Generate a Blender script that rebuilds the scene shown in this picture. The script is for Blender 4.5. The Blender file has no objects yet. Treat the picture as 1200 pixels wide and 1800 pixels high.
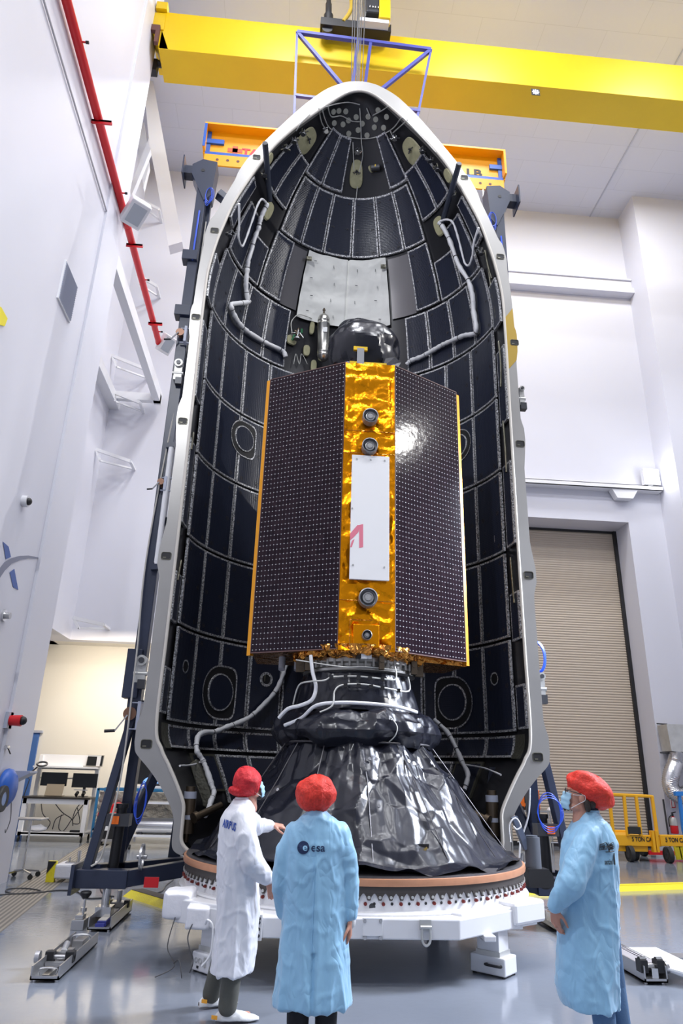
import bpy, bmesh, math, random
import numpy as np
from math import sin, cos, pi, radians, sqrt, hypot, atan2, degrees
from mathutils import Vector, Matrix, noise
SC = bpy.context.scene
COL = SC.collection
random.seed(7)

# ------------------------------------------------------------------ camera
F_PX = 1200.0; CAM_H = 1.75
def _cam_axes(vpx=690.0, vpy=-2250.0, dvx=492.0):
    up = Vector((vpx-600, vpy-900, F_PX)).normalized()
    y = -((dvx-600)*up[0]+F_PX*up[2])/up[1]
    fw = Vector((dvx-600, y, F_PX)).normalized()
    rt = fw.cross(up)
    if rt[0] < 0: rt = -rt
    return rt, fw, up
_RT, _FW, _UP = _cam_axes()
RM = np.array([list(_RT), list(_FW), list(_UP)])
def P(x, y, X=None, Y=None, Z=None):
    """world point seen at photograph pixel (x, y) on the plane X=, Y= or Z="""
    d = RM @ np.array([x-600.0, y-900.0, F_PX])
    if X is not None: t = X/d[0]
    elif Y is not None: t = Y/d[1]
    else: t = (Z-CAM_H)/d[2]
    p = d*t
    return Vector((p[0], p[1], p[2]+CAM_H))
cd = bpy.data.cameras.new('camera'); cam = bpy.data.objects.new('camera', cd); COL.objects.link(cam)
cd.sensor_fit = 'VERTICAL'; cd.sensor_height = 36.0; cd.sensor_width = 24.0; cd.lens = 24.0
cd.clip_start = 0.05; cd.clip_end = 200
m = Matrix.Identity(4)
for r in range(3):
    m[r][0] = RM[r][0]; m[r][1] = -RM[r][1]; m[r][2] = -RM[r][2]
m[0][3] = 0; m[1][3] = 0; m[2][3] = CAM_H
cam.matrix_world = m
SC.camera = cam

# ------------------------------------------------------------------ light
SC.view_settings.view_transform = 'Standard'; SC.view_settings.look = 'None'
SC.view_settings.gamma = 1.0; SC.view_settings.use_curve_mapping = False
SC.view_settings.exposure = 0.0
w = bpy.data.worlds.new('world'); SC.world = w; w.use_nodes = True
bg = w.node_tree.nodes['Background']; bg.inputs[0].default_value = (0.80, 0.84, 1.0, 1); bg.inputs[1].default_value = 0.42
SC.cycles.max_bounces = 6; SC.cycles.diffuse_bounces = 4; SC.cycles.glossy_bounces = 3
SC.cycles.transmission_bounces = 4; SC.cycles.caustics_reflective = False; SC.cycles.caustics_refractive = False
SC.cycles.use_denoising = True
def area_light(name, loc, target, size, power, col=(1, 1, 1), size_y=None, spread=180):
    l = bpy.data.lights.new(name, 'AREA'); o = bpy.data.objects.new(name, l); COL.objects.link(o)
    l.energy = power; l.color = col; l.size = size
    if size_y: l.shape = 'RECTANGLE'; l.size_y = size_y
    l.spread = radians(spread)
    o.location = loc
    o.rotation_euler = (Vector(target)-Vector(loc)).to_track_quat('-Z', 'Y').to_euler()
    return o
def spot_light(name, loc, target, power, angle=60, col=(1, 1, 1), soft=0.15, blend=0.5):
    l = bpy.data.lights.new(name, 'SPOT'); o = bpy.data.objects.new(name, l); COL.objects.link(o)
    l.energy = power; l.color = col; l.spot_size = radians(angle); l.spot_blend = blend; l.shadow_soft_size = soft
    o.location = loc
    o.rotation_euler = (Vector(target)-Vector(loc)).to_track_quat('-Z', 'Y').to_euler()
    return o
# high-bay lamps under the ceiling
for lx in (-0.6, 4.6, 10.0):
    for ly in (1.5, 8.0, 14.5):
        area_light('ceiling_lamp', (lx, ly, 21.3), (lx, ly, 0), 1.6, 560, (0.94, 0.96, 1.0))
# floodlights on the right-hand and left-hand walls in front of the fairing, plus an added fill
spot_light('flood_lamp_right', (13.2, 4.0, 12.3), (1.5, 9.0, 5.0), 2400, 70, (1, 0.98, 0.95), 0.08)
spot_light('flood_lamp_left', (-3.6, 0.5, 12.5), (1.5, 9.5, 6.0), 1500, 80, (0.95, 0.97, 1), 0.25)
area_light('cone_fill_right', (8.8, 8.3, 7.2), (1.9, 8.6, 1.5), 1.6, 330, (0.78, 0.85, 1), 2.4, 70)  # added bluish fill to brighten the cone's right side, no fitting there
# back wall floodlight above the roller door
l = bpy.data.lights.new('wall_flood_light', 'POINT'); l.energy = 16; l.shadow_soft_size = 0.15; l.color = (0.93, 0.96, 1)
o = bpy.data.objects.new('wall_flood_light', l); COL.objects.link(o); o.location = (11.15, 18.6, 10.75)
# warm lights in the alcove at the back left
area_light('alcove_lamp', (-4.6, 17.7, 4.7), (-4.6, 19.3, 0.8), 2.2, 120, (1, 0.87, 0.68), 0.8)
area_light('alcove_lamp_right', (-1.2, 17.9, 4.7), (-1.2, 19.2, 0.8), 2.2, 60, (1, 0.9, 0.75), 0.8)

# ------------------------------------------------------------------ materials
def nm(name):
    mt = bpy.data.materials.new(name); mt.use_nodes = True
    nt = mt.node_tree; return mt, nt, nt.nodes['Principled BSDF']
def setb(b, **k):
    for a, v in k.items():
        n = {'col': 'Base Color', 'rough': 'Roughness', 'metal': 'Metallic', 'ior': 'IOR', 'coat': 'Coat Weight', 'coatr': 'Coat Roughness', 'emit': 'Emission Color', 'es': 'Emission Strength', 'alpha': 'Alpha', 'trans': 'Transmission Weight', 'sheen': 'Sheen Weight', 'spec': 'Specular IOR Level', 'sss': 'Subsurface Weight'}[a]
        if isinstance(v, tuple) and len(v) == 3: v = v+(1,)
        b.inputs[n].default_value = v
def N(nt, t, **k):
    n = nt.nodes.new(t)
    for a, v in k.items():
        if isinstance(v, (int, float, str, tuple, bool)) and hasattr(n, a): setattr(n, a, v)
    return n
def mth(nt, op, a, b=None, c=None):
    n = nt.nodes.new('ShaderNodeMath'); n.operation = op
    for i, v in enumerate((a, b, c)):
        if v is None: continue
        if isinstance(v, (int, float)): n.inputs[i].default_value = v
        else: nt.links.new(v, n.inputs[i])
    return n.outputs[0]
def ocoord(nt, scale=(1, 1, 1)):
    tc = nt.nodes.new('ShaderNodeTexCoord'); mp = nt.nodes.new('ShaderNodeMapping')
    mp.inputs['Scale'].default_value = scale
    nt.links.new(tc.outputs['Object'], mp.inputs[0]); return mp.outputs[0]
def simple(name, col, rough=0.5, metal=0.0, nscale=0, nstr=0.1, var=0.0, vscale=3.0, dist=0.01, **k):
    mt, nt, b = nm(name); setb(b, col=col, rough=rough, metal=metal, **k)
    if nscale:
        t = N(nt, 'ShaderNodeTexNoise'); t.inputs['Scale'].default_value = nscale; t.inputs['Detail'].default_value = 4
        nt.links.new(ocoord(nt), t.inputs['Vector'])
        bp = N(nt, 'ShaderNodeBump'); bp.inputs['Strength'].default_value = nstr; bp.inputs['Distance'].default_value = dist
        nt.links.new(t.outputs[0], bp.inputs['Height']); nt.links.new(bp.outputs[0], b.inputs['Normal'])
    if var:
        t = N(nt, 'ShaderNodeTexNoise'); t.inputs['Scale'].default_value = vscale; t.inputs['Detail'].default_value = 5
        nt.links.new(ocoord(nt), t.inputs['Vector'])
        r = N(nt, 'ShaderNodeMapRange'); r.inputs[3].default_value = 1-var; r.inputs[4].default_value = 1+var
        r.inputs[1].default_value = 0.3; r.inputs[2].default_value = 0.7
        nt.links.new(t.outputs[0], r.inputs[0])
        mx = N(nt, 'ShaderNodeMix', data_type='RGBA', blend_type='MULTIPLY'); mx.inputs[0].default_value = 1
        mx.inputs[6].default_value = tuple(col)+(1,)
        nt.links.new(r.outputs[0], mx.inputs[7]); nt.links.new(mx.outputs[2], b.inputs['Base Color'])
    return mt
def facet_bump(nt, b, scale, strength, dist=0.03, vec=None, scale2=None):
    """crumpled-foil facets: difference of two squared Voronoi distances is piecewise planar"""
    hs = None
    for sc, am in ((scale, 1.0), (scale2 or scale*2.7, 0.28)):
        d = []
        for off in (0.0, 13.7):
            mp = N(nt, 'ShaderNodeMapping'); mp.inputs['Location'].default_value = (off, off*0.7, off*1.3)
            mp.inputs['Scale'].default_value = (sc, sc, sc)
            nt.links.new(vec, mp.inputs[0])
            v = N(nt, 'ShaderNodeTexVoronoi'); v.inputs['Scale'].default_value = 1.0
            nt.links.new(mp.outputs[0], v.inputs['Vector'])
            d.append(mth(nt, 'MULTIPLY', v.outputs['Distance'], v.outputs['Distance']))
        h = mth(nt, 'MULTIPLY', mth(nt, 'SUBTRACT', d[0], d[1]), am)
        hs = h if hs is None else mth(nt, 'ADD', hs, h)
    bp = N(nt, 'ShaderNodeBump'); bp.inputs['Strength'].default_value = strength; bp.inputs['Distance'].default_value = dist
    nt.links.new(hs, bp.inputs['Height']); nt.links.new(bp.outputs[0], b.inputs['Normal'])

M = {}
M['wall'] = simple('white_wall_paint', (0.68, 0.68, 0.74), 0.45, nscale=1.2, nstr=0.08, dist=0.03, var=0.02, vscale=0.4)
M['wall_flat'] = simple('white_plaster', (0.62, 0.62, 0.68), 0.6)
M['cream'] = simple('cream_alcove_paint', (0.84, 0.80, 0.72), 0.6)
M['white_paint'] = simple('white_steel_paint', (0.78, 0.78, 0.80), 0.35)
M['white_gloss'] = simple('white_gloss_enamel', (0.72, 0.72, 0.74), 0.25, nscale=6, nstr=0.05)
M['yellow'] = simple('crane_yellow', (0.76, 0.50, 0.0), 0.4, var=0.04, vscale=0.8)
M['orange'] = simple('spreader_orange', (0.95, 0.40, 0.0), 0.42)
M['cart_yellow'] = simple('cart_yellow', (0.85, 0.42, 0.01), 0.4)
M['tape_yellow'] = simple('ramp_yellow', (0.85, 0.72, 0.02), 0.5, nscale=60, nstr=0.5)
M['blue'] = simple('bright_blue_paint', (0.02, 0.11, 0.48), 0.4)
M['blue_frame'] = simple('indigo_frame_paint', (0.045, 0.055, 0.30), 0.45)
M['door_blue'] = simple('door_blue', (0.06, 0.15, 0.42), 0.5)
M['navy'] = simple('navy_steel_paint', (0.022, 0.030, 0.060), 0.38, nscale=25, nstr=0.05, var=0.12, vscale=2)
M['red'] = simple('red_pipe_paint', (0.62, 0.012, 0.018), 0.35)
M['black'] = simple('matte_black', (0.012, 0.012, 0.014), 0.5)
M['rubber'] = simple('black_rubber', (0.02, 0.02, 0.02), 0.7)
M['dgrey'] = simple('dark_grey_metal', (0.06, 0.062, 0.07), 0.4, 0.4)
M['alu'] = simple('brushed_aluminium', (0.50, 0.50, 0.51), 0.32, 0.9, nscale=40, nstr=0.05)
M['steel'] = simple('polished_steel', (0.70, 0.70, 0.70), 0.18, 1.0)
M['bronze'] = simple('dark_bronze', (0.13, 0.10, 0.07), 0.38, 0.8)
M['copper'] = simple('copper_ring', (0.62, 0.30, 0.17), 0.38, 0.35, var=0.06, vscale=9)
M['ring_grey'] = simple('ring_grey', (0.10, 0.095, 0.10), 0.45, 0.5, var=0.2, vscale=10)
M['brown'] = simple('dark_brown_primer', (0.13, 0.05, 0.04), 0.6)
M['lip'] = simple('cream_seal', (0.62, 0.58, 0.52), 0.5)
M['pad'] = simple('olive_yellow_pad', (0.42, 0.40, 0.24), 0.55, var=0.12, vscale=12)
M['hose'] = simple('white_harness_sleeve', (0.80, 0.80, 0.82), 0.45, nscale=50, nstr=0.3)
M['wire'] = simple('pale_wire', (0.55, 0.55, 0.52), 0.4, 0.3)
M['darkwire'] = simple('dark_cable', (0.05, 0.05, 0.055), 0.5)
M['bluehose'] = simple('blue_hose', (0.02, 0.09, 0.65), 0.35)
M['orange_pl'] = simple('orange_plastic', (0.85, 0.16, 0.01), 0.4)
M['skin'] = simple('skin', (0.56, 0.28, 0.20), 0.5, nscale=90, nstr=0.1, dist=0.002, sss=0.08)
M['hair'] = simple('dark_hair', (0.035, 0.025, 0.02), 0.6, nscale=120, nstr=0.6)
M['greyhair'] = simple('grey_hair', (0.12, 0.10, 0.09), 0.6, nscale=120, nstr=0.6)
M['mask'] = simple('mask_light_blue', (0.38, 0.62, 0.78), 0.7)
M['shoecover'] = simple('white_shoe_cover', (0.78, 0.78, 0.78), 0.55, nscale=30, nstr=0.6)
M['trouser'] = simple('grey_olive_trousers', (0.10, 0.10, 0.085), 0.8, nscale=20, nstr=0.4)
M['blacktr'] = simple('black_trousers', (0.01, 0.01, 0.013), 0.8, nscale=20, nstr=0.4)
M['jeans'] = simple('blue_jeans', (0.10, 0.19, 0.34), 0.8, nscale=60, nstr=0.3)
M['print_blue'] = simple('print_blue', (0.02, 0.07, 0.35), 0.6)
M['print_navy'] = simple('print_navy', (0.012, 0.03, 0.10), 0.6)
M['print_red'] = simple('print_red', (0.75, 0.02, 0.02), 0.5)
M['print_black'] = simple('print_black', (0.015, 0.015, 0.015), 0.6)
M['logo_blue'] = simple('logo_blue', (0.06, 0.12, 0.36), 0.5)
M['logo_grey'] = simple('logo_grey', (0.22, 0.23, 0.30), 0.5)
M['vent'] = simple('vent_grey', (0.42, 0.45, 0.55), 0.4)
M['duct'] = simple('galvanised_duct', (0.55, 0.55, 0.53), 0.4, 0.6, var=0.1, vscale=5)
M['flexduct'] = simple('foil_duct', (0.72, 0.72, 0.73), 0.25, 1.0, nscale=25, nstr=0.6)
M['blanket'] = simple('white_blanket', (0.86, 0.86, 0.82), 0.6, nscale=7, nstr=0.25, dist=0.02)
M['whitepanel'] = simple('white_radiator', (0.92, 0.92, 0.92), 0.35)
M['screen'] = simple('dark_screen', (0.01, 0.011, 0.012), 0.25)
M['laptop'] = simple('laptop_grey', (0.30, 0.28, 0.25), 0.4, 0.4)
M['plastic_film'] = simple('clear_film_cover', (0.22, 0.21, 0.19), 0.25, nscale=9, nstr=0.9, dist=0.05)
M['screen_img'] = simple('bright_screen', (0.1, 0.2, 0.5), 0.4, emit=(0.25, 0.5, 0.95), es=0.9)
M['lamp_glow'] = simple('lamp_glow', (1, 1, 1), 0.4, emit=(0.95, 0.98, 1.0), es=9.0)
M['lamp_glass'] = simple('lamp_glass', (0.40, 0.43, 0.48), 0.15)
M['yellow_tape2'] = simple('gold_yellow_tape', (0.85, 0.55, 0.03), 0.35, 0.3, nscale=40, nstr=0.4)
M['edge_gold'] = simple('panel_edge_gold', (0.80, 0.34, 0.02), 0.35, 0.5)
M['rim'] = simple('fairing_rim_metal', (0.40, 0.39, 0.375), 0.38, 0.7, nscale=3, nstr=0.05, var=0.06, vscale=1.5)
M['green'] = simple('green_fitting', (0.03, 0.2, 0.08), 0.5)

# floor epoxy
mt, nt, b = nm('grey_epoxy_floor'); M['floor'] = mt
setb(b, rough=0.14, spec=0.75)
t = N(nt, 'ShaderNodeTexNoise'); t.inputs['Scale'].default_value = 0.6; t.inputs['Detail'].default_value = 6
nt.links.new(ocoord(nt), t.inputs['Vector'])
cr = N(nt, 'ShaderNodeValToRGB'); cr.color_ramp.elements[0].color = (0.18, 0.20, 0.24, 1); cr.color_ramp.elements[1].color = (0.215, 0.235, 0.275, 1)
cr.color_ramp.elements[0].position = 0.35; cr.color_ramp.elements[1].position = 0.65
nt.links.new(t.outputs[0], cr.inputs[0]); nt.links.new(cr.outputs[0], b.inputs['Base Color'])
t2 = N(nt, 'ShaderNodeTexNoise'); t2.inputs['Scale'].default_value = 14; t2.inputs['Detail'].default_value = 5
nt.links.new(ocoord(nt), t2.inputs['Vector'])
bp = N(nt, 'ShaderNodeBump'); bp.inputs['Strength'].default_value = 0.10; bp.inputs['Distance'].default_value = 0.01
nt.links.new(t2.outputs[0], bp.inputs['Height']); nt.links.new(bp.outputs[0], b.inputs['Normal'])
t3 = N(nt, 'ShaderNodeTexNoise'); t3.inputs['Scale'].default_value = 2.5; t3.inputs['Detail'].default_value = 8
nt.links.new(ocoord(nt), t3.inputs['Vector'])
r = N(nt, 'ShaderNodeMapRange'); r.inputs[1].default_value = 0.35; r.inputs[2].default_value = 0.7; r.inputs[3].default_value = 0.08; r.inputs[4].default_value = 0.17
nt.links.new(t3.outputs[0], r.inputs[0]); nt.links.new(r.outputs[0], b.inputs['Roughness'])

# ceiling tiles
mt, nt, b = nm('ceiling_panels'); M['ceiling'] = mt
setb(b, rough=0.7)
br = N(nt, 'ShaderNodeTexBrick'); br.inputs['Color1'].default_value = (0.57, 0.59, 0.69, 1); br.inputs['Color2'].default_value = (0.585, 0.605, 0.705, 1)
br.inputs['Mortar'].default_value = (0.50, 0.52, 0.61, 1); br.inputs['Scale'].default_value = 1; br.inputs['Mortar Size'].default_value = 0.008
br.inputs['Brick Width'].default_value = 1.8; br.inputs['Row Height'].default_value = 0.9
nt.links.new(ocoord(nt), br.inputs['Vector']); nt.links.new(br.outputs[0], b.inputs['Base Color'])

# roller door
mt, nt, b = nm('beige_roller_slats'); M['roller'] = mt
setb(b, rough=0.42, col=(0.50, 0.42, 0.335))
# acoustic panel (perforated dark navy)
mt, nt, b = nm('acoustic_panel_cloth'); M['panel'] = mt
setb(b, col=(0.014, 0.018, 0.036), rough=0.34, spec=0.5)
t = N(nt, 'ShaderNodeTexVoronoi'); t.inputs['Scale'].default_value = 34; t.inputs['Randomness'].default_value = 0.15
nt.links.new(ocoord(nt), t.inputs['Vector'])
bp = N(nt, 'ShaderNodeBump'); bp.inputs['Strength'].default_value = 0.25; bp.inputs['Distance'].default_value = 0.01
nt.links.new(t.outputs[0], bp.inputs['Height']); nt.links.new(bp.outputs[0], b.inputs['Normal'])
M['rivet'] = simple('panel_rivet', (0.035, 0.030, 0.030), 0.5)
# silver tape
mt, nt, b = nm('silver_edge_tape'); M['tape'] = mt
setb(b, rough=0.30, metal=0.5)
t = N(nt, 'ShaderNodeTexNoise'); t.inputs['Scale'].default_value = 45; t.inputs['Detail'].default_value = 3
nt.links.new(ocoord(nt), t.inputs['Vector'])
cr = N(nt, 'ShaderNodeValToRGB'); cr.color_ramp.elements[0].color = (0.16, 0.16, 0.17, 1); cr.color_ramp.elements[1].color = (0.80, 0.80, 0.82, 1)
cr.color_ramp.elements[0].position = 0.38; cr.color_ramp.elements[1].position = 0.60
nt.links.new(t.outputs[0], cr.inputs[0]); nt.links.new(cr.outputs[0], b.inputs['Base Color'])
bp = N(nt, 'ShaderNodeBump'); bp.inputs['Strength'].default_value = 0.9; bp.inputs['Distance'].default_value = 0.02
nt.links.new(t.outputs[0], bp.inputs['Height']); nt.links.new(bp.outputs[0], b.inputs['Normal'])
M['skin_dark'] = simple('dark_composite_skin', (0.022, 0.022, 0.026), 0.30, 0.2, nscale=3, nstr=0.1)
M['skin_grey'] = simple('satin_grey_composite', (0.16, 0.155, 0.16), 0.28, 0.6, nscale=2, nstr=0.06)
M['olivefoil'] = simple('dull_olive_foil', (0.16, 0.155, 0.12), 0.30, 0.7, nscale=22, nstr=0.9)
M['shell_out'] = simple('white_shell_paint', (0.7, 0.7, 0.72), 0.4)

# gold kapton
mt, nt, b = nm('gold_kapton_foil'); M['gold'] = mt
setb(b, col=(0.95, 0.33, 0.015), rough=0.20, metal=1.0)
facet_bump(nt, b, 5.5, 0.5, 0.08, ocoord(nt))
# black kapton
mt, nt, b = nm('black_kapton_foil'); M['bfoil'] = mt
setb(b, col=(0.018, 0.018, 0.023), rough=0.25, spec=1.0, ior=1.9)
facet_bump(nt, b, 3.0, 0.8, 0.10, ocoord(nt, (1, 1, 0.6)))
# silver blanket foil
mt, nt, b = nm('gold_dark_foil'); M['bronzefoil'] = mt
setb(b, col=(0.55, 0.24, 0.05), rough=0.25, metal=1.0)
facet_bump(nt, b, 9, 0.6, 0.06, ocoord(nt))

# solar array : local x = width 0..W, local z = height
def solar(nx, nz, W, H):
    mt, nt, b = nm('solar_cell_array')
    tc = N(nt, 'ShaderNodeTexCoord'); sp = N(nt, 'ShaderNodeSeparateXYZ'); nt.links.new(tc.outputs['Object'], sp.inputs[0])
    px, pz = W/nx, H/nz
    u = mth(nt, 'DIVIDE', sp.outputs[0], px); v = mth(nt, 'DIVIDE', sp.outputs[2], pz)
    fu = mth(nt, 'SUBTRACT', mth(nt, 'FRACT', u), 0.5); fv = mth(nt, 'SUBTRACT', mth(nt, 'FRACT', v), 0.5)
    du = mth(nt, 'MULTIPLY', fu, px); dv = mth(nt, 'MULTIPLY', fv, pz)
    r = mth(nt, 'SQRT', mth(nt, 'ADD', mth(nt, 'MULTIPLY', du, du), mth(nt, 'MULTIPLY', dv, dv)))
    dot = mth(nt, 'LESS_THAN', r, 0.0058)
    # thin dark lines between the cell strings
    fe = mth(nt, 'FRACT', mth(nt, 'ADD', u, 0.0)); line = mth(nt, 'LESS_THAN', mth(nt, 'ABSOLUTE', mth(nt, 'SUBTRACT', fe, 0.5)), 0.05)
    lv = mth(nt, 'LESS_THAN', mth(nt, 'ABSOLUTE', fv), 0.06)
    seam = mth(nt, 'MAXIMUM', line, lv)
    t = N(nt, 'ShaderNodeTexWhiteNoise'); t.noise_dimensions = '2D'
    cmb = N(nt, 'ShaderNodeCombineXYZ'); nt.links.new(mth(nt, 'FLOOR', mth(nt, 'ADD', u, .5)), cmb.inputs[0]); nt.links.new(mth(nt, 'FLOOR', mth(nt, 'ADD', v, .5)), cmb.inputs[1])
    nt.links.new(cmb.outputs[0], t.inputs['Vector'])
    mx = N(nt, 'ShaderNodeMix', data_type='RGBA'); mx.inputs[6].default_value = (0.011, 0.005, 0.009, 1); mx.inputs[7].default_value = (0.022, 0.011, 0.016, 1)
    nt.links.new(t.outputs[0], mx.inputs[0])
    m1 = N(nt, 'ShaderNodeMix', data_type='RGBA'); nt.links.new(seam, m1.inputs[0]); nt.links.new(mx.outputs[2], m1.inputs[6]); m1.inputs[7].default_value = (0.030, 0.022, 0.034, 1)
    m2 = N(nt, 'ShaderNodeMix', data_type='RGBA'); nt.links.new(dot, m2.inputs[0]); nt.links.new(m1.outputs[2], m2.inputs[6]); m2.inputs[7].default_value = (0.75, 0.75, 0.75, 1)
    nt.links.new(m2.outputs[2], b.inputs['Base Color'])
    setb(b, rough=0.10, spec=0.15)
    t2 = N(nt, 'ShaderNodeTexNoise'); t2.inputs['Scale'].default_value = 9
    bp = N(nt, 'ShaderNodeBump'); bp.inputs['Strength'].default_value = 0.08; bp.inputs['Distance'].default_value = 0.02
    nt.links.new(tc.outputs['Object'], t2.inputs['Vector']); nt.links.new(t2.outputs[0], bp.inputs['Height']); nt.links.new(bp.outputs[0], b.inputs['Normal'])
    return mt
# coat fabrics
def coat_mat(name, col, s=1.0, sheen=0.3, rough=0.45):
    mt, nt, b = nm(name); setb(b, col=col, rough=rough, sheen=sheen)
    vec = ocoord(nt, (1, 1, 0.55))
    t = N(nt, 'ShaderNodeTexNoise'); t.inputs['Scale'].default_value = 9; t.inputs['Detail'].default_value = 1; t.inputs['Distortion'].default_value = 1.2
    nt.links.new(vec, t.inputs['Vector'])
    g = mth(nt, 'ABSOLUTE', mth(nt, 'SUBTRACT', t.outputs[0], 0.5))
    t2 = N(nt, 'ShaderNodeTexNoise'); t2.inputs['Scale'].default_value = 26; t2.inputs['Detail'].default_value = 2
    nt.links.new(vec, t2.inputs['Vector'])
    h = mth(nt, 'ADD', g, mth(nt, 'MULTIPLY', t2.outputs[0], 0.12))
    bp = N(nt, 'ShaderNodeBump'); bp.inputs['Strength'].default_value = 0.34*s; bp.inputs['Distance'].default_value = 0.05
    nt.links.new(h, bp.inputs['Height']); nt.links.new(bp.outputs[0], b.inputs['Normal'])
    return mt
M['coat_blue'] = coat_mat('light_blue_lab_coat', (0.30, 0.57, 0.80))
M['coat_white'] = coat_mat('white_lab_coat', (0.74, 0.75, 0.80), 0.8)
def cap_mat(name, col):
    mt, nt, b = nm(name); setb(b, col=col, rough=0.6)
    t = N(nt, 'ShaderNodeTexNoise'); t.inputs['Scale'].default_value = 60; t.inputs['Detail'].default_value = 4
    nt.links.new(ocoord(nt), t.inputs['Vector'])
    bp = N(nt, 'ShaderNodeBump'); bp.inputs['Strength'].default_value = 0.8; bp.inputs['Distance'].default_value = 0.01
    nt.links.new(t.outputs[0], bp.inputs['Height']); nt.links.new(bp.outputs[0], b.inputs['Normal'])
    r = N(nt, 'ShaderNodeMapRange'); r.inputs[1].default_value = 0.35; r.inputs[2].default_value = 0.65; r.inputs[3].default_value = 0.72; r.inputs[4].default_value = 0.98
    nt.links.new(t.outputs[0], r.inputs[0]); nt.links.new(r.outputs[0], b.inputs['Alpha'])
    return mt
M['cap_red'] = cap_mat('red_bouffant_net', (0.70, 0.02, 0.03))
M['cap_orange'] = cap_mat('orange_red_bouffant_net', (0.88, 0.045, 0.025))

# ------------------------------------------------------------------ mesh helpers
def V(*a): return Vector(a)
class MB:
    def __init__(s): s.v = []; s.f = []; s.mi = []; s.cur = 0
    def add(s, vs, fs):
        n = len(s.v); s.v += [tuple(v) for v in vs]
        for f in fs: s.f.append(tuple(i+n for i in f)); s.mi.append(s.cur)
        return s
    def mat(s, i): s.cur = i; return s
    def box(s, x0, x1, y0, y1, z0, z1):
        vs = [(x, y, z) for x in (x0, x1) for y in (y0, y1) for z in (z0, z1)]
        return s.add(vs, [(0, 1, 3, 2), (4, 6, 7, 5), (0, 4, 5, 1), (2, 3, 7, 6), (0, 2, 6, 4), (1, 5, 7, 3)])
    def obox(s, c, ax, ay, az):
        c, ax, ay, az = map(Vector, (c, ax, ay, az))
        vs = [c+ax*i+ay*j+az*k for i in (-1, 1) for j in (-1, 1) for k in (-1, 1)]
        return s.add(vs, [(0, 1, 3, 2), (4, 6, 7, 5), (0, 4, 5, 1), (2, 3, 7, 6), (0, 2, 6, 4), (1, 5, 7, 3)])
    def bar(s, p, q, w, h=None, up=(0, 0, 1)):
        p, q = Vector(p), Vector(q); d = q-p; L = d.length; d.normalize()
        up = Vector(up)
        if abs(d.dot(up.normalized())) > 0.98: up = Vector((0, 1, 0))
        sx = d.cross(up).normalized(); sz = sx.cross(d).normalized()
        return s.obox((p+q)/2, d*L/2, sx*w/2, sz*(h or w)/2)
    def ring(s, c, d, r, seg, ref=None, r2=None):
        d = Vector(d).normalized()
        if ref is None: ref = Vector((0, 0, 1)) if abs(d.z) < 0.9 else Vector((1, 0, 0))
        a = d.cross(ref).normalized(); b = d.cross(a)
        r2 = r2 or r
        return [Vector(c)+a*(r*cos(2*pi*i/seg))+b*(r2*sin(2*pi*i/seg)) for i in range(seg)], b
    def tube(s, pts, r, seg=10, caps=True, closed=False, radii=None):
        pts = [Vector(p) for p in pts]; n = len(pts); rings = []; ref = None
        for i, p in enumerate(pts):
            if closed: d = pts[(i+1) % n]-pts[i-1]
            else: d = (pts[min(i+1, n-1)]-pts[max(i-1, 0)])
            if d.length < 1e-9: d = Vector((0, 0, 1))
            d.normalize()
            if ref is None or abs(d.dot(ref)) > 0.99: ref = Vector((0, 0, 1)) if abs(d.z) < 0.9 else Vector((1, 0, 0))
            a = d.cross(ref).normalized(); b = a.cross(d).normalized(); ref = b
            rr = radii[i] if radii else r
            rings.append([p+a*(rr*cos(2*pi*k/seg))+b*(rr*sin(2*pi*k/seg)) for k in range(seg)])
        vs = [v for R in rings for v in R]; fs = []
        for i in range(n if closed else n-1):
            j = (i+1) % n
            for k in range(seg):
                k2 = (k+1) % seg
                fs.append((i*seg+k, i*seg+k2, j*seg+k2, j*seg+k))
        if caps and not closed:
            fs.append(tuple(range(seg))[::-1]); fs.append(tuple((n-1)*seg+k for k in range(seg)))
        return s.add(vs, fs)
    def cyl(s, p, q, r, seg=20, r2=None):
        return s.tube([p, q], r, seg, radii=[r, r2 if r2 is not None else r])
    def lathe(s, prof, c=(0, 0, 0), seg=64, a0=0, a1=2*pi, axis='z'):
        full = abs(a1-a0-2*pi) < 1e-6; n = seg if full else seg+1; vs = []
        c = Vector(c)
        for i in range(n):
            a = a0+(a1-a0)*i/seg
            for r, z in prof:
                if axis == 'z': vs.append(c+Vector((r*cos(a), r*sin(a), z)))
                elif axis == 'y': vs.append(c+Vector((r*cos(a), z, r*sin(a))))
                else: vs.append(c+Vector((z, r*cos(a), r*sin(a))))
        m = len(prof); fs = []
        for i in range(seg):
            j = (i+1) % n
            for k in range(m-1):
                fs.append((i*m+k, j*m+k, j*m+k+1, i*m+k+1))
        return s.add(vs, fs)
    def disc_on(s, c, nrm, r, r0=0, seg=20, th=0.004):
        """flat washer or disc of thickness th standing on a surface point"""
        nrm = Vector(nrm).normalized()
        A, _ = s.ring(Vector(c)+nrm*th, nrm, r, seg); B, _ = s.ring(Vector(c), nrm, r, seg)
        if r0 <= 0:
            return s.add(A+B, [tuple(range(seg))]+[(i, (i+1) % seg, seg+(i+1) % seg, seg+i) for i in range(seg)])
        C_, _ = s.ring(Vector(c)+nrm*th, nrm, r0, seg); D, _ = s.ring(Vector(c), nrm, r0, seg)
        fs = []
        for i in range(seg):
            j = (i+1) % seg
            fs += [(i, j, 2*seg+j, 2*seg+i), (i, j, seg+j, seg+i), (2*seg+i, 2*seg+j, 3*seg+j, 3*seg+i)]
        return s.add(A+B+C_+D, fs)
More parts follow.
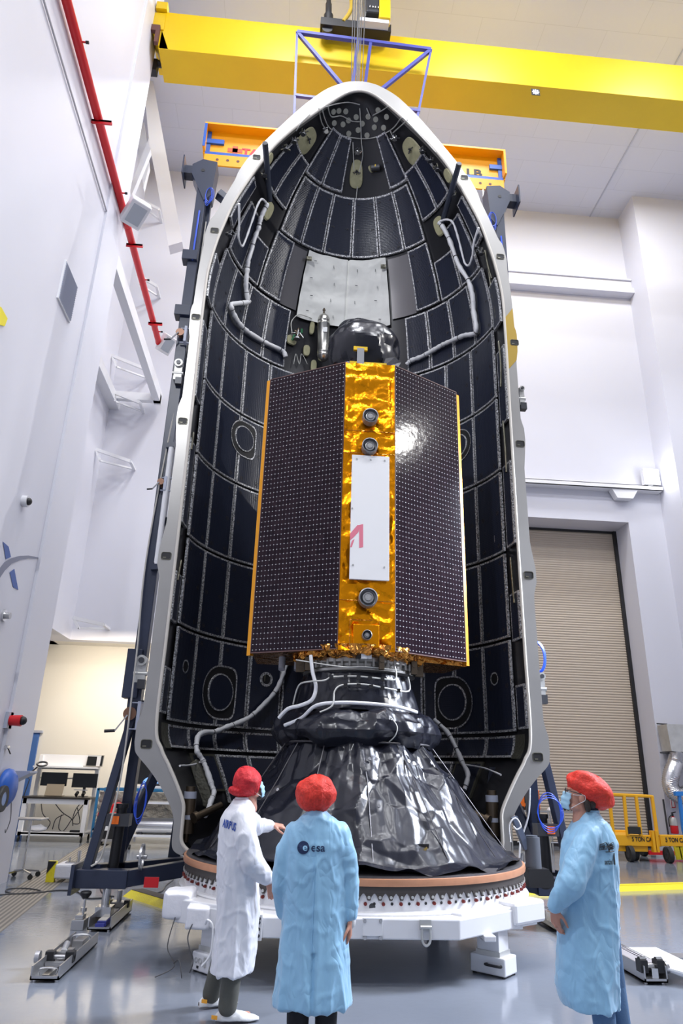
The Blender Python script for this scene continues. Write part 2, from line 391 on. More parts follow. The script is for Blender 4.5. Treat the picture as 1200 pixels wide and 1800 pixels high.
    def ell(s, c, rx, ry, rz, seg=20, rot=None):
        c = Vector(c); vs = []; nr = seg//2
        for i in range(nr+1):
            ph = pi*i/nr
            for k in range(seg):
                th = 2*pi*k/seg
                v = Vector((rx*sin(ph)*cos(th), ry*sin(ph)*sin(th), rz*cos(ph)))
                if rot is not None: v = rot @ v
                vs.append(c+v)
        fs = []
        for i in range(nr):
            for k in range(seg):
                k2 = (k+1) % seg
                fs.append((i*seg+k, (i+1)*seg+k, (i+1)*seg+k2, i*seg+k2))
        return s.add(vs, fs)
    def prism(s, poly, d):
        """poly: list of 3d points (planar), extruded by vector d"""
        n = len(poly); poly = [Vector(p) for p in poly]; d = Vector(d)
        return s.add(poly+[p+d for p in poly], [tuple(range(n))[::-1], tuple(range(n, 2*n))]+[(i, (i+1) % n, n+(i+1) % n, n+i) for i in range(n)])
    def grid(s, fn, nu, nv):
        vs = [fn(i/nu, j/nv) for i in range(nu+1) for j in range(nv+1)]
        fs = [(i*(nv+1)+j, (i+1)*(nv+1)+j, (i+1)*(nv+1)+j+1, i*(nv+1)+j+1) for i in range(nu) for j in range(nv)]
        return s.add(vs, fs)
    def build(s, name, mats, parent=None, smooth=40, bevel=0, fix=True, local=None):
        me = bpy.data.meshes.new(name)
        vs = s.v
        if local is not None:
            L = Vector(local); vs = [tuple(Vector(v)-L) for v in vs]
        me.from_pydata(vs, [], s.f)
        if not isinstance(mats, (list, tuple)): mats = [mats]
        for m_ in mats: me.materials.append(M[m_] if isinstance(m_, str) else m_)
        me.polygons.foreach_set('material_index', s.mi)
        if fix:
            bm = bmesh.new(); bm.from_mesh(me)
            bmesh.ops.remove_doubles(bm, verts=bm.verts, dist=1e-5)
            bmesh.ops.recalc_face_normals(bm, faces=bm.faces); bm.to_mesh(me); bm.free()
        if smooth:
            me.polygons.foreach_set('use_smooth', [True]*len(me.polygons))
            if smooth < 180: me.set_sharp_from_angle(angle=radians(smooth))
        me.update()
        o = bpy.data.objects.new(name, me); COL.objects.link(o)
        if parent is not None:
            o.parent = parent
            if local is not None: o.location = Vector(local)-Vector(parent.get('_o', (0, 0, 0)))
            else: o.location = -Vector(parent.get('_o', (0, 0, 0)))
        elif local is not None: o.location = local
        if bevel:
            md = o.modifiers.new('bevel', 'BEVEL'); md.width = bevel; md.segments = 2; md.limit_method = 'ANGLE'; md.angle_limit = radians(35)
        return o
def build_each(mb, name, mats, parent, **k):
    """every separate piece of the collected mesh becomes a part of its own"""
    par = list(range(len(mb.v)))
    def fd(a):
        while par[a] != a: par[a] = par[par[a]]; a = par[a]
        return a
    for f in mb.f:
        r0 = fd(f[0])
        for i in f[1:]: par[fd(i)] = r0
    comp = {}
    for f, m_ in zip(mb.f, mb.mi): comp.setdefault(fd(f[0]), []).append((f, m_))
    out = []
    for fs in comp.values():
        ids = sorted({i for f, _ in fs for i in f}); mp = {a: b for b, a in enumerate(ids)}
        q = MB(); q.v = [mb.v[i] for i in ids]; q.f = [tuple(mp[i] for i in f) for f, _ in fs]; q.mi = [m_ for _, m_ in fs]
        c = Vector((sum(v[0] for v in q.v), sum(v[1] for v in q.v), sum(v[2] for v in q.v)))/len(q.v)
        out.append(q.build(name, mats, parent, **k))
    return out
_org = {}
def thing(name, label, cat, loc=(0, 0, 0), group=None):
    o = bpy.data.objects.new(name, None); COL.objects.link(o); o.location = loc
    o['label'] = label; o['category'] = cat; o['_o'] = list(loc)
    o.empty_display_size = 0.1
    if group: o['group'] = group
    return o
def sub(o, parent):
    """make part o (already built in world coordinates) a child of another built part"""
    off = Vector(parent.get('_w', (0, 0, 0)))
    o.parent = parent; return o
def tag(o, label=None, cat=None, group=None, kind=None):
    if label: o['label'] = label
    if cat: o['category'] = cat
    if group: o['group'] = group
    if kind: o['kind'] = kind
    return o
def struct(o): o['kind'] = 'structure'; return o
def kid(mb, name, mats, part, **k):
    """build a sub-part in world coordinates under an already built part"""
    o = mb.build(name, mats, None, **k)
    o.parent = part
    pr = part; off = Vector((0, 0, 0))
    while pr is not None: off += Vector(pr.location); pr = pr.parent
    o.location = Vector(o.location)-off
    return o
def copy_tree(o, parent=None):
    c = o.copy(); COL.objects.link(c)
    if parent is not None: c.parent = parent
    for ch in list(o.children): copy_tree(ch, c)
    return c
def text_mesh(txt, size, depth=0.002, bold=0.0, xs=1.0):
    cu = bpy.data.curves.new('txt', 'FONT'); cu.body = txt; cu.size = size; cu.extrude = depth; cu.offset = bold
    o = bpy.data.objects.new('txt', cu); COL.objects.link(o)
    dg = bpy.context.evaluated_depsgraph_get(); dg.update()
    me = bpy.data.meshes.new_from_object(o.evaluated_get(dg))
    vs = [Vector((v.co.x*xs, v.co.y, v.co.z)) for v in me.vertices]; fs = [tuple(p.vertices) for p in me.polygons]
    bpy.data.objects.remove(o); bpy.data.curves.remove(cu); bpy.data.meshes.remove(me)
    return vs, fs
def place_text(mb, txt, origin, right, up, size, depth=0.002, bold=0.0, xs=1.0, center=True, wrap=None):
    vs, fs = text_mesh(txt, size, depth, bold, xs)
    r, u = Vector(right).normalized(), Vector(up).normalized(); n = r.cross(u)
    cx = (max(v.x for v in vs)+min(v.x for v in vs))/2 if center else 0
    out = []
    for v in vs:
        if wrap: out.append(wrap(v.x-cx, v.y, v.z))
        else: out.append(Vector(origin)+r*(v.x-cx)+u*v.y+n*v.z)
    mb.add(out, fs)
def smooth_path(pts, n=6, closed=False):
    pts = [Vector(p) for p in pts]; out = []; L = len(pts)
    rng = range(L if closed else L-1)
    for i in rng:
        if closed: p0, p1, p2, p3 = pts[i-1], pts[i], pts[(i+1) % L], pts[(i+2) % L]
        else: p0, p1, p2, p3 = pts[max(i-1, 0)], pts[i], pts[i+1], pts[min(i+2, L-1)]
        for k in range(n):
            t = k/n
            out.append(0.5*((2*p1)+(-p0+p2)*t+(2*p0-5*p1+4*p2-p3)*t*t+(-p0+3*p1-3*p2+p3)*t**3))
    if not closed: out.append(pts[-1])
    return out
def remeshed(mb, voxel, smooth_it=4, smooth_f=0.5):
    o = mb.build('tmp', 'wall', smooth=0, fix=False)
    md = o.modifiers.new('r', 'REMESH'); md.mode = 'VOXEL'; md.voxel_size = voxel; md.use_smooth_shade = True
    if smooth_it:
        m2 = o.modifiers.new('s', 'SMOOTH'); m2.iterations = smooth_it; m2.factor = smooth_f
    dg = bpy.context.evaluated_depsgraph_get(); dg.update()
    me = bpy.data.meshes.new_from_object(o.evaluated_get(dg))
    old = o.data; bpy.data.objects.remove(o); bpy.data.meshes.remove(old)
    me.materials.clear()
    return me
def link_mesh(me, name, mats, parent=None):
    if not isinstance(mats, (list, tuple)): mats = [mats]
    for m_ in mats: me.materials.append(M[m_] if isinstance(m_, str) else m_)
    me.name = name; me.polygons.foreach_set('use_smooth', [True]*len(me.polygons))
    o = bpy.data.objects.new(name, me); COL.objects.link(o)
    if parent is not None: o.parent = parent; o.location = -Vector(parent.get('_o', (0, 0, 0)))
    return o

# ------------------------------------------------------------------ the hall
LWX = -4.23; LWY = 12.5; BWY = 19.3; RBY = 18.9; CZ = 21.6
struct(MB().box(-12, 17, -2, 23, -0.3, 0).build('floor', 'floor', smooth=0))
struct(MB().box(-12, 17, -2, 23, CZ, CZ+0.3).build('ceiling', 'ceiling', smooth=0))
struct(MB().box(LWX-0.5, LWX, -2, LWY, 0, CZ).build('wall_left', 'wall', smooth=0))
# recess behind the left wall: its far wall ends above the alcove opening
struct(MB().box(-6.4, -5.8, LWY, RBY, 4.88, CZ).build('wall_recess', 'wall', smooth=0))
struct(MB().box(-6.4, 2.0, RBY, RBY+0.35, 4.88, CZ).build('wall_back_left', 'wall', smooth=0))
mb = MB(); mb.box(-9.5, 2.0, 19.95, 20.2, 0, 5.2); mb.box(-9.7, -9.5, LWY, 20.2, 0, 5.2); mb.box(-9.5, -6.4, LWY, 20.2, 4.9, 5.2)
struct(mb.build('wall_alcove', 'cream', smooth=0))
struct(MB().box(-9.5, 2.0, RBY+0.35, 19.95, 4.9, 5.2).build('trim_1', 'cream', smooth=0))
# right part of the back wall with the roller door opening
DX0, DX1, DZ = 4.6, 10.45, 9.3
mb = MB(); mb.box(1.6, DX0, BWY, BWY+1.0, 0, CZ); mb.box(DX0, DX1, BWY, BWY+1.0, DZ, CZ); mb.box(DX1, 12.6, BWY, BWY+1.0, 0, CZ)
struct(mb.build('wall_back_right', 'wall_flat', smooth=0))
struct(MB().box(11.6, 17, 18.2, BWY+1.0, 0, CZ).build('wall_right_pier', 'wall_flat', smooth=0))
struct(MB().box(16.4, 17, -2, 18.2, 0, CZ).build('wall_right', 'wall', smooth=0))
# horizontal steel ledge and roof duct rail on the back wall
mb = MB(); a = 10.33
mb.box(2.5, 11.55, BWY-0.32, BWY-0.29, a-0.02, a+0.13); mb.box(2.5, 11.55, BWY-0.32, BWY, a+0.11, a+0.13); mb.box(2.5, 11.55, BWY-0.32, BWY, a-0.02, a)
struct(mb.build('trim_2', 'white_paint', smooth=0))
mb = MB(); mb.box(2.5, 11.6, BWY-0.35, BWY, 17.9, 18.12); mb.box(2.5, 11.6, BWY-0.22, BWY, 18.12, 18.5); mb.box(2.5, 11.6, BWY-0.28, BWY, 18.5, 18.56)
struct(mb.build('trim_3', 'wall_flat', smooth=0, bevel=0.01))
struct(MB().box(10.48, 10.52, -2, BWY, CZ-0.03, CZ+0.01).build('trim_4', 'vent', smooth=0))
struct(MB().box(LWX, LWX+0.012, -2, LWY, 0, 0.10).build('baseboard_left', 'vent', smooth=0))
# wide shallow bands and pipes painted white on the left wall
mb = MB(); mb.box(LWX, LWX+0.05, 11.35, LWY, 0, CZ)
struct(mb.build('trim_5', 'wall', smooth=0))

# roller door
d1 = MB()
nsl = 122
def rd(u, v):
    z = u*DZ; ph = u*nsl
    return V(DX0+(DX1-DX0)*v, BWY+0.96-0.014*abs(sin(pi*ph)), z)
d1.grid(rd, nsl*6, 1)
dr = d1.build('door_1', 'roller', smooth=0, fix=False); struct(dr)
g = MB(); g.box(DX1-0.10, DX1-0.0, BWY+0.86, BWY+0.97, 0, DZ); g.box(DX0, DX1, BWY+0.9, BWY+0.97, DZ-0.07, DZ); g.box(DX0, DX1, BWY+0.88, BWY+0.97, 0, 0.12)
gd = kid(g, 'door_guide', 'black', dr, smooth=0); gd['label'] = 'black guide rail and weather strip'
# blue door in the alcove
d2 = MB(); d2.box(-7.7, -6.50, 19.88, 19.95, 0, 2.52)
dr2 = struct(d2.build('door_2', 'door_blue', smooth=0))
kid(MB().box(-7.75, -6.42, 19.84, 19.95, 2.52, 2.58), 'door_frame', 'vent', dr2)
k = MB(); k.box(-7.0, -6.72, 19.78, 19.88, 2.36, 2.42); kid(k, 'door_closer', 'alu', dr2)

# ---- drain grating in the floor
g = MB(); gx0, gx1 = -3.60, -3.02
def gg(y): return -3.06-0.105*(y-9.4)
for i in range(9):
    x = i*0.062
    g.add([(gg(2)+0-x, 2, 0.001), (gg(2)+0.03-x, 2, 0.001), (gg(18.5)+0.03-x, 18.5, 0.001), (gg(18.5)-x, 18.5, 0.001)], [(0, 1, 2, 3)])
o = g.build('trim_6', simple('grate_bars', (0.30, 0.27, 0.23), 0.5, 0.3), smooth=0, fix=False); struct(o)
o = MB().add([(gg(2)-0.53, 2, 0.0006), (gg(2)+0.05, 2, 0.0006), (gg(18.5)+0.05, 18.5, 0.0006), (gg(18.5)-0.53, 18.5, 0.0006)], [(0, 1, 2, 3)]).build('trim_7', simple('grate_dark', (0.13, 0.12, 0.11), 0.6), smooth=0, fix=False); struct(o)

# ---- red sprinkler pipe on the left wall
t = thing('sprinkler_pipe', 'long red fire pipe running along the white left wall and past its corner', 'pipe', (-4.05, 5, 13.1))
def rpz(y): return 13.28-0.0225*(y-8)
pts = [V(-4.12, y, rpz(y)) for y in (2, 6, 10, 13, 16.9)]
MB().tube(pts, 0.082, 16).build('pipe_run', 'red', t)
for i, y in enumerate((7.0, 9.86, 13.05, 15.95)):
    mb = MB(); z = rpz(y); mb.box(-4.23, -3.86, y-0.035, y+0.035, z-0.10, z-0.05); mb.box(-4.23, -3.86, y-0.035, y-0.025, z-0.15, z-0.05)
    if i == 3: mb.bar((-4.21, y+0.05, z-0.08), (-4.0, y+0.1, z-0.08), 0.04)
    mb.build('pipe_bracket', 'red', t, smooth=0)
for y in (8.4, 11.6, 14.3, 16.4):
    mb = MB(); z = rpz(y); mb.cyl((-4.12, y, z), (-3.98, y, z), 0.016, 8); mb.build('sprinkler_stub', 'red', t)
    mb = MB(); mb.cyl((-3.98, y, z), (-3.93, y, z), 0.026, 10); mb.build('sprinkler_head', 'black', t)
mb = MB()
for y in (12.6, 16.3): z = rpz(y); mb.cyl((-4.12, y-0.04, z), (-4.12, y+0.04, z), 0.085, 14)
mb.cyl((-4.12, 16.86, rpz(16.9)), (-4.12, 16.93, rpz(16.9)), 0.09, 14)
build_each(mb, 'pipe_coupling', 'red', t)
# thin conduit
o = MB().tube([V(-4.2, y, 12.55-0.025*(y-7)) for y in (2, 6, 9, 12.45)], 0.018, 8).build('conduit_pipe', simple('conduit', (0.5, 0.48, 0.5), 0.5))
tag(o, 'thin grey conduit on the left wall just below the red pipe', 'conduit')

# white rail beam that carries on past the wall corner
o = MB().box(-4.42, -4.22, LWY-0.2, 18.7, 12.05, 12.42).build('trim_8', 'white_paint', smooth=0); struct(o)
o = MB().box(-5.8, -4.22, 18.45, 18.62, 12.05, 12.30).build('trim_9', 'white_paint', smooth=0); struct(o)
o = MB().box(-5.8, -5.5, LWY, 18.9, 11.9, 12.2).build('trim_10', 'white_paint', smooth=0); struct(o)
# diagonal white columns above the recess
mb = MB(); a = P(232, 60, Y=13.2); b_ = P(300, 425, Y=13.2)
def quadbeam(pts, Y, d):
    q = [P(x, y, Y=Y) for x, y in pts]; return MB().prism(q, (0, d, 0))
struct(quadbeam([(240, 20), (262, 105), (320, 425), (296, 432), (262, 250)], 15.5, 0.35).build('trim_11', 'white_paint', smooth=0))
struct(quadbeam([(262, 240), (276, 235), (230, 345), (228, 330)], 16.2, 0.2).build('trim_12', 'white_paint', smooth=0))
struct(quadbeam([(236, 225), (253, 215), (262, 290), (252, 330)], 16.6, 0.2).build('trim_13', 'white_paint', smooth=0))
# triangular wall brackets in the recess
for (x0, y0, x1, y1, x2, y2, lab) in ((196, 625, 253, 648, 205, 645, 'white triangular bracket under the upper rail in the left recess'),
                                 (195, 688, 246, 708, 203, 706, 'white triangular bracket below the horizontal rail in the left recess'),
                                 (168, 790, 229, 811, 176, 810, 'white triangular bracket halfway down the left recess'),
                                 (129, 1086, 182, 1098, 138, 1104, 'lowest white triangular bracket just above the lit alcove'),
                                 (240, 482, 275, 503, 246, 500, 'small white bracket beside the lower end of the red pipe'),
                                 (248, 352, 279, 368, 255, 366, 'small white bracket beside the upper floodlight')):
    Y = 18.3; A, B, C_ = P(x0, y0, Y=Y), P(x1, y1, Y=Y), P(x2, y2, Y=Y)
    mb = MB(); mb.bar(A, B, 0.09, 0.07, up=(0, 1, 0)); mb.bar(A, C_, 0.06, 0.06); mb.bar(C_, B+V(0, RBY-Y-0.05, 0), 0.05, 0.05); mb.bar(B, V(B.x, RBY, B.z), 0.08, 0.06)
    tag(mb.build('wall_bracket', 'white_paint', smooth=0), lab, 'bracket', 'white brackets in the left recess')

# vents
def vent(y0, y1, z0, z1, X, lab):
    t = thing('air_vent', lab, 'vent', (X, (y0+y1)/2, z0))
    mb = MB(); mb.box(X, X+0.03, y0, y1, z0, z1); mb.build('vent_frame', 'white_paint', t, smooth=0)
    mb = MB(); mb.box(X+0.03, X+0.035, y0+.02, y1-.02, z0+.02, z1-.02)
    n = 16
    for i in range(n):
        z = z0+0.03+(z1-z0-0.06)*i/n; mb.add([(X+0.035, y0+.02, z), (X+0.035, y1-.02, z), (X+0.05, y1-.02, z+0.02), (X+0.05, y0+.02, z+.02)], [(0, 1, 2, 3)])
    mb.build('louvre', 'vent', t, smooth=0, fix=False)
vent(9.95, 10.66, 9.17, 9.98, LWX, 'large grey louvred vent high on the white left wall')
vent(14.3, 15.3, 8.5, 9.5, -5.8, 'smaller pale vent on the recessed wall behind the left wall corner')

# floodlights on the red pipe wall
def floodlight(c, s, lab, tgt, glow=False):
    c = Vector(c); t = thing('floodlight', lab, 'floodlight', c)
    d = (Vector(tgt)-c).normalized(); r = d.cross(V(0, 0, 1)).normalized(); u = r.cross(d)
    mb = MB(); mb.obox(c, r*s*.75, u*s, d*s*.38)
    mb.build('lamp_housing', 'white_gloss', t, smooth=0, bevel=0.03)
    mb = MB(); mb.obox(c+d*s*.385, r*s*.52, u*s*.72, d*s*.015); mb.build('lamp_lens', 'lamp_glow' if glow else 'lamp_glass', t, smooth=0)
    mb = MB(); mb.bar(c-d*s*.35-r*s*.5, c-d*s*1.1-r*s*.3, 0.05); mb.cyl(c-d*s*1.3, c-d*s*.36, 0.06, 12); mb.obox(c-d*s*1.35, r*s*.4, u*s*.5, d*s*.04)
    mb.build('lamp_mount', 'white_paint', t)
floodlight(P(238, 374, X=-3.8), 0.30, 'upper white floodlight beside the red pipe on the left wall', (-2.2, 10.0, 8))
floodlight(P(292, 605, Y=17.0), 0.27, 'lower white floodlight at the end of the red pipe', (-1.0, 14.5, 10))
t = thing('floodlight', 'glowing white floodlight standing on the ledge above the roller door', 'floodlight', (11.15, 19.0, 10.5))
MB().box(10.98, 11.5, 18.98, 19.15, 10.5, 11.05).build('lamp_housing', 'white_gloss', t, smooth=0)
MB().box(11.0, 11.48, 18.96, 18.98, 10.52, 11.03).build('lamp_lens', 'lamp_glow', t, smooth=0)
MB().box(11.1, 11.25, 19.0, 19.1, 10.46, 10.5).build('lamp_mount', 'alu', t, smooth=0)
t = MB(); t.prism([V(9.9, 19.02, 10.31), V(10.05, 19.02, 10.0), V(10.55, 19.02, 10.0), V(10.75, 19.02, 10.31)], (0, 0.25, 0))
tag(t.build('ledge_bracket', 'white_paint', smooth=0), 'white trapezoid bracket under the ledge left of the glowing floodlight', 'bracket')

# things on the left wall
c = P(40, 881, X=LWX); t = thing('dome_camera', 'small white round camera on the left wall above the painted logo', 'camera', c)
MB().cyl(c, c+V(0.08, 0, 0), 0.09, 20).build('camera_base', 'white_gloss', t)
MB().ell(c+V(0.09, 0, 0), 0.05, 0.06, 0.06).build('camera_dome', 'black', t)
c = P(6, 1082, X=LWX); t = thing('wall_outlet', 'chrome round outlet on the left wall below the painted logo', 'outlet', c)
MB().cyl(c, c+V(0.03, 0, 0), 0.09, 20).build('outlet_plate', 'steel', t)
MB().cyl(c+V(0.03, 0, 0), c+V(0.10, 0, 0), 0.05, 16).build('outlet_socket', 'alu', t)
c = P(12, 1266, X=LWX); t = thing('warning_horn', 'red alarm horn on a grey back box on the left wall', 'alarm', c)
MB().box(c.x, c.x+0.05, c.y-0.10, c.y+0.10, c.z-0.12, c.z+0.12).build('back_box', 'vent', t, smooth=0)
MB().cyl(c+V(0.05, 0, 0), c+V(0.22, 0, 0), 0.075, 20, 0.085).build('horn_body', 'red', t)
MB().ell(c+V(0.24, 0, 0), 0.06, 0.065, 0.065).build('horn_lens', 'black', t)
c = P(4, 1313, X=LWX); t = thing('gas_valve', 'small steel valve with a hanging lever on the left wall below the red horn', 'valve', c)
mb = MB(); mb.cyl(c, c+V(0.10, 0, 0), 0.025, 10); mb.cyl(c+V(0.07, -0.05, 0), c+V(0.07, 0.05, 0), 0.03, 10); mb.build('valve_body', 'steel', t)
MB().bar(c+V(0.08, 0, 0), c+V(0.14, 0, -0.10), 0.015).build('valve_lever', 'black', t)
c = P(30, 1358, X=LWX); t = thing('wall_shelf_bracket', 'grey metal bracket on the left wall just above the blue hose reel', 'bracket', c)
MB().prism([c+V(0, -0.3, 0.03), c+V(0.30, -0.3, 0.03), c+V(0.30, -0.3, 0.0), c+V(0.0, -0.3, -0.16)], (0, 0.35, 0)).build('bracket_plate', 'vent', t, smooth=0)
c = P(4, 1385, X=LWX+0.05); t = thing('hose_reel', 'round blue reel mounted on the left wall at the frame edge', 'reel', c)
MB().lathe([(0, 0), (0.13, 0), (0.27, .02), (0.28, .05), (0.27, .10), (0.20, .16), (0, .17)], c, 40, axis='x').build('reel_cover', 'blue', t)
mb = MB(); mb.tube(smooth_path([c+V(0.1, 0.20, -0.2), c+V(0.12, 0.24, -0.45), c+V(0.12, 0.14, -0.62), c+V(0.12, 0.10, -0.58)]), 0.006, 6); mb.build('reel_cord', 'darkwire', t)
c2 = P(0, 1404, X=LWX+0.30); t = thing('cable_drum', 'black rimmed drum with a pale blue hub in front of the blue reel', 'reel', c2)
mb = MB(); mb.lathe([(0.09, 0), (0.17, 0), (0.18, .03), (0.17, .06), (0.09, .06)], c2, 40, axis='x'); mb.build('drum_rim', 'black', t)
MB().cyl(c2+V(-0.01, 0, 0), c2+V(0.055, 0, 0), 0.095, 24).build('drum_hub', simple('pale_blue_hub', (0.25, 0.35, 0.6), 0.4), t)
MB().bar(V(LWX, c2.y, c2.z), c2, 0.05).build('drum_arm', 'dgrey', t)
# painted logo on the left wall (blue strokes crossed by a grey swoosh)
mb = MB(); xx = LWX+0.004
def wallpoly(pts): return [P(x, y, X=xx) for x, y in pts]
for pl in ([(5, 952), (15, 961), (19, 979), (10, 983)], [(17, 1006), (25, 1000), (32, 1037), (23, 1032)]):
    mb.prism(wallpoly(pl), (0.003, 0, 0))
lg = mb.build('painted_logo', 'logo_blue', smooth=0)
tag(lg, 'painted blue strokes crossed by a grey swoosh on the left wall', 'logo')
sw = [(0, 998), (8, 988), (20, 981), (35, 977), (50, 976.5), (73, 981)]; sw2 = [(73, 982), (50, 981.5), (36, 984), (20, 991), (8, 1003), (-6, 1024), (-14, 1018)]
kid(MB().prism(wallpoly([(-14, 1010)]+sw+sw2), (0.004, 0, 0)), 'swoosh', 'logo_grey', lg, smooth=0)
o = MB().prism(wallpoly([(-8, 536), (0, 540), (11, 560), (6, 573), (-8, 570)]), (0.02, 0, 0)).build('warning_sign', 'tape_yellow', smooth=0)
tag(o, 'yellow sign plate on the left wall at the frame edge', 'sign')

# ---------------------------------------------------------------- overhead crane
t = thing('overhead_crane', 'yellow overhead crane girder spanning the hall under the ceiling', 'crane', (3, 12.4, 18))
MB().box(-3.95, 16.4, 12.0, 12.9, 18.25, 19.58).build('crane_girder', 'yellow', t, smooth=0, bevel=0.01)
mb = MB(); mb.box(-4.2, -3.9, 11.98, 13.2, 18.9, 19.5)
mb.prism([V(-4.2, 12.0, 18.9), V(-3.94, 12.0, 18.9), V(-3.72, 12.0, 18.26), V(-3.92, 12.0, 18.26)], (0, 0.5, 0)); mb.box(-4.15, -3.88, 11.9, 12.1, 19.55, 19.8)
mb.build('end_carriage', 'yellow', t, smooth=0)
mb = MB(); c = P(280, 90, Y=11.95); mb.box(-4.2, -3.97, 11.9, 12.0, 18.75, 18.95); mb.box(-4.06, -3.97, 11.9, 12.0, 18.35, 18.75); mb.build('rail_stop', 'brown', t, smooth=0)
mb = MB(); c = P(285, 113, Y=12.6); mb.cyl(c+V(-0.25, 0, 0), c+V(0.45, 0, 0), 0.09, 12); mb.box(c.x-0.35, c.x-0.1, c.y-.1, c.y+.1, c.z-0.35, c.z+0.05); mb.box(c.x+0.3, c.x+0.6, c.y-.12, c.y+.12, c.z-0.12, c.z+0.16); mb.build('travel_motor', 'black', t)
# festoon loops
mb = MB()
for x0, x1 in ((690, 770), (880, 945), (965, 1040), (1060, 1120)):
    yy = 0.11*(x0-690)
    a, b_ = P(x0, 150+yy, Y=12.95), P(x1, 158+yy*0.98, Y=12.95); mid = (a+b_)/2+V(0, 0, -0.25)
    mb.tube(smooth_path([a+V(0, 0, .4), a, mid, b_, b_+V(0, 0, .4)]), 0.012, 6)
build_each(mb, 'festoon_cable', simple('festoon', (0.5, 0.40, 0.2), 0.5), t)
# alignment mark on the girder
c = P(941, 162, Y=11.995); mb = MB(); mb.box(c.x-.11, c.x+.11, 11.990, 12.0, c.z-.11, c.z+.11); mk = mb.build('target_plate', 'print_black', t, smooth=0)
mb = MB()
for sx in (-1, 1):
    for sz in (-1, 1): mb.box(c.x+sx*.03-(.04 if sx < 0 else 0)-0.0, c.x+sx*.03+(.04 if sx > 0 else 0), 11.985, 11.99, c.z+sz*.03-(.04 if sz < 0 else 0), c.z+sz*.03+(.04 if sz > 0 else 0))
mb.box(c.x-.015, c.x+.015, 11.985, 11.99, c.z-.09, c.z+.09); mb.box(c.x-.09, c.x+.09, 11.985, 11.99, c.z-.015, c.z+.015)
kid(mb, 'target_cross', 'whitepanel', mk, smooth=0)

t = thing('crane_trolley', 'black and yellow hoist trolley riding on top of the crane girder', 'hoist', (0.9, 11.9, 19.6))
a, b_ = P(563, 44, Y=11.7), P(686, 58, Y=11.7)
mb = MB(); mb.bar(a, b_, 0.24, 0.26); mb.build('trolley_frame', 'black', t, smooth=0)
mb = MB()
for x in (575, 671): p = P(x, 52, Y=11.75); mb.cyl(p+V(0, -0.1, -0.1), p+V(0, 0.1, -0.1), 0.13, 16)
build_each(mb, 'trolley_wheel', 'dgrey', t)
p = P(577, 42, Y=11.7); q = P(578, -25, Y=11.7)
MB().tube([p, p.lerp(q, .2), p.lerp(q, .21), p.lerp(q, .5), p.lerp(q, .52), q], 0.1, 14, radii=[.12, .12, .08, .08, .06, .06]).build('drive_motor', 'black', t)
a = P(642, 26, Y=11.5); b_ = P(672, -20, Y=11.5)
mb = MB(); mb.box(a.x, b_.x+.05, 11.4, 12.3, a.z, a.z+1.9); mb.build('gearbox', 'dgrey', t, smooth=0, bevel=0.04)
mb = MB()
for i in range(6): mb.ell(V(a.x+0.1+i*.07, 11.38, a.z+0.15), 0.02, 0.02, 0.05, 8)
build_each(mb, 'gearbox_bolt', 'steel', t)
mb = MB(); a2 = P(666, 33, Y=11.4); b2 = P(686, -20, Y=11.4); mb.box(a2.x, b2.x, 11.35, 12.35, a2.z, a2.z+2.1); mb.build('hoist_cover', 'yellow', t, smooth=0, bevel=0.02)
mb = MB(); a2 = P(631, 33, Y=11.45); b2 = P(683, 47, Y=11.45); mb.box(a2.x, b2.x, 11.40, 12.3, b2.z+0.05, a2.z); mb.build('cover_plate', 'white_gloss', t, smooth=0)
mb = MB(); mb.tube(smooth_path([P(615, -20, Y=11.6), P(617, 15, Y=11.6), P(603, 38, Y=11.6)]), 0.05, 10); mb.build('trolley_arm', simple('mustard_paint', (0.5, 0.33, 0.02), 0.5), t)
mb = MB()
for x0, x1 in ((618, 617), (622, 621), (626, 626), (631, 629), (635, 631), (640, 636), (628, 627)):
    mb.tube([P(x0+3, -30, Y=11.2), P(x1, 150, Y=11.2)], 0.011, 6)
build_each(mb, 'hoist_rope', 'darkwire', t)

# ---------------------------------------------------------------- spreader beam and blue frame behind the fairing tip
SY = 12.0
t = thing('lifting_spreader', 'orange lifting spreader beam with blue trim hanging behind the fairing tip', 'spreader beam', (1, SY, 15))
x0, x1 = -2.54, 4.54; zt, zb = 15.68, 14.98
mb = MB(); mb.box(x0, x1, SY+.02, SY+.10, zb, zt); mb.box(x0, x1, SY-.20, SY+.30, zt, zt+.05); mb.box(x0, x1, SY-.05, SY+.30, zb-.05, zb)
mb.box(x0, x0+.05, SY-.2, SY+.1, zb, zt); mb.box(x1-.05, x1, SY-.2, SY+.1, zb, zt)
mb.build('spreader_beam', 'orange', t, smooth=0)
mb = MB(); mb.box(x0+.05, x1-.05, SY-.06, SY-.05, zb-.10, zb-.0); mb.box(x0+.05, x0+.14, SY-.01, SY+.02, zb, zt-.03); mb.box(x1-.14, x1-.05, SY-.01, SY+.02, zb, zt-.03)
mb.box(x0+.05, x0+.45, SY-.03, SY+.02, zt-.40, zt-.27); mb.box(x1-.35, x1-.05, SY-.03, SY+.02, zt-.40, zt-.27); mb.box(x0, x0+.06, SY-.21, SY-.2, zb+.0, zt)
mb.build('blue_trim', 'blue', t, smooth=0)
mb = MB(); mb.box(x0+.05, x1-.05, SY-.08, SY-.04, zb-.42, zb-.10); mb.build('rigging_plate', 'orange', t, smooth=0)
mb = MB()
for i in range(28): x = x0+.35+i*.235; mb.cyl((x, SY-.085, zb-.25), (x, SY-.07, zb-.25), 0.035, 10)
build_each(mb, 'rigging_hole', 'brown', t)
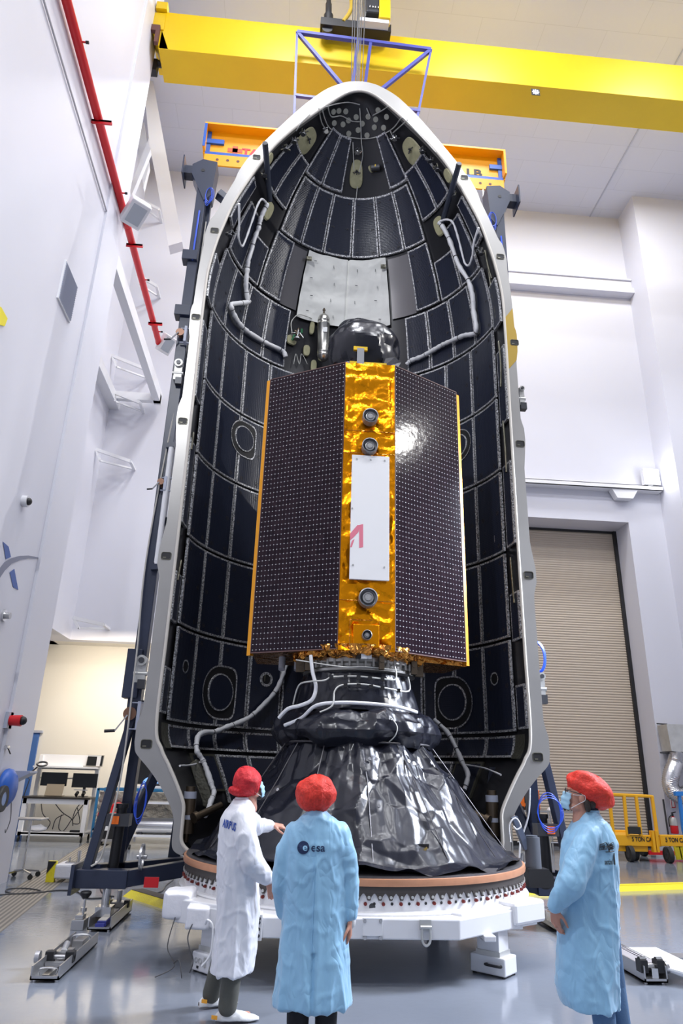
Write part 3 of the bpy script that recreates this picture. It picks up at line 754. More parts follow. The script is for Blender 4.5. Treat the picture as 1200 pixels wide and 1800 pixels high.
mb = MB(); mb.cyl((x0+.5, SY+.05, zt+.02), (x0+.5, SY+.12, zt+.02), 0.22, 24); mb.cyl((x1-.5, SY+.05, zt+.02), (x1-.5, SY+.12, zt+.02), 0.22, 24); build_each(mb, 'lifting_eye', 'orange', t)
mb = MB(); place_text(mb, 'TANDEMLOC', V(P(425, 268, Y=SY).x, SY+.015, 15.06), (1, 0, 0), (0, 0, 1), 0.26, 0.004, 0.012, 1.15, center=False); mb.build('beam_lettering', 'print_red', t, smooth=0)
mb = MB(); c = V(P(413, 263, Y=SY).x, SY, 15.16)
for a in range(2):
    w_, h_ = ((.17, .06), (.06, .13))[a]; mb.box(c.x-w_, c.x+w_, SY+.012, SY+.02, c.z-h_, c.z+h_)
mb.build('beam_emblem', simple('emblem_red', (0.6, 0.1, 0.02), 0.5), t, smooth=0)
mb = MB(); place_text(mb, 'LB', V(P(819, 296, Y=SY).x, SY+.015, 15.04), (1, 0, 0), (0, 0, 1), 0.30, 0.004, 0.010, 1.2, center=False); mb.build('load_lettering', 'print_black', t, smooth=0)
mb = MB()
mb.tube([V(3.98, SY-.06, zb-.4), V(3.98, SY-.06, 13.4)], 0.02, 6); mb.tube([V(-0.45, SY-.06, zb-.4), V(-0.45, SY-.06, 13.0)], 0.02, 6)
build_each(mb, 'sling', 'wire', t)
FYB = 11.6
t = thing('guard_frame', 'slender indigo blue rectangular frame standing behind the fairing tip', 'frame', (1, FYB, 15.4))
A, B = P(522, 57, Y=FYB), P(757, 88, Y=FYB); C1, D1 = P(517, 200, Y=FYB), P(735, 198, Y=FYB)
Cb, Db = A.lerp(C1, 1.6), B.lerp(D1, 1.75)
MB().bar(A, B, 0.09).build('top_rail', 'blue_frame', t, smooth=0)
MB().bar(A, Cb, 0.055).build('upright', 'blue_frame', t, smooth=0); MB().bar(B, Db, 0.055).build('upright', 'blue_frame', t, smooth=0)
MB().bar(P(629, 72, Y=FYB), P(615, 190, Y=FYB), 0.075).build('centre_post', 'blue_frame', t, smooth=0)
MB().bar(P(651, 76, Y=FYB), P(636, 190, Y=FYB), 0.075).build('centre_post', 'blue_frame', t, smooth=0)
MB().bar(A, P(622, 175, Y=FYB), 0.08).build('diagonal_brace', 'blue_frame', t, smooth=0); MB().bar(B, P(630, 190, Y=FYB), 0.08).build('diagonal_brace', 'blue_frame', t, smooth=0)
MB().bar(P(518, 168, Y=FYB), P(738, 196, Y=FYB), 0.07).build('lower_rail', 'blue_frame', t, smooth=0)

# ---------------------------------------------------------------- the rocket fairing half
FX, FY, FS = 0.833, 9.2, 0.92
PAIR = [  # (outer z, outer r, inner z, inner r) before scaling
 (.68, 2.12, .75, 2.06), (.78, 2.25, .86, 2.15), (1.12, 2.27, 1.12, 2.16), (1.35, 2.38, 1.31, 2.175), (1.6, 2.56, 1.55, 2.29), (1.84, 2.77, 1.78, 2.42),
 (2.0, 2.83, 1.98, 2.54), (2.3, 2.84, 2.3, 2.645), (3.5, 2.84, 3.5, 2.65), (5, 2.84, 5, 2.655), (7, 2.84, 6.9, 2.67), (8.6, 2.84, 8.4, 2.685), (9.5, 2.845, 9.3, 2.69), (10.3, 2.82, 10.0, 2.68),
 (11, 2.74, 10.65, 2.59), (11.5, 2.6, 11.1, 2.49), (12, 2.43, 11.6, 2.36), (12.5, 2.24, 12.1, 2.17), (13, 2.01, 12.55, 1.975), (13.5, 1.70, 13.05, 1.74),
 (14, 1.37, 13.5, 1.44), (14.4, 1.08, 13.9, 1.12), (14.8, .73, 14.35, .72), (15.04, .38, 14.69, .38), (15.11, .17, 14.82, .17), (15.13, 0, 14.85, 0)]
def zs(z): return 1.75+(z-1.75)*FS
po = [(r*FS, zs(z)) for z, r, _, _ in PAIR]; pi_ = [(r*FS, zs(z)) for _, _, z, r in PAIR]
def dense(L, n=8): return [(p.x, p.y) for p in smooth_path([V(a, b, 0) for a, b in L], n)]
PO, PI = dense(po), dense(pi_)
INZ = np.array([z for r, z in PI]); INR = np.array([r for r, z in PI])
def ri(z): return float(np.interp(z, INZ, INR))
LUG = [zs(a) for a in (2.12, 4.73, 7.03, 8.95, 10.93, 12.52)]
def lug(z):
    s = 0
    for c in LUG:
        d = abs(z-c)
        if d < .14: s = max(s, 1)
        elif d < .36: s = max(s, .5+.5*cos(pi*(d-.14)/.22))
    return s
t = thing('fairing_half', 'upright open rocket fairing half with silver rim and black panelled inside', 'rocket fairing', (FX, FY, 0))
fair = t
# rim flange (front face, inner face, outer face, back) following the profile on both sides
path = []
for side in (-1, 1):
    seq = []
    for (ro_, zo), (r2, z2) in zip(PO, PI):
        k = 0.055*lug(zo); dx, dz = ro_-r2, zo-z2; L = hypot(dx, dz) or 1
        seq.append(((FX+side*(ro_+k*dx/L), zo+k*dz/L), (FX+side*r2, z2)))
    path.append(seq)
full = path[0]+path[1][::-1][1:]
mb = MB(); vs = []; fs = []
TH = 0.10
for (ox, oz), (ix, iz) in full:
    vs += [(ox, FY, oz), (ix, FY, iz), (ix, FY+TH, iz), (ox, FY+TH, oz)]
n = len(full)
for i in range(n-1):
    for k in range(4):
        a, b = i*4+k, i*4+(k+1) % 4
        fs.append((a, b, b+4, a+4))
fs += [(0, 1, 2, 3), ((n-1)*4, (n-1)*4+3, (n-1)*4+2, (n-1)*4+1)]
mb.add(vs, fs); rim = mb.build('rim_flange', 'rim', t, smooth=35)
# gold reflection put into the colour of one stretch of the right-hand rim
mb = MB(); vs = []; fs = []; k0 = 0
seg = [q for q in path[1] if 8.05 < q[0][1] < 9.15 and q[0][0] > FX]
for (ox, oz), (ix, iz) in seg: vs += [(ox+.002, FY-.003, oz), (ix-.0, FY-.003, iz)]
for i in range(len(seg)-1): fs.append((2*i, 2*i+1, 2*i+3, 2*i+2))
mb.add(vs, fs); kid(mb, 'gold_reflection', simple('pale_gold_reflection', (0.62, 0.42, 0.10), 0.3, 0.7), rim, fix=False)
# cream seal along the inner edge
mb = MB(); mb.tube([V(ix+(0.012 if ix < FX else -0.012)*1.0, FY+0.0, iz-0.004) for (ox, oz), (ix, iz) in full], 0.022, 8)
mb.build('rim_seal', 'lip', t)
# latch holes
for hx, hy in ((257, 1308), (292, 977), (321, 740), (344, 557), (377, 405), (451, 276), (945, 1331), (929, 1011), (914, 780), (904, 602), (879, 451), (816, 312)):
    c = P(hx, hy, Y=FY-0.004); mb = MB()
    q = []
    W_, H_, R_ = .066, .052, .026
    for cx, cz, a0 in ((W_-R_, H_-R_, 0), (-W_+R_, H_-R_, 90), (-W_+R_, -H_+R_, 180), (W_-R_, -H_+R_, 270)):
        for k in range(5): a = radians(a0+k*22.5); q.append(c+V(cx+R_*cos(a), 0, cz+R_*sin(a)))
    mb.prism(q, (0, 0.02, 0)); mb.mat(1); mb.tube(q, 0.006, 5, closed=True)
    mb.mat(1).box(c.x-.045, c.x+.0, c.y-.004, c.y, c.z-.035, c.z-.015)
    mb.build('latch_hole', ['black', 'olivefoil'], t)
# outer shell and inner skin (surfaces of revolution, half turn)
mb = MB(); prof = [(r-.02, z) for r, z in PO]; mb.lathe(prof, (FX, FY+TH*.5, 0), 64, 0, pi); mb.build('outer_shell', 'shell_out', t, smooth=180)
mb = MB(); prof = [(max(ri(z)+0.005, 0.001), z) for z in INZ]; mb.lathe(prof, (FX, FY+.01, 0), 72, 0, pi); mb.build('inner_skin', 'skin_dark', t, smooth=180)
def S(th, z, off=0.0):
    """point on the inner surface at angle th (deg, 90 = back), height z, moved inwards by off"""
    r = ri(z)-off; a = radians(th); return V(FX+r*cos(a), FY+r*sin(a), z)
def onS(px, py, lift=.10):
    d = RM @ np.array([px-600.0, py-900.0, F_PX]); o_ = np.array([0, 0, CAM_H]); tt = 8.5/d[1]
    while True:
        p = o_+d*tt
        if p[1] >= FY-.3 and hypot(p[0]-FX, p[1]-FY) >= max(ri(p[2])-lift, .02) and p[1] >= FY-.05: break
        tt += .01/d[1]
        if p[1] > 13.5: break
    return V(*p)
def panel(th0, th1, z0, z1, off=0.06, th=0.035, tapew=0.030, mats=('panel', 'tape', 'rivet'), name='acoustic_panel', gap=0.007, skew=None, rivets=True, open_=()):
    if th0 > th1: th0, th1 = th1, th0
    zc = (z0+z1)/2; rc = ri(zc)
    dth = degrees(gap/rc); th0 += dth; th1 -= dth; z0 += gap; z1 -= gap
    wth = lambda z: degrees(tapew/max(ri(z), .3))
    nt_ = max(2, int((th1-th0)/3.0)); nz = max(2, int((z1-z0)/0.22))
    us = [0, None]+[i/nt_ for i in range(1, nt_)]+[None, 1]; mb = MB()
    tz = tapew/(z1-z0)
    U = [('e', 0), ('t', 0)]+[('f', i/nt_) for i in range(1, nt_)]+[('t', 1), ('e', 1)]
    W = [0, tz]+[tz+(1-2*tz)*i/nz for i in range(1, nz)]+[1-tz, 1]
    vs = []
    for kind, u in U:
        for w_ in W:
            z = z0+(z1-z0)*w_; a = th0+(th1-th0)*u
            if kind == 't': a += wth(z) if u == 0 else -wth(z)
            edge = kind == 'e' or w_ in (0, 1)
            vs.append(S(a, z, off+(0.004 if kind != 'f' and not edge else 0)))
    nu, nw = len(U), len(W); fs = []; ft = []
    for i in range(nu-1):
        for j in range(nw-1):
            f = (i*nw+j, (i+1)*nw+j, (i+1)*nw+j+1, i*nw+j+1)
            (ft if (i in (0, nu-2) or j in (0, nw-2)) else fs).append(f)
    base = len(mb.v); mb.v += [tuple(v) for v in vs]
    for f in fs: mb.f.append(f); mb.mi.append(0)
    for f in ft: mb.f.append(f); mb.mi.append(1)
    # side walls
    loop = [j for j in range(nw)]+[i*nw+nw-1 for i in range(1, nu)]+[(nu-1)*nw+j for j in range(nw-2, -1, -1)]+[i*nw for i in range(nu-2, 0, -1)]
    bk = []
    for i in loop:
        v = Vector(vs[i]); d = V(v.x-FX, v.y-FY, 0).normalized(); bk.append(v+d*(th))
    b0 = len(mb.v); mb.v += [tuple(v) for v in bk]
    for k in range(len(loop)):
        k2 = (k+1) % len(loop); mb.f.append((loop[k], loop[k2], b0+k2, b0+k)); mb.mi.append(1)
    if rivets:
        mb.mat(2)
        for fu in (.2, .8):
            for fz in (.12, .88) if z1-z0 < .7 else (.09, .5, .91):
                z = z0+(z1-z0)*fz; a = th0+(th1-th0)*fu; c = S(a, z, off+.001); nn = V(FX-c.x, FY-c.y, 0)
                mb.disc_on(c, nn, .034, .028, 12, .004); mb.disc_on(c, nn, .010, 0, 8, .005)
    return mb.build(name, list(mats), t, smooth=30, fix=False)
P_ = panel
# row 0 petals near the tip
for a, b in ((140, 120.6), (120.4, 100.2), (57, 37.8)): P_(a, b, 12.55, 13.31, tapew=.026)
for a, b in ((170.5, 154.6), (154.4, 140.2)): P_(a, b, 11.82, 12.68)
for a, b in ((38.5, 24.6), (24.4, 10)): P_(a, b, 11.80, 12.66)
# row 1 : six long petals
for a, b in ((138.4, 122.4), (122.2, 107.1), (106.9, 89.1), (88.9, 71.4), (71.2, 54.9), (54.7, 40)): P_(a, b, 11.48, 12.51, tapew=.028)
# row 2
P_(140, 126.2, 10.26, 11.44); P_(53.4, 39.8, 10.26, 11.44, tapew=.026)
P_(153.6, 141, 10.26, 11.05); P_(168.2, 153.9, 10.26, 11.30); P_(38.9, 25.7, 10.24, 11.02); P_(25.4, 11, 10.24, 11.40)
P_(179, 171.5, 10.55, 11.5, rivets=False); P_(9, 1.5, 10.6, 11.5, rivets=False)
# row 3
for a, b in ((170.2, 157.3), (157.1, 144.6), (144.4, 131.6), (131.4, 119.1), (60, 48.4), (48.2, 35.5), (35.3, 22.3), (22.1, 9.2)): P_(a, b, 8.96, 10.20)
P_(178.8, 170.8, 8.90, 9.78, rivets=False); P_(8.6, 1.2, 8.84, 9.74, rivets=False)
# rows 4 to 8
COLS = [170, 155, 140.5, 126.2, 111.8, 97.5, 83, 68.6, 54.4, 40.4, 25.9, 9.6]
def row(z0, z1, cols, skip=()):
    for a, b in cols:
        if (a, b) not in skip: P_(a-.1, b+.1, z0, z1)
def pairs(lo, hi): return [(COLS[i], COLS[i+1]) for i in range(len(COLS)-1) if i in range(lo, hi)]
ALL = list(zip(COLS[:-1], COLS[1:]))
L_ = ALL[:4]; R_ = ALL[7:]
row(7.60, 8.92, L_+R_)
def holed(th0, th1, z0, z1, hc, hz, hr_th, hr_z):
    pass
row(6.28, 7.57, [L_[0], L_[3]]+[R_[0], R_[3]])
P_(155, 140.7, 6.28, 7.57); P_(140.3, 126.3, 6.28, 7.57); P_(54.3, 40.5, 6.28, 7.57); P_(40.3, 26, 6.28, 7.57)
row(4.93, 6.25, [ALL[0], ALL[1], ALL[2], ALL[8], ALL[9], ALL[10]])
row(3.63, 4.90, [ALL[0], ALL[1], ALL[2], ALL[8], ALL[9], ALL[10]])
row(2.33, 3.60, ALL[:4]+ALL[4:7]+ALL[7:])
row(1.99, 2.29, ALL[:5]+ALL[6:])
# cone shaped rows at the foot
for a, b in ((141, 126), (125.8, 112), (68, 54.2), (54, 40)): P_(a, b, 1.30, 1.95, off=.05)
for a, b in ((155, 141.2), (39.8, 26)): P_(a, b, 1.45, 1.95, off=.03, mats=('panel', 'olivefoil', 'rivet'))
# edge strips beside the rim
for z0, z1 in ((7.05, 8.45), (5.0, 6.35), (3.6, 4.3), (2.4, 3.0)):
    P_(178.6, 171.5, z0, z1, rivets=False, off=.04); P_(8.4, 1.3, z0-.05, z1-.05, rivets=False, off=.04)
# silver step blocks at both ends of the lowest row
for th0, th1 in ((170.3, 176.5), (9.2, 3)):
    mb = MB(); mb.grid(lambda u, v: S(th0+(th1-th0)*u, 1.98+.31*v, .06-.02*u), 4, 4); mb.build('step_foil', 'olivefoil', t, fix=False)
# recessed round access ports
def ring_patch(thc, zc, rad, name, wid=.022, off=.066, mats='tape', disc=None, squareside=0):
    R0 = ri(zc); mb = MB(); n = 48; vs = []
    for i in range(n):
        a = 2*pi*i/n
        for rr_ in (rad-wid/2, rad+wid/2):
            vs.append(S(thc+degrees(rr_*cos(a)/R0), zc+rr_*sin(a), off))
    fs = [(2*i, 2*i+1, 2*((i+1) % n)+1, 2*((i+1) % n)) for i in range(n)]
    mb.add(vs, fs)
    if disc:
        mb.mat(1); c = len(mb.v); mb.v.append(tuple(S(thc, zc, off-.002)))
        for i in range(n): a = 2*pi*i/n; mb.v.append(tuple(S(thc+degrees((rad-wid/2)*cos(a)/R0), zc+(rad-wid/2)*sin(a), off-.002)))
        for i in range(n): mb.f.append((c, c+1+i, c+1+(i+1) % n)); mb.mi.append(1)
    return mb.build(name, [mats]+([disc] if disc else []), t, fix=False)
def port(thc, zc, rad, sq):
    """round door standing proud in a dark D-shaped recess edged with tape; sq = side of the square corner"""
    R0 = ri(zc); pts = []
    ro_ = rad*1.36; n = 60
    for i in range(n):
        a = 2*pi*i/n; x, y = ro_*cos(a), ro_*sin(a)
        if x*sq > 0:   # squared side with rounded corners
            k = 5.0; s_ = (abs(cos(a))**k+abs(sin(a))**k)**(-1/k); x, y = ro_*.86*s_*cos(a), ro_*s_*sin(a)
        pts.append((x, y))
    def q(x, y, off): return S(thc+degrees(x/R0), zc+y, off)
    mb = MB(); mb.v.append(tuple(q(0, 0, .0665)))
    mb.v += [tuple(q(x, y, .0665)) for x, y in pts]
    for i in range(n): mb.f.append((0, 1+i, 1+(i+1) % n)); mb.mi.append(0)
    b0 = len(mb.v)
    for x, y in pts: mb.v.append(tuple(q(x, y, .069))); mb.v.append(tuple(q(x*1.07, y*1.07, .073)))
    for i in range(n): j = (i+1) % n; mb.f.append((b0+2*i, b0+2*i+1, b0+2*j+1, b0+2*j)); mb.mi.append(1)
    pr = mb.build('access_port', ['black', 'tape'], t, fix=False)
    mb = MB(); n2 = 48; c0 = len(mb.v)
    mb.v.append(tuple(q(0, 0, .085)))
    mb.v += [tuple(q(rad*cos(2*pi*i/n2), rad*sin(2*pi*i/n2), .085)) for i in range(n2)]
    mb.v += [tuple(q(rad*cos(2*pi*i/n2), rad*sin(2*pi*i/n2), .067)) for i in range(n2)]
    mb.v += [tuple(q(rad*.92*cos(2*pi*i/n2), rad*.92*sin(2*pi*i/n2), .088)) for i in range(n2)]
    for i in range(n2):
        j = (i+1) % n2
        mb.f.append((0, 1+i, 1+j)); mb.mi.append(0); mb.f.append((1+i, 1+j, 1+n2+j, 1+n2+i)); mb.mi.append(1)
        mb.f.append((1+2*n2+i, 1+2*n2+j, 1+j, 1+i)); mb.mi.append(1)
    kid(mb, 'port_door', ['panel', 'tape'], pr, fix=False)
port(139.6, 2.83, .275, -1); port(41.4, 2.81, .275, 1)
port(138.0, 7.14, .235, -1); port(34.8, 7.14, .215, 1)
ring_patch(161.1, 3.09, .085, 'vent_port', disc='black'); ring_patch(20.2, 3.09, .085, 'vent_port', disc='black')
mb = MB(); c = S(118.6, 3.11, .068); mb.disc_on(c, V(FX-c.x, FY-c.y, 0), .115, .075, 32, .006); mb.mat(1).disc_on(c, V(FX-c.x, FY-c.y, 0), .075, 0, 24, .002); mb.mat(2)
mb.tube([c+V(-.03, -.0, -.07), c+V(-.02, -.02, .07)], .012, 6)
mb.build('purge_port', ['tape', 'black', 'olivefoil'], t)

# bare satin skin and equipment bay above the satellite
def patch(a0, a1, z0, z1, name, mats, off=.03, nu=16, nv=12, fn=None):
    mb = MB(); mb.grid(lambda u, v: S(a0+(a1-a0)*u, z0+(z1-z0)*v, off+(fn(u, v) if fn else 0)), nu, nv)
    return mb.build(name, mats, t, fix=False, smooth=60)
patch(126, 116.6, 10.25, 11.42, 'bare_skin', 'skin_grey'); patch(66.4, 53.6, 10.25, 11.42, 'bare_skin', 'skin_grey')
# crumpled white blanket: 4 x 4 quilt
def quilt(u, v):
    return .06+.030*noise.noise(V(u*5, v*5, 1))+.030*max(0, .25-abs(noise.noise(V(u*4+3, v*4, 7))))+.004*noise.noise(V(u*20, v*18, 4))-(.03 if abs(u-.53) < .012 else 0)
bl = patch(116, 67.5, 10.12, 11.44, 'thermal_blanket', 'blanket', .0, 70, 60, quilt)
mb = MB()
rnd = random.Random(3)
for i in range(4):
    for j in range(4):
        u = .12+.25*i+rnd.uniform(-.03, .03); v = .12+.24*j+rnd.uniform(-.03, .03); a = 116+(67.5-116)*u; z = 10.12+1.32*v
        c = S(a, z, .09); k = rnd.random() < .5
        mb.box(c.x-(.025 if k else .004), c.x+(.025 if k else .004), c.y-.012, c.y, c.z-(.004 if k else .03), c.z+(.004 if k else .03))
mb.mat(1)
for z in (11.25, ):
    for a in (115.5, 69): c = S(a, z, .12); mb.box(c.x-.05, c.x+.05, c.y-.03, c.y+.02, c.z-.04, c.z+.03)
kid(mb, 'blanket_tab', ['dgrey', 'olivefoil'], bl, smooth=0)
# gas bottle
a, b = S(102.8, 10.20, .24), S(101.2, 9.22, .24)
mb = MB(); d = (b-a); prof = [(0, 0), (.05, .01), (.10, .05), (.115, .10)]
pts = []; rad = []
for r_, s_ in [(.0, -.02), (.05, 0), (.095, .04), (.118, .10), (.118, .13), (.122, .135), (.122, .15), (.118, .155), (.118, .20), (.122, .205), (.122, .22), (.118, .225), (.118, .80), (.122, .805), (.122, .82), (.118, .825), (.118, .87), (.122, .875), (.122, .89), (.118, .90), (.095, .96), (.05, 1.0), (0, 1.02)]:
    pts.append(a.lerp(b, s_)); rad.append(max(r_, .001))
mb.tube(pts, 1, 24, radii=rad); gb = mb.build('gas_bottle', simple('bottle_aluminium', (0.55, 0.54, 0.50), 0.28, 0.95), t)
mb = MB(); c = a.lerp(b, .40)+V(0.01, -.121, 0); mb.box(c.x-.035, c.x+.055, c.y-.004, c.y+.01, c.z-.06, c.z+.05); kid(mb, 'bottle_label', 'whitepanel', gb, smooth=0)
mb = MB(); mb.tube([a, a+V(0, 0, .14)], .018, 8); mb.tube([a+V(-.03, 0, .10), a+V(.03, 0, .10)], .015, 8); kid(mb, 'bottle_valve', 'bronze', gb)
# cream pads with spoked fittings
def pad(th, z, w_, h_, fitting=True, name='mounting_pad', spokes=8):
    R0 = max(ri(z), .5); n = 36; mb = MB(); k = 2.8
    vs0, vs1 = [], []
    for i in range(n):
        a = 2*pi*i/n; s_ = (abs(cos(a))**k+abs(sin(a))**k)**(-1/k)
        x, y = w_*s_*cos(a), h_*s_*sin(a); vs0.append(S(th+degrees(x/R0), z+y, .03)); vs1.append(S(th+degrees(x*.92/R0), z+y*.92, .055))
    b = len(mb.v); mb.v += [tuple(v) for v in vs0+vs1]+[tuple(S(th, z, .057))]
    for i in range(n):
        j = (i+1) % n; mb.f += [(i, j, n+j, n+i), (n+i, n+j, 2*n)]; mb.mi += [0, 0]
    pd = mb.build(name, ['pad'], t, fix=False)
    if fitting:
        mb = MB(); c = S(th, z, .07); nn = (V(FX, FY, z+.3)-c).normalized(); A, bb = mb.ring(c, nn, .05, spokes)
        for p in A: mb.tube([c+nn*.02, p+nn*.01], .008, 6); mb.ell(p+(p-c)*.35, .012, .012, .012, 8)
        mb.cyl(c, c+nn*.05, .018, 10)
        kid(mb, 'pad_fitting', 'dgrey', pd)
pad(159, 12.86, .20, .19); pad(19.5, 12.82, .20, .19); pad(88.3, 12.86, .13, .20)
pad(152.2, 11.55, .12, .16, False); pad(28, 11.54, .13, .17, False); pad(4, 12.0, .1, .12, False); pad(176, 12.0, .1, .12, False)
for th, z, w_, h_ in ((116.5, 9.62, .11, .10), (108.5, 9.50, .07, .12), (107, 10.0, .05, .14), (104.5, 9.2, .06, .14), (69.5, 9.72, .06, .06), (67.5, 9.35, .09, .11)): pad(th, z, w_, h_, False)
# camera-like dark drum next to the pad
mb = MB(); c = S(66, 12.88, .05); mb.tube([c+V(-.12, 0, 0), c+V(-.10, -.02, 0)], .07, 12); mb.mat(1).tube([c+V(-.10, -.03, 0), c+V(.06, -.08, -.01)], .065, 16); mb.mat(2).tube([c+V(-.03, -.05, .0), c+V(-.01, -.056, 0)], .068, 16)
mb.build('sensor_drum', ['pad', 'dgrey', 'yellow_tape2'], t)
# valve cluster left of the bottle and small clusters elsewhere
def cluster(th, z, s_, seed, name='valve_cluster', mats=('alu', 'bronze', 'green')):
    r_ = random.Random(seed); mb = MB(); c = S(th, z, .12)
    for i in range(9):
        p = c+V(r_.uniform(-1, 1), r_.uniform(-.4, .3), r_.uniform(-1, 1))*s_*.6; d = V(r_.uniform(-1, 1), r_.uniform(-.3, .3), r_.uniform(-1, 1)).normalized()*s_*r_.uniform(.2, .5)
        mb.mat(r_.choice([0, 0, 1, 2] if len(mats) > 2 else [0, 1])); mb.cyl(p-d, p+d, s_*r_.uniform(.06, .17), 10)
    mb.mat(0).cyl(c+V(0, -.03, -s_*.9), c+V(0, -.03, -s_*.7), s_*.42, 18)
    mb.cyl(c+V(0, -.03, -s_*.8), c+V(0.02, -.02, s_*.6), s_*.10, 10)
    return mb.build(name, list(mats), t)
cluster(114.8, 9.72, .15, 1); cluster(69.8, 9.80, .10, 2); cluster(88.5, 13.12, .10, 3, mats=('steel', 'dgrey')); cluster(150, 13.15, .10, 4, mats=('steel', 'dgrey')); cluster(27, 13.1, .10, 5, mats=('steel', 'dgrey'))
for k, (th, z) in enumerate(((173, 12.75), (173.5, 12.55), (174, 12.35), (7, 12.6), (6.5, 12.4), (6, 12.2), (175, 11.7), (5, 11.6), (4, 10.35), (176, 10.3))):
    cluster(th, z, .10, 20+k, 'edge_fitting', ('dgrey', 'olivefoil'))
# tip cap plate
mb = MB(); c = P(627, 194, Y=FY+1.0)
mb.box(c.x-.26, c.x+.06, c.y, c.y+.01, c.z-.10, c.z+.12); mb.build('tip_plate', 'dgrey', t, smooth=0)
mb = MB()
r_ = random.Random(5)
for k in range(17):
    th = 22+k*8.5; z = (13.45, 13.60, 13.38, 13.53)[k % 4]; c = S(th, z, .01); nn = (V(FX, FY-.2, z-1.0)-c)
    mb.disc_on(c, nn, .05, 0, 16, .012)
build_each(mb, 'tip_bolt', simple('pale_bolt_head', (0.42, 0.42, 0.36), 0.5), t)
# pushers : two dark tubes sticking out
for q0, q1 in (((474, 352), (466, 254)), ((777, 392), (806, 290))):
    a = onS(q0[0], q0[1], .10); b = P(*q1, Y=FY-.45); mb = MB(); mb.cyl(a, b, .05, 16); ps = mb.build('pusher_tube', simple('tube_navy', (0.06, 0.07, 0.10), 0.4, .3), t)
    dd = (b-a).normalized(); mb = MB(); mb.cyl(b-dd*.01, b+dd*.03, .052, 16, .045); mb.cyl(b+dd*.03, b+dd*.031, .03, 12); kid(mb, 'pusher_tip', 'dgrey', ps)
# harnesses and wires on the inside
def harness(pts, r, name='wire_harness', mat='hose', lift=.10, n=6, ties=True, seed=1):
    q = [onS(x, y, lift) for x, y in pts]; sp = smooth_path(q, n); rr_ = random.Random(seed)
    mb = MB(); mb.tube(sp, r, 10, radii=[r*(1+.18*rr_.uniform(-1, 1)) for _ in sp]); h = mb.build(name, mat, t)
    if ties:
        mb = MB()
        for i in range(3, len(sp)-2, max(5, int(len(sp)/10))): mb.tube([sp[i], sp[i]+(sp[i+1]-sp[i]).normalized()*.010], r*1.12, 10)
        kid(mb, 'cable_tie', 'darkwire', h)
    return h
harness([(470, 358), (462, 374), (457, 388), (454, 402), (447, 420), (442, 440), (436, 460), (434, 480), (432, 500), (435, 525), (436, 531), (412, 534), (406, 537), (411, 552), (420, 568), (434, 582), (452, 594), (470, 604), (485, 611), (498, 618), (502, 628)], .042, lift=.14)
harness([(468, 357), (460, 350), (452, 362), (443, 388), (432, 420), (425, 433), (419, 418), (420, 395), (420, 358)], .020, 'wire_loop', lift=.16, ties=False)
harness([(772, 391), (780, 402), (788, 418), (795, 436), (806, 466), (822, 492), (830, 518), (832, 545), (836, 583), (815, 590), (798, 597), (778, 606), (757, 618), (738, 628), (722, 634), (714, 641)], .042, lift=.14, seed=2)
harness([(773, 389), (785, 386), (796, 392), (805, 418), (812, 446), (817, 463), (824, 466), (830, 450), (833, 425), (841, 400)], .020, 'wire_loop', lift=.16, ties=False)
harness([(507, 1155), (500, 1178), (486, 1212), (462, 1240), (441, 1259), (420, 1270), (398, 1278), (378, 1286), (362, 1287), (350, 1292), (346, 1303), (346, 1320), (355, 1334), (362, 1350), (372, 1380), (376, 1394), (370, 1410), (366, 1424), (360, 1434)], .036, lift=.16, seed=3)
harness([(763, 1265), (785, 1286), (800, 1312), (812, 1340), (822, 1362), (816, 1388)], .034, lift=.2, seed=4)
harness([(816, 1344), (850, 1350), (880, 1362)], .012, 'wire_loop', lift=.12, ties=False)
harness([(360, 1336), (340, 1344), (316, 1346)], .012, 'wire_loop', lift=.12, ties=False)
for k, pts in enumerate(([(572, 188), (590, 183), (612, 180), (632, 184)], [(632, 190), (634, 222), (635, 250), (637, 275), (630, 310), (626, 348)], [(576, 186), (582, 205), (600, 204), (618, 213), (633, 214)], [(566, 192), (572, 212), (580, 226), (600, 238), (636, 244), (664, 240), (690, 226), (705, 208), (714, 213), (740, 240), (766, 268)],
                          [(686, 230), (690, 240), (696, 245)], [(690, 234), (716, 211)], [(644, 190), (650, 204)], [(655, 203), (672, 194), (682, 187)], [(545, 200), (530, 215), (520, 230)], [(620, 250), (622, 300)], [(560, 190), (565, 215), (573, 228)])):
    harness(pts, .011, 'tip_wire', 'wire', lift=.05, ties=False)
for pts in ([(858, 470), (862, 500), (868, 530), (872, 560)], [(876, 600), (880, 640), (880, 680)], [(884, 740), (888, 790), (890, 830)], [(897, 980), (902, 1040), (904, 1060)], [(340, 760), (336, 790)], [(318, 985), (312, 1020)], [(852, 440), (858, 470), (864, 490)]):
    harness(pts, .018, 'edge_rod', 'olivefoil', lift=.05, ties=False)
harness([(513, 585), (512, 566), (524, 553), (538, 556), (548, 560)], .010, 'tip_wire', 'wire', lift=.1, ties=False)
harness([(516, 640), (520, 622), (526, 640), (530, 622), (540, 640)], .006, 'tip_wire', 'wire', lift=.06, ties=False)
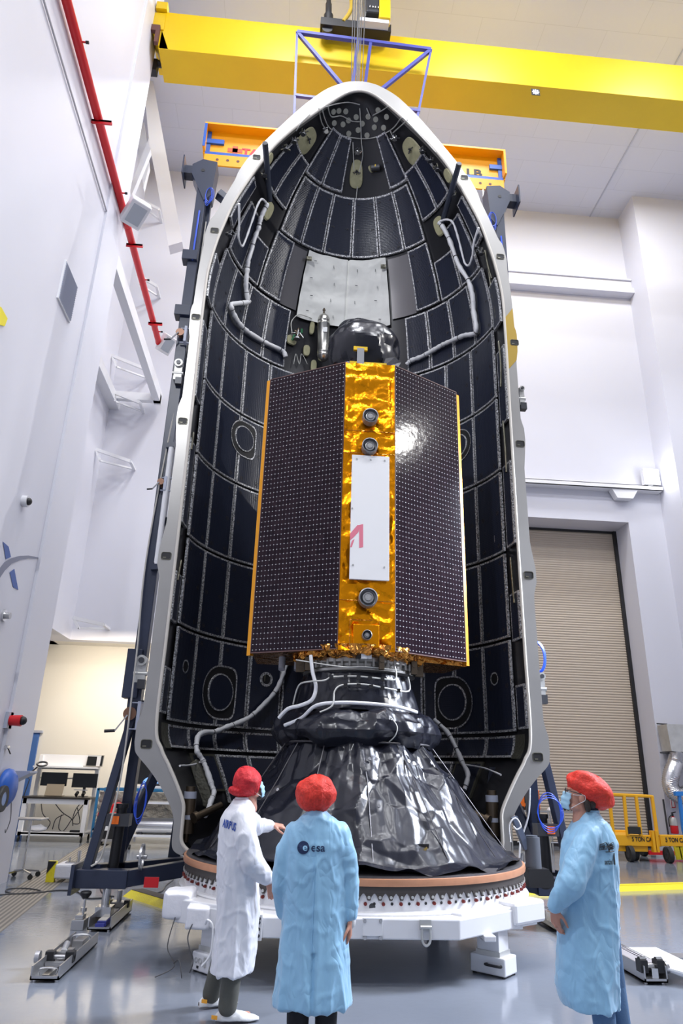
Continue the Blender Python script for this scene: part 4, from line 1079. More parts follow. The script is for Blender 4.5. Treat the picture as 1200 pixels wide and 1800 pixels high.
# foil covered boxes and separation actuators at the foot on both sides
def footbox(pts, mats, name, d=.12, Y=None):
    mb = MB(); q = [P(x, y, Y=Y) for x, y in pts]; mb.prism(q, (0.02, d, 0)); mb.build(name, mats, t, smooth=0, bevel=.012)
footbox([(292, 1334), (304, 1329), (337, 1404), (324, 1414)], 'olivefoil', 'foil_box', .14, 9.85)
footbox([(306, 1328), (324, 1328), (350, 1420), (336, 1410)], 'black', 'dark_box', .12, 10.1)
footbox([(333, 1342), (345, 1334), (372, 1398), (362, 1420), (354, 1416)], 'olivefoil', 'foil_box', .16, 10.0)
footbox([(860, 1348), (906, 1352), (878, 1418), (850, 1418)], 'panel', 'dark_box', .12, 9.95)
footbox([(838, 1344), (858, 1346), (842, 1404), (818, 1394)], 'olivefoil', 'foil_box', .12, 10.5)
def actuator(c, s_, dirx):
    c = Vector(c); mb = MB()
    mb.tube([c+V(0, 0, -.26), c+V(0, 0, -.16)], .035, 14); mb.mat(0).cyl(c+V(0, 0, -.16), c+V(0, 0, .0), .09, 20); mb.mat(1).cyl(c+V(0, 0, .0), c+V(0, 0, .05), .085, 20)
    mb.mat(0).cyl(c+V(0, 0, .05), c+V(0, 0, .24), .08, 20); mb.mat(1).cyl(c+V(0, 0, .24), c+V(0, 0, .32), .082, 20); mb.mat(0).cyl(c+V(0, 0, .32), c+V(0, 0, .38), .06, 16)
    mb.cyl(c+V(.10*dirx, -.10, .03), c+V(.38*dirx, .18, .16), .045, 16); mb.mat(0).cyl(c+V(.08*dirx, -.12, .02), c+V(.12*dirx, -.08, .04), .065, 18)
    mb.build('separation_actuator', ['bronze', 'vent'], t)
actuator(P(330, 1440, Y=9.45), 1, 1); actuator(P(866, 1445, Y=9.45), 1, -1)

# ---------------------------------------------------------------- navy holding stands either side
def stand(side):
    m = (lambda v: v) if side < 0 else (lambda v: V(2*FX-.14-v.x, v.y, v.z))
    lab = 'navy blue steel stand with tall column holding the left side of the fairing' if side < 0 else 'navy blue steel stand with tall column holding the right side of the fairing'
    s_ = thing('fairing_stand', lab, 'stand', m(V(-2.0, 10.0, 0)), 'navy stands holding the fairing')
    def bars(L, name, **k):
        mb = MB()
        for a, b, w_, h_ in L: mb.bar(m(V(*a)), m(V(*b)), w_, h_)
        return build_each(mb, name, 'navy', s_, smooth=0, bevel=.008, **k)[0]
    YC = 9.75
    def q(x, y, Y=YC):
        p = P(x, y, Y=Y); return (p.x, p.y, p.z)
    # column
    bars([((-2.0, YC, 2.2), (-1.98, YC, 11.9), .17, .2)], 'column')
    if side < 0: bars([((-1.86, YC+.12, 7), (-1.86, YC+.12, 11.4), .08, .08), ((-2.03, YC-.06, 9.9), (-2.03, YC-.06, 10.1), .26, .2), ((-2.03, YC-.06, 8.75), (-2.03, YC-.06, 8.95), .26, .2), ((-2.06, YC-.06, 2.6), (-2.06, YC-.06, 3.25), .2, .2)], 'column_collar')
    # head
    mb = MB(); hp = [q(347, 310), q(372, 282), q(345, 280), q(336, 284), q(334, 302)]
    y0 = YC-.12
    poly = [V(-2.02, y0, 12.22), V(-1.76, y0, 12.18), V(-1.80, y0, 11.4), V(-1.92, y0, 11.25), V(-2.20, y0, 11.88), V(-2.20, y0, 12.08)]
    mb.prism([m(v) for v in poly], (0, .3, 0)); mb.mat(0)
    hd = mb.build('head_plate', 'navy', s_, smooth=0)
    mb = MB(); c = m(V(-2.0, y0-.004, 11.95)); mb.cyl(c, c+V(0, .01, 0), .035, 14); kid(mb, 'head_hole', 'black', hd)
    mb = MB(); mb.obox(m(V(-2.27, YC, 11.98)), V(.08, 0, 0), V(0, .09, 0), V(0, 0, .09)); mb.obox(m(V(-2.35, YC-.02, 11.98)), V(.012, 0, 0), V(0, .19, 0), V(0, 0, .21)); mb.build('flange_plate', 'navy', s_, smooth=0)
    # arms to the shell
    bars([((-1.72, YC+.1, 11.65), (-1.2, 10.05, 11.35), .16, .14), ((-1.78, YC+.1, 11.0), (-1.35, 10.0, 10.7), .13, .13), ((-1.95, YC+.1, 5.2), (-1.6, 9.9, 5.2), .1, .12)], 'support_arm')
    # a-frame legs
    bars([((-2.0, YC-.05, 2.35), (-2.26, YC-.25, .56), .10, .16), ((-1.93, YC+.2, 2.6), (-1.99, YC+.25, .6), .13, .2), ((-1.95, YC+.1, 2.1), (-1.45, YC+.7, 2.0), .12, .12)], 'column_leg')
    bars([((-1.62, YC+.5, 1.9), (-2.0, YC+.2, .7), .09, .12)], 'diagonal_brace'); bars([((-1.35, YC+1.2, 2.2), (-1.42, YC+1.2, .55), .17, .2)], 'rear_leg')
    # base beams
    bars([((-2.36 if side < 0 else -2.1, YC-.30, .48), (-1.75, YC-.30, .48), .20, .20)], 'base_beam')
    bars([((-1.80, YC-.30, .48), (-.95, YC+.15, .58), .14, .18), ((-1.95, YC+.3, .50), (-.4, YC+1.3, .55), .14, .18), ((-2.2, YC-.2, .55), (-2.0, YC+.5, .5), .16, .14)], 'cross_beam')
    mb = MB(); mb.obox(m(V(-2.37 if side < 0 else -2.11, YC-.30, .48)), V(.02, 0, 0), V(0, .20, 0), V(0, 0, .16)); mb.build('end_plate', 'navy', s_, smooth=0)
    mb = MB(); mb.cyl(m(V(-1.99, YC-.1, .55)), m(V(-1.97, YC-.1, 1.25)), .065, 16); mb.cyl(m(V(-1.97, YC-.1, 1.25)), m(V(-1.97, YC-.1, 1.3)), .08, 16); mb.build('lifting_jack', 'black', s_)
    mb = MB(); c = m(V(-1.62, YC-.30, .72)); mb.lathe([(.13, -.012), (.15, -.012), (.15, .012), (.13, .012), (.13, -.012)], c, 28, axis='x'); mb.cyl(c+V(-.06, 0, 0), c+V(.06, 0, 0), .025, 10)
    mb.bar(c+V(0, 0, -.14), c+V(0, 0, .14), .012); mb.bar(c+V(0, -.14, 0), c+V(0, .14, 0), .012); mb.build('hand_wheel', 'alu', s_)
    mb = MB(); mb.cyl(m(V(-1.97, YC-.35, .12)), m(V(-1.97, YC-.35, .42)), .05, 14); mb.box(m(V(-1.97, 0, 0)).x-.09, m(V(-1.97, 0, 0)).x+.09, YC-.45, YC-.25, .10, .20); mb.build('levelling_foot', 'steel', s_)
    mb = MB(); mb.obox(m(V(-1.97, YC-.2, 1.12)), V(.14, 0, 0), V(0, .1, 0), V(0, 0, .07)); cb = mb.build('clamp_block', 'dgrey', s_, smooth=0)
    mb = MB(); mb.obox(m(V(-2.0, YC-.31, 1.12)), V(.05, 0, 0), V(0, .01, 0), V(0, 0, .045)); kid(mb, 'clamp_handle', 'orange_pl', cb, smooth=0)
    # tag
    if side < 0:
        mb = MB(); c = P(266, 1551, Y=9.3); mb.obox(c, V(.085, 0, .0), V(0, .01, 0), V(0, 0, .055)); mb.build('red_tag', 'red', s_, smooth=0)
    # blue air hoses
    mb = MB()
    for k in range(4):
        cc = m(V(-1.86+.015*k, YC-.10, 11.35)); pts = [cc+V(.045*cos(a)*(1+.2*k), -.02*k, .20*sin(a)*(1-.06*k)) for a in [2*pi*i/20 for i in range(20)]]
        mb.tube(pts, .006, 6, closed=True)
    for k in range(3):
        cc = m(V(-1.70 if side < 0 else -1.98, YC-.35, 1.33)); pts = [cc+V(((.05 if side < 0 else .15)+.01*k)*cos(a), -.02*k, (.24-.03*k)*sin(a)+.04*cos(a)*(1 if side < 0 else 0)) for a in [2*pi*i/24 for i in range(24)]]
        mb.tube(pts, .006, 6, closed=True)
    mb.tube([m(V(-1.97, YC-.12, 11)), m(V(-1.98, YC-.14, 9.9))], .016, 6)
    build_each(mb, 'blue_hose', 'bluehose', s_)
    return s_
stL = stand(-1); stR = stand(1)
# hinges, winches and rope on the left column ; clamps on the right
def clampfit(c, lab, s_=.13):
    c = Vector(c); q = thing('clamp_fitting', lab, 'clamp', c)
    mb = MB(); mb.cyl(c+V(0, -.06, .05), c+V(0, .1, .05), s_*.55, 18); mb.obox(c+V(0, .04, -.08), V(s_*.5, 0, 0), V(0, .06, 0), V(0, 0, .16)); mb.cyl(c+V(-s_*.7, 0, -.12), c+V(s_*.7, 0, -.12), .03, 10); mb.build('clamp_body', 'duct', q)
    mb = MB(); mb.cyl(c+V(0, -.075, .05), c+V(0, -.06, .05), s_*.3, 14); mb.obox(c+V(s_*.2, .02, -.26), V(.05, 0, 0), V(0, .05, 0), V(0, 0, .06)); mb.build('clamp_pin', 'dgrey', q)
YC = 9.6
clampfit(P(314, 645, Y=YC), 'steel clamp on the left navy column level with the top of the satellite', .12)
clampfit(P(249, 1168, Y=YC), 'steel clamp on the left navy column level with the bottom of the satellite')
clampfit(P(916, 690, Y=YC), 'steel clamp outside the right rim level with the top of the satellite', .08)
clampfit(P(950, 1196, Y=YC), 'steel clamp outside the right rim below the coil of blue hose', .1)
def winch(c, lab, s_=1.0, rope=True):
    c = Vector(c); q = thing('hand_winch', lab, 'winch', c, 'hand winches on the left column')
    mb = MB(); mb.cyl(c+V(0, -.09*s_, .02), c+V(0, .09*s_, .02), .045*s_, 14); mb.cyl(c+V(0, -.10*s_, .02), c+V(0, -.08*s_, .02), .085*s_, 18); mb.cyl(c+V(0, .08*s_, .02), c+V(0, .10*s_, .02), .085*s_, 18); mb.build('winch_drum', simple('rusty_drum', (0.22, 0.12, 0.08), .4, .6), q)
    mb = MB(); mb.obox(c+V(.11*s_, 0, 0), V(.02, 0, 0), V(0, .10*s_, 0), V(0, 0, .18*s_)); mb.box(c.x, c.x+.35*s_, c.y-.02, c.y+.02, c.z+.16*s_, c.z+.175*s_); mb.box(c.x, c.x+.35*s_, c.y-.02, c.y+.02, c.z-.175*s_, c.z-.16*s_); mb.build('winch_bracket', 'vent', q, smooth=0)
    mb = MB(); a = c+V(-.02, -.12*s_, 0); b = a+V(-.13*s_, -.02, -.20*s_); mb.bar(a, b, .018); h = mb.build('crank_arm', 'steel', q); mb = MB(); mb.cyl(b, b+V(-.13*s_, 0, -.01), .02*s_, 10); kid(mb, 'crank_grip', 'black', h)
winch(P(230, 1258, Y=YC), 'lower hand winch with crank on the left navy column')
winch(P(317, 590, Y=YC), 'upper hand winch with crank high on the left navy column', .8)
winch(P(283, 851, Y=YC), 'middle small hand winch beside the white tube on the left column', .6)
o = MB().tube(smooth_path([P(362, 390, Y=9.8), P(330, 600, Y=9.7), P(262, 950, Y=9.6), P(240, 1150, Y=9.5), P(215, 1350, Y=9.4), P(188, 1470, Y=9.3), P(176, 1510, Y=9.3), P(160, 1523, Y=9.25)], 8), .012, 6).build('winch_rope', simple('pale_rope', (0.5, 0.48, 0.44), .7))
tag(o, 'long pale rope hanging down outside the left navy column', 'rope')
mb = MB(); mb.tube([P(301, 787, Y=9.6), P(275, 992, Y=9.6)], .04, 12); q = thing('support_strut', 'long white tube clipped to the outside of the left column', 'strut', P(301, 787, Y=9.6)); mb.build('strut_tube', 'white_paint', q)
mb = MB(); mb.obox(P(300, 784, Y=9.62), V(.06, 0, .01), V(0, .05, 0), V(0, 0, .04)); mb.obox(P(275, 996, Y=9.62), V(.07, 0, .01), V(0, .05, 0), V(0, 0, .05)); build_each(mb, 'strut_clip', 'navy', q, smooth=0)
q = thing('hose_coil', 'coil of bright blue hose hanging outside the right rim', 'hose', P(946, 1155, Y=9.7))
mb = MB()
for k in range(5):
    c = P(944, 1155, Y=9.62+.02*k); mb.tube([c+V((.10+.006*k)*cos(2*pi*i/28), 0, (.20+.007*k)*sin(2*pi*i/28)) for i in range(28)], .010, 6, closed=True)
mb.build('hose_loop', 'bluehose', q)
# right hand: linear motor leg, white cables
q = thing('drive_motor', 'dark grey motor with slanted arm at the foot of the right navy stand', 'motor', P(936, 1500, Y=9.1))
c = P(936, 1500, Y=9.1); mb = MB(); mb.cyl(c+V(0, 0, -.16), c+V(0, 0, .18), .095, 20); mb.cyl(c+V(0, 0, .18), c+V(0, 0, .20), .07, 16); mb.build('motor_body', simple('motor_grey', (0.09, 0.10, 0.12), .5), q)
mb = MB(); mb.obox(c+V(.02, 0, -.26), V(.13, 0, 0), V(0, .12, 0), V(0, 0, .10)); mb.cyl(c+V(.1, -.1, -.27), c+V(.1, .05, -.27), .11, 18); mb.build('motor_gearbox', 'black', q)
MB().bar(P(903, 1436, Y=9.1), P(925, 1492, Y=9.1), .09, .07).build('motor_arm', simple('blue_grey_arm', (0.12, 0.15, 0.22), .4, .3), q, smooth=0)
o = MB().tube(smooth_path([P(897, 1480, Y=8.95), P(895, 1450, Y=8.95), P(906, 1438, Y=8.95), P(915, 1452, Y=8.95), P(908, 1458, Y=8.95), P(902, 1452, Y=8.95)], 6), .010, 6).build('white_cable', 'hose')
tag(o, 'thin white cable looping beside the lower right rim', 'cable')
o = MB().tube(smooth_path([P(931, 1385, Y=9.4), P(929, 1430, Y=9.4), P(920, 1462, Y=9.4), P(914, 1480, Y=9.4), P(912, 1530, Y=9.4)], 6), .011, 6).build('white_cable', 'hose')
tag(o, 'thin white cable hanging from the right rim towards the floor', 'cable')

# ---------------------------------------------------------------- crumpled foil helpers
def cellpts(x0, x1, y0, y1, s, seed):
    r_ = np.random.RandomState(seed); nx, ny = int((x1-x0)/s)+3, int((y1-y0)/s)+3
    g = np.stack(np.meshgrid(np.arange(nx), np.arange(ny), indexing='ij'), -1).reshape(-1, 2).astype(float)
    g += r_.uniform(-.45, .45, g.shape); g[:, 0] = x0+(g[:, 0]-1)*s; g[:, 1] = y0+(g[:, 1]-1)*s
    return g
def facets(U, W, s, seed, amp):
    """piecewise planar height field over points (U, W)"""
    out = []
    for sd in (seed, seed+101):
        g = cellpts(U.min(), U.max(), W.min(), W.max(), s, sd); best = np.full(U.shape, 1e9)
        for gx, gy in g: best = np.minimum(best, (U-gx)**2+(W-gy)**2)
        out.append(best)
    return amp*4*(out[0]-out[1])/s**2
def foil_lathe(prof, c, nu, nv, cells, seed, mat, name, parent, pleat=0.0, a0=0, a1=2*pi, extra=None, closed=True):
    """surface of revolution wrapped in crumpled foil; prof = [(r, z)] ; cells = [(size, amplitude)]"""
    z_ = [0]
    for (r0, z0), (r1, z1) in zip(prof[:-1], prof[1:]): z_.append(z_[-1]+hypot(r1-r0, z1-z0))
    L = z_[-1]; t_ = np.linspace(0, L, nv+1)
    R0 = np.interp(t_, z_, [p[0] for p in prof]); Z0 = np.interp(t_, z_, [p[1] for p in prof])
    dR = np.gradient(R0); dZ = np.gradient(Z0); nl = np.hypot(dR, dZ); nR, nZ = -dZ/nl, dR/nl
    s_ = 1 if nR.mean() > 0 else -1; nR, nZ = nR*s_, nZ*s_
    A = np.linspace(a0, a1, nu+1); rm = R0.mean()
    UU, TT = np.meshgrid(A, t_, indexing='ij')
    X = UU*rm; H = np.zeros_like(X)
    k = np.random.RandomState(seed)
    if closed: blend = np.clip((UU-a0)/.25, 0, 1)*np.clip((a1-UU)/.25, 0, 1)
    else: blend = 1.0
    for cs, am in cells:
        seed += 7
        H += facets(X, TT*.8, cs, seed, am)*blend
    if pleat:
        ph = np.zeros_like(A)
        acc = 0; f = []
        while acc < a1-a0: d = k.uniform(.05, .22); f.append((acc, d, k.uniform(.3, 1))); acc += d
        for st, d, am in f:
            m_ = (A-a0 >= st) & (A-a0 < st+d); q_ = (A-a0-st)/d; ph = np.where(m_, am*(1-np.abs(2*q_-1)), ph)
        H += pleat*ph[:, None]*np.clip(1.1-TT/L*.9, .1, 1)
    if extra is not None: H += extra(UU, TT/L)
    mb = MB(); vs = []
    n1 = nu if closed else nu+1
    for i in range(n1):
        ca, sa = cos(A[i]), sin(A[i])
        for j in range(nv+1):
            r_ = R0[j]+nR[j]*H[i, j]; vs.append((c[0]+r_*ca, c[1]+r_*sa, c[2]+Z0[j]+nZ[j]*H[i, j]))
    fs = []
    for i in range(nu):
        i2 = (i+1) % n1 if closed else i+1
        for j in range(nv): fs.append((i*(nv+1)+j, i2*(nv+1)+j, i2*(nv+1)+j+1, i*(nv+1)+j+1))
    mb.add(vs, fs); o = mb.build(name, mat, parent, smooth=24, fix=False)
    return o
mt, nt, b = nm('black_kapton_wrap'); M['kapton'] = mt
setb(b, col=(0.010, 0.011, 0.018), rough=0.25, spec=0.4, ior=1.55)
facet_bump(nt, b, 5.0, 0.07, 0.05, ocoord(nt, (1, 1, .7)))
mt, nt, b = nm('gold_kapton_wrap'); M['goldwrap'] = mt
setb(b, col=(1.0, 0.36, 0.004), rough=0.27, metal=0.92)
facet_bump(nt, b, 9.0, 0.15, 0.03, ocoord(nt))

# ---------------------------------------------------------------- the satellite
t = thing('satellite', 'gold and dark purple satellite with two slanted solar arrays standing on the black cone', 'satellite', (0.95, 9.0, 3.0))
ZB, ZT = 3.13, 7.13
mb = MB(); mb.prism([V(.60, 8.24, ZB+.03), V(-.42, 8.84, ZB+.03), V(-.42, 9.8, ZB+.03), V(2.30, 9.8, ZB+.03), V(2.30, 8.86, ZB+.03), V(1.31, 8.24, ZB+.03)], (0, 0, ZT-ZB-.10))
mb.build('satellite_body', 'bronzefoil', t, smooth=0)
# crumpled gold foil front
nu, nv = 46, 250
xs = np.linspace(.608, 1.297, nu+1); zs_ = np.linspace(ZB-.02, ZT, nv+1)
U, W = np.meshgrid(xs, zs_, indexing='ij')
H = facets(U, W, .26, 5, .014)+facets(U, W, .12, 9, .0035)+facets(U*.5, W, .16, 15, .008)
edge = np.clip((U-.608)/.05, 0, 1)*np.clip((1.297-U)/.05, 0, 1)
H = H*(.35+.65*edge)+.012*(1-edge)
H += .028*np.exp(-((W-6.85)/.10)**2)*np.sin((U-.6)/.69*pi)+.014*np.sin(W*26)*np.exp(-((W-6.95)/.2)**2)
mb = MB(); mb.add([(U[i, j], 8.19-H[i, j], W[i, j]) for i in range(nu+1) for j in range(nv+1)], [(i*(nv+1)+j, (i+1)*(nv+1)+j, (i+1)*(nv+1)+j+1, i*(nv+1)+j+1) for i in range(nu) for j in range(nv)])
gf = mb.build('gold_foil', 'goldwrap', t, smooth=16, fix=False)
mb = MB()
for z in (6.05, 5.72, 3.72): mb.box(.61, 1.295, 8.165, 8.175, z, z+.006)
for x in (.74, 1.10): mb.box(x, x+.005, 8.16, 8.172, 3.15, 3.48)
mb.box(.74, 1.10, 8.16, 8.172, 3.478, 3.484)
kid(mb, 'foil_seam', 'bronzefoil', gf, smooth=0)
# solar arrays
def array(x0, y0, x1, y1, label):
    a, b_ = V(x0, y0, ZB), V(x1, y1, ZB); Wd = (b_-a).length; ang = atan2(b_.y-a.y, b_.x-a.x)
    H_ = ZT-ZB
    mb = MB(); mb.box(0, Wd, 0, .035, 0, H_)
    mat = solar(23, 58, Wd, H_)
    o = mb.build('solar_array', [mat], None, smooth=0)
    o.parent = t; o.location = a-V(.95, 9.0, 3.0); o.rotation_euler = (0, 0, ang)
    o['label'] = label
    # pale frame lines and wiring strip
    mb = MB()
    mb.box(-.004, .004, -.004, .04, 0, H_); mb.box(Wd-.004, Wd+.004, -.004, .04, 0, H_); mb.box(0, Wd, -.004, .04, -.006, .004); mb.box(0, Wd, -.004, .04, H_-.004, H_+.006)
    f = mb.build('array_edge', simple('array_edge_brown', (0.16, 0.08, 0.07), .4), None, smooth=0); f.parent = o
    return o
# both arrays are built left to right so the cell side faces the viewer
array(-.455, 8.79, .602, 8.19, 'left solar array')
array(1.303, 8.19, 2.325, 8.79, 'right solar array')
mb = MB(); mb.prism([V(-.46, 8.80, ZB-.03), V(-.505, 8.83, ZB-.03), V(-.47, 8.86, ZB-.03), V(-.42, 8.84, ZB-.03)], (0, 0, ZT-ZB+.03)); mb.prism([V(2.33, 8.80, ZB-.05), V(2.375, 8.83, ZB-.05), V(2.34, 8.90, ZB-.05), V(2.29, 8.84, ZB-.05)], (0, 0, ZT-ZB+.02))
build_each(mb, 'array_side_strip', 'edge_gold', t, smooth=0)
# underside gold-brown foil skirt
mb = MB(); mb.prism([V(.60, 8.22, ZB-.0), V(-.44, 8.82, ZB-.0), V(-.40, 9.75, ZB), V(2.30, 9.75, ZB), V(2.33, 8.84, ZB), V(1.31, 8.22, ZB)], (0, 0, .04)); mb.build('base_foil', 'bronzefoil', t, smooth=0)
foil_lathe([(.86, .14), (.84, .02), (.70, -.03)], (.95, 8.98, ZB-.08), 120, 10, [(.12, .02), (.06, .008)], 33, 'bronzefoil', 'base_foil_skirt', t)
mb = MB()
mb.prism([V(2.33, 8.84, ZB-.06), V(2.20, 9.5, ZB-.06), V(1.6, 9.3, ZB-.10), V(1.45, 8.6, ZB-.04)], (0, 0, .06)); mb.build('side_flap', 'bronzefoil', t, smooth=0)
# white radiator
mb = MB(); mb.box(.718, 1.212, 8.10, 8.13, 3.97, 5.66); rp = mb.build('radiator_panel', 'whitepanel', t, smooth=0, bevel=.004)
mb = MB()
for x, z in ((.78, 5.60), (.965, 5.60), (1.15, 5.60), (.76, 4.15), (1.15, 4.14), (.735, 4.9)): mb = MB(); mb.cyl((x, 8.092, z), (x, 8.10, z), .011, 10); kid(mb, 'panel_screw', 'duct', rp)
mb = MB()
for k_, pl in enumerate(([(615, 950), (615, 938), (628, 923), (632, 923), (630, 935), (622, 944)], [(631, 923), (638, 921), (638, 962), (631, 963)], [(615, 962), (618, 951), (623, 947), (618, 962)])):
    mb.prism([P(x, y, Y=8.0985-.0006*k_) for x, y in pl], (0, .0005, 0))
kid(mb, 'red_mark', simple('pink_red_mark', (0.80, 0.22, 0.30), .5), rp, smooth=0)
# cup antennas
M['cupgrey'] = simple('cup_grey', (0.26, 0.265, 0.275), .35, .5); M['cupin'] = simple('cup_inner', (0.55, 0.55, 0.54), .3, .6)
def cup(px, py, r_, name='patch_antenna'):
    c = P(px, py, Y=8.06); mb = MB()
    mb.lathe([(0.0, .10), (r_*1.0, .10), (r_, .05), (r_*1.0, -.02), (r_*.90, -.025), (r_*.86, .03), (r_*.60, .045), (r_*.58, .02), (r_*.50, .018), (r_*.48, .03), (r_*.34, .03), (r_*.33, .01), (0, .008)], c, 40, axis='y')
    cu = mb.build(name, 'cupgrey', t, smooth=35)
    mb = MB(); mb.lathe([(r_*.60, .044), (r_*.58, .016), (r_*.49, .014), (r_*.47, .026), (r_*.34, .026), (r_*.33, .004), (0, .002)], c+V(0, -.006, 0), 36, axis='y')
    for k in range(4): a = pi/2*k+.4; mb.cyl(c+V(r_*.2*cos(a), -.006, r_*.2*sin(a)), c+V(r_*.2*cos(a), .004, r_*.2*sin(a)), r_*.05, 8)
    kid(mb, 'antenna_core', 'cupin', cu, smooth=35)
cup(651, 731, .105); cup(650, 783, .105); cup(647, 1050, .115)
cup(645, 1116, .058, 'sun_sensor')
mb = MB(); c = P(645, 1116, Y=8.13); mb.prism([c+V(-.17, 0, -.15), c+V(.15, 0, -.15), c+V(.15, 0, .13), c+V(-.17, 0, .13)], (0, .05, 0)); mb.build('sensor_mount', 'goldwrap', t, smooth=0, bevel=.012)
mb = MB(); c = P(637, 1150, Y=8.2); mb.box(c.x-.08, c.x-.02, c.y-.03, c.y+.05, c.z-.05, c.z+.03); mb.mat(1).box(c.x-.02, c.x+.05, c.y-.03, c.y+.05, c.z-.055, c.z+.025); mb.box(c.x+.05, c.x+.11, c.y-.01, c.y+.05, c.z-.05, c.z+.025); mb.mat(2).box(c.x-.05, c.x+.03, c.y-.02, c.y+.04, c.z+.03, c.z+.10)
mb.build('umbilical_box', ['black', 'whitepanel', 'yellow_tape2'], t, smooth=0)
# black wrapped instrument on top with gold tape
def dn(v):
    return v
mb = MB(); c = V(.93, 8.88, 7.78); nn_ = 90; mm_ = 46
th = np.linspace(0, 2*pi, nn_+1); ph = np.linspace(.02, pi-.02, mm_+1)
TT_, PP_ = np.meshgrid(th, ph, indexing='ij')
Hd = facets(TT_*.5, PP_*.5, .45, 61, .05)*np.clip(TT_/.3, 0, 1)*np.clip((2*pi-TT_)/.3, 0, 1)+facets(TT_*.5, PP_*.5, .2, 66, .012)*np.clip(TT_/.3, 0, 1)*np.clip((2*pi-TT_)/.3, 0, 1)
vs = []
for i in range(nn_):
    for j in range(mm_+1):
        sx = np.sign(cos(th[i]))*abs(cos(th[i]))**.85; k = 1+Hd[i, j]
        vs.append((c.x+.54*k*sin(ph[j])**.8*sx, c.y+.45*k*sin(ph[j])*sin(th[i]), c.z+(.52 if cos(ph[j]) > 0 else .60)*k*cos(ph[j])))
mb.add(vs, [(i*(mm_+1)+j, ((i+1) % nn_)*(mm_+1)+j, ((i+1) % nn_)*(mm_+1)+j+1, i*(mm_+1)+j+1) for i in range(nn_) for j in range(mm_)])
dm = mb.build('wrapped_instrument', 'kapton', t, smooth=14, fix=False)
mb = MB(); mb.box(.67, 1.20, 8.30, 8.36, ZT-.01, ZT+.10); mb.mat(1).box(.77, .87, 8.26, 8.30, ZT-.0, ZT+.30); mb.mat(0).box(.72, .92, 8.28, 8.32, ZT+.28, ZT+.34)
mb.mat(2); mb.prism([V(1.13, 8.25, 7.12), V(1.32, 8.25, 7.06), V(1.42, 8.35, 7.30), V(1.35, 8.5, 7.48), V(1.2, 8.4, 7.38)], (0, .08, 0)); mb.prism([V(.60, 8.3, 7.10), V(.66, 8.3, 7.10), V(.70, 8.35, 7.26), V(.60, 8.35, 7.24)], (0, .08, 0))
kid(mb, 'gold_tape', ['yellow_tape2', 'alu', 'kapton'], dm, smooth=0)
mb = MB()
for i, x in enumerate(np.linspace(-.05, .35, 3)): mb.tube([V(x, 9.0, 3.12), V(x, 8.98, 3.03), V(x, 8.95, 2.96)], .045, 10)
build_each(mb, 'umbilical_plug', simple('pale_plug', (0.42, 0.42, 0.46), .5), t)

# ---------------------------------------------------------------- payload adapter wrapped in black foil
AX, AY = .93, 8.97
t = thing('payload_adapter', 'large black foil wrapped cone with a bulging collar carrying the satellite', 'adapter', (AX, AY, .8))
mb = MB(); mb.lathe([(.70, 3.06), (.73, 3.05), (.735, 3.0), (.70, 2.98), (.70, 2.95), (.72, 2.93), (.72, 2.90), (.66, 2.88)], (AX+.02, AY, 0), 96)
for i in range(0, 48): a = 2*pi*i/48; mb.box(AX+.02+.735*cos(a)-.012, AX+.02+.735*cos(a)+.012, AY+.735*sin(a)-.012, AY+.735*sin(a)+.012, 2.94, 3.03)
mb.build('clamp_ring', simple('clamp_ring_metal', (0.35, 0.34, 0.32), .35, .8), t, smooth=40)
mb = MB()
for a, s_ in ((-20, 1), (-35, .7), (200, 1), (215, .8), (-75, .6)):
    p = V(AX+.80*cos(radians(a)), AY+.80*sin(radians(a)), 2.98); mb.box(p.x-.05*s_, p.x+.05*s_, p.y-.04, p.y+.04, p.z-.08, p.z+.08); mb.cyl(p+V(0, -.05, .03), p+V(0, .02, .03), .03, 10)
build_each(mb, 'clamp_bracket', 'bronze', t, smooth=40)
foil_lathe([(.655, 2.93), (.70, 2.80), (.75, 2.6), (.80, 2.44)], (AX, AY, 0), 240, 26, [(.32, .008), (.15, .003)], 3, 'kapton', 'upper_foil', t, pleat=.012)
foil_lathe([(.80, 2.44), (.90, 2.40), (.99, 2.31), (1.02, 2.2), (.98, 2.12), (.90, 2.05)], (AX, AY, 0), 260, 30, [(.42, .032), (.20, .008)], 17, 'kapton', 'collar_foil', t)
def lowflare(UU, tt):
    return .03*np.clip((tt-.88)/.12, 0, 1)*(1+np.sin(UU*17)+.6*np.sin(UU*31+1))*.5
foil_lathe([(.88, 2.07), (.98, 1.92), (1.22, 1.60), (1.49, 1.25), (1.76, .915), (1.84, .88), (1.92, .874)], (AX, AY, 0), 520, 120, [(.60, .030), (.27, .009)], 41, 'kapton', 'cone_foil', t, pleat=.016, extra=lowflare)
# taped seams, studs and the gold bracket in the torn corner
mb = MB(); cone = lambda a, s_, off=0: V(AX+(.90+.88*s_+off)*cos(radians(a)), AY+(.90+.88*s_+off)*sin(radians(a)), 2.06-1.18*s_+off*.7)
for a in (-142, -118, -92, -66, -40, -15, 200):
    pts = [cone(a+ (0 if s_ < .35 else 2), s_, .024) for s_ in (.02, .35, .36, .65, .95)]
    mb.tube(pts, .006, 5)
mb.tube([cone(a, .0, .02) for a in range(-180, 1, 4)], .012, 6)
build_each(mb, 'foil_seam', 'ring_grey', t)
for a, s_ in ((-88, .16), (-84, .16), (-63, .17), (-60, .19), (-44, .18), (-30, .3), (-108, .5), (-150, .25), (-86, .55), (-135, .45)):
    mb = MB(); c = cone(a, s_, .03); n_ = V(cos(radians(a)), sin(radians(a)), .5); mb.disc_on(c, n_, .018, 0, 12, .012); mb.build('foil_stud', 'steel', t)
mb = MB(); c = P(733, 1505, Y=7.42)
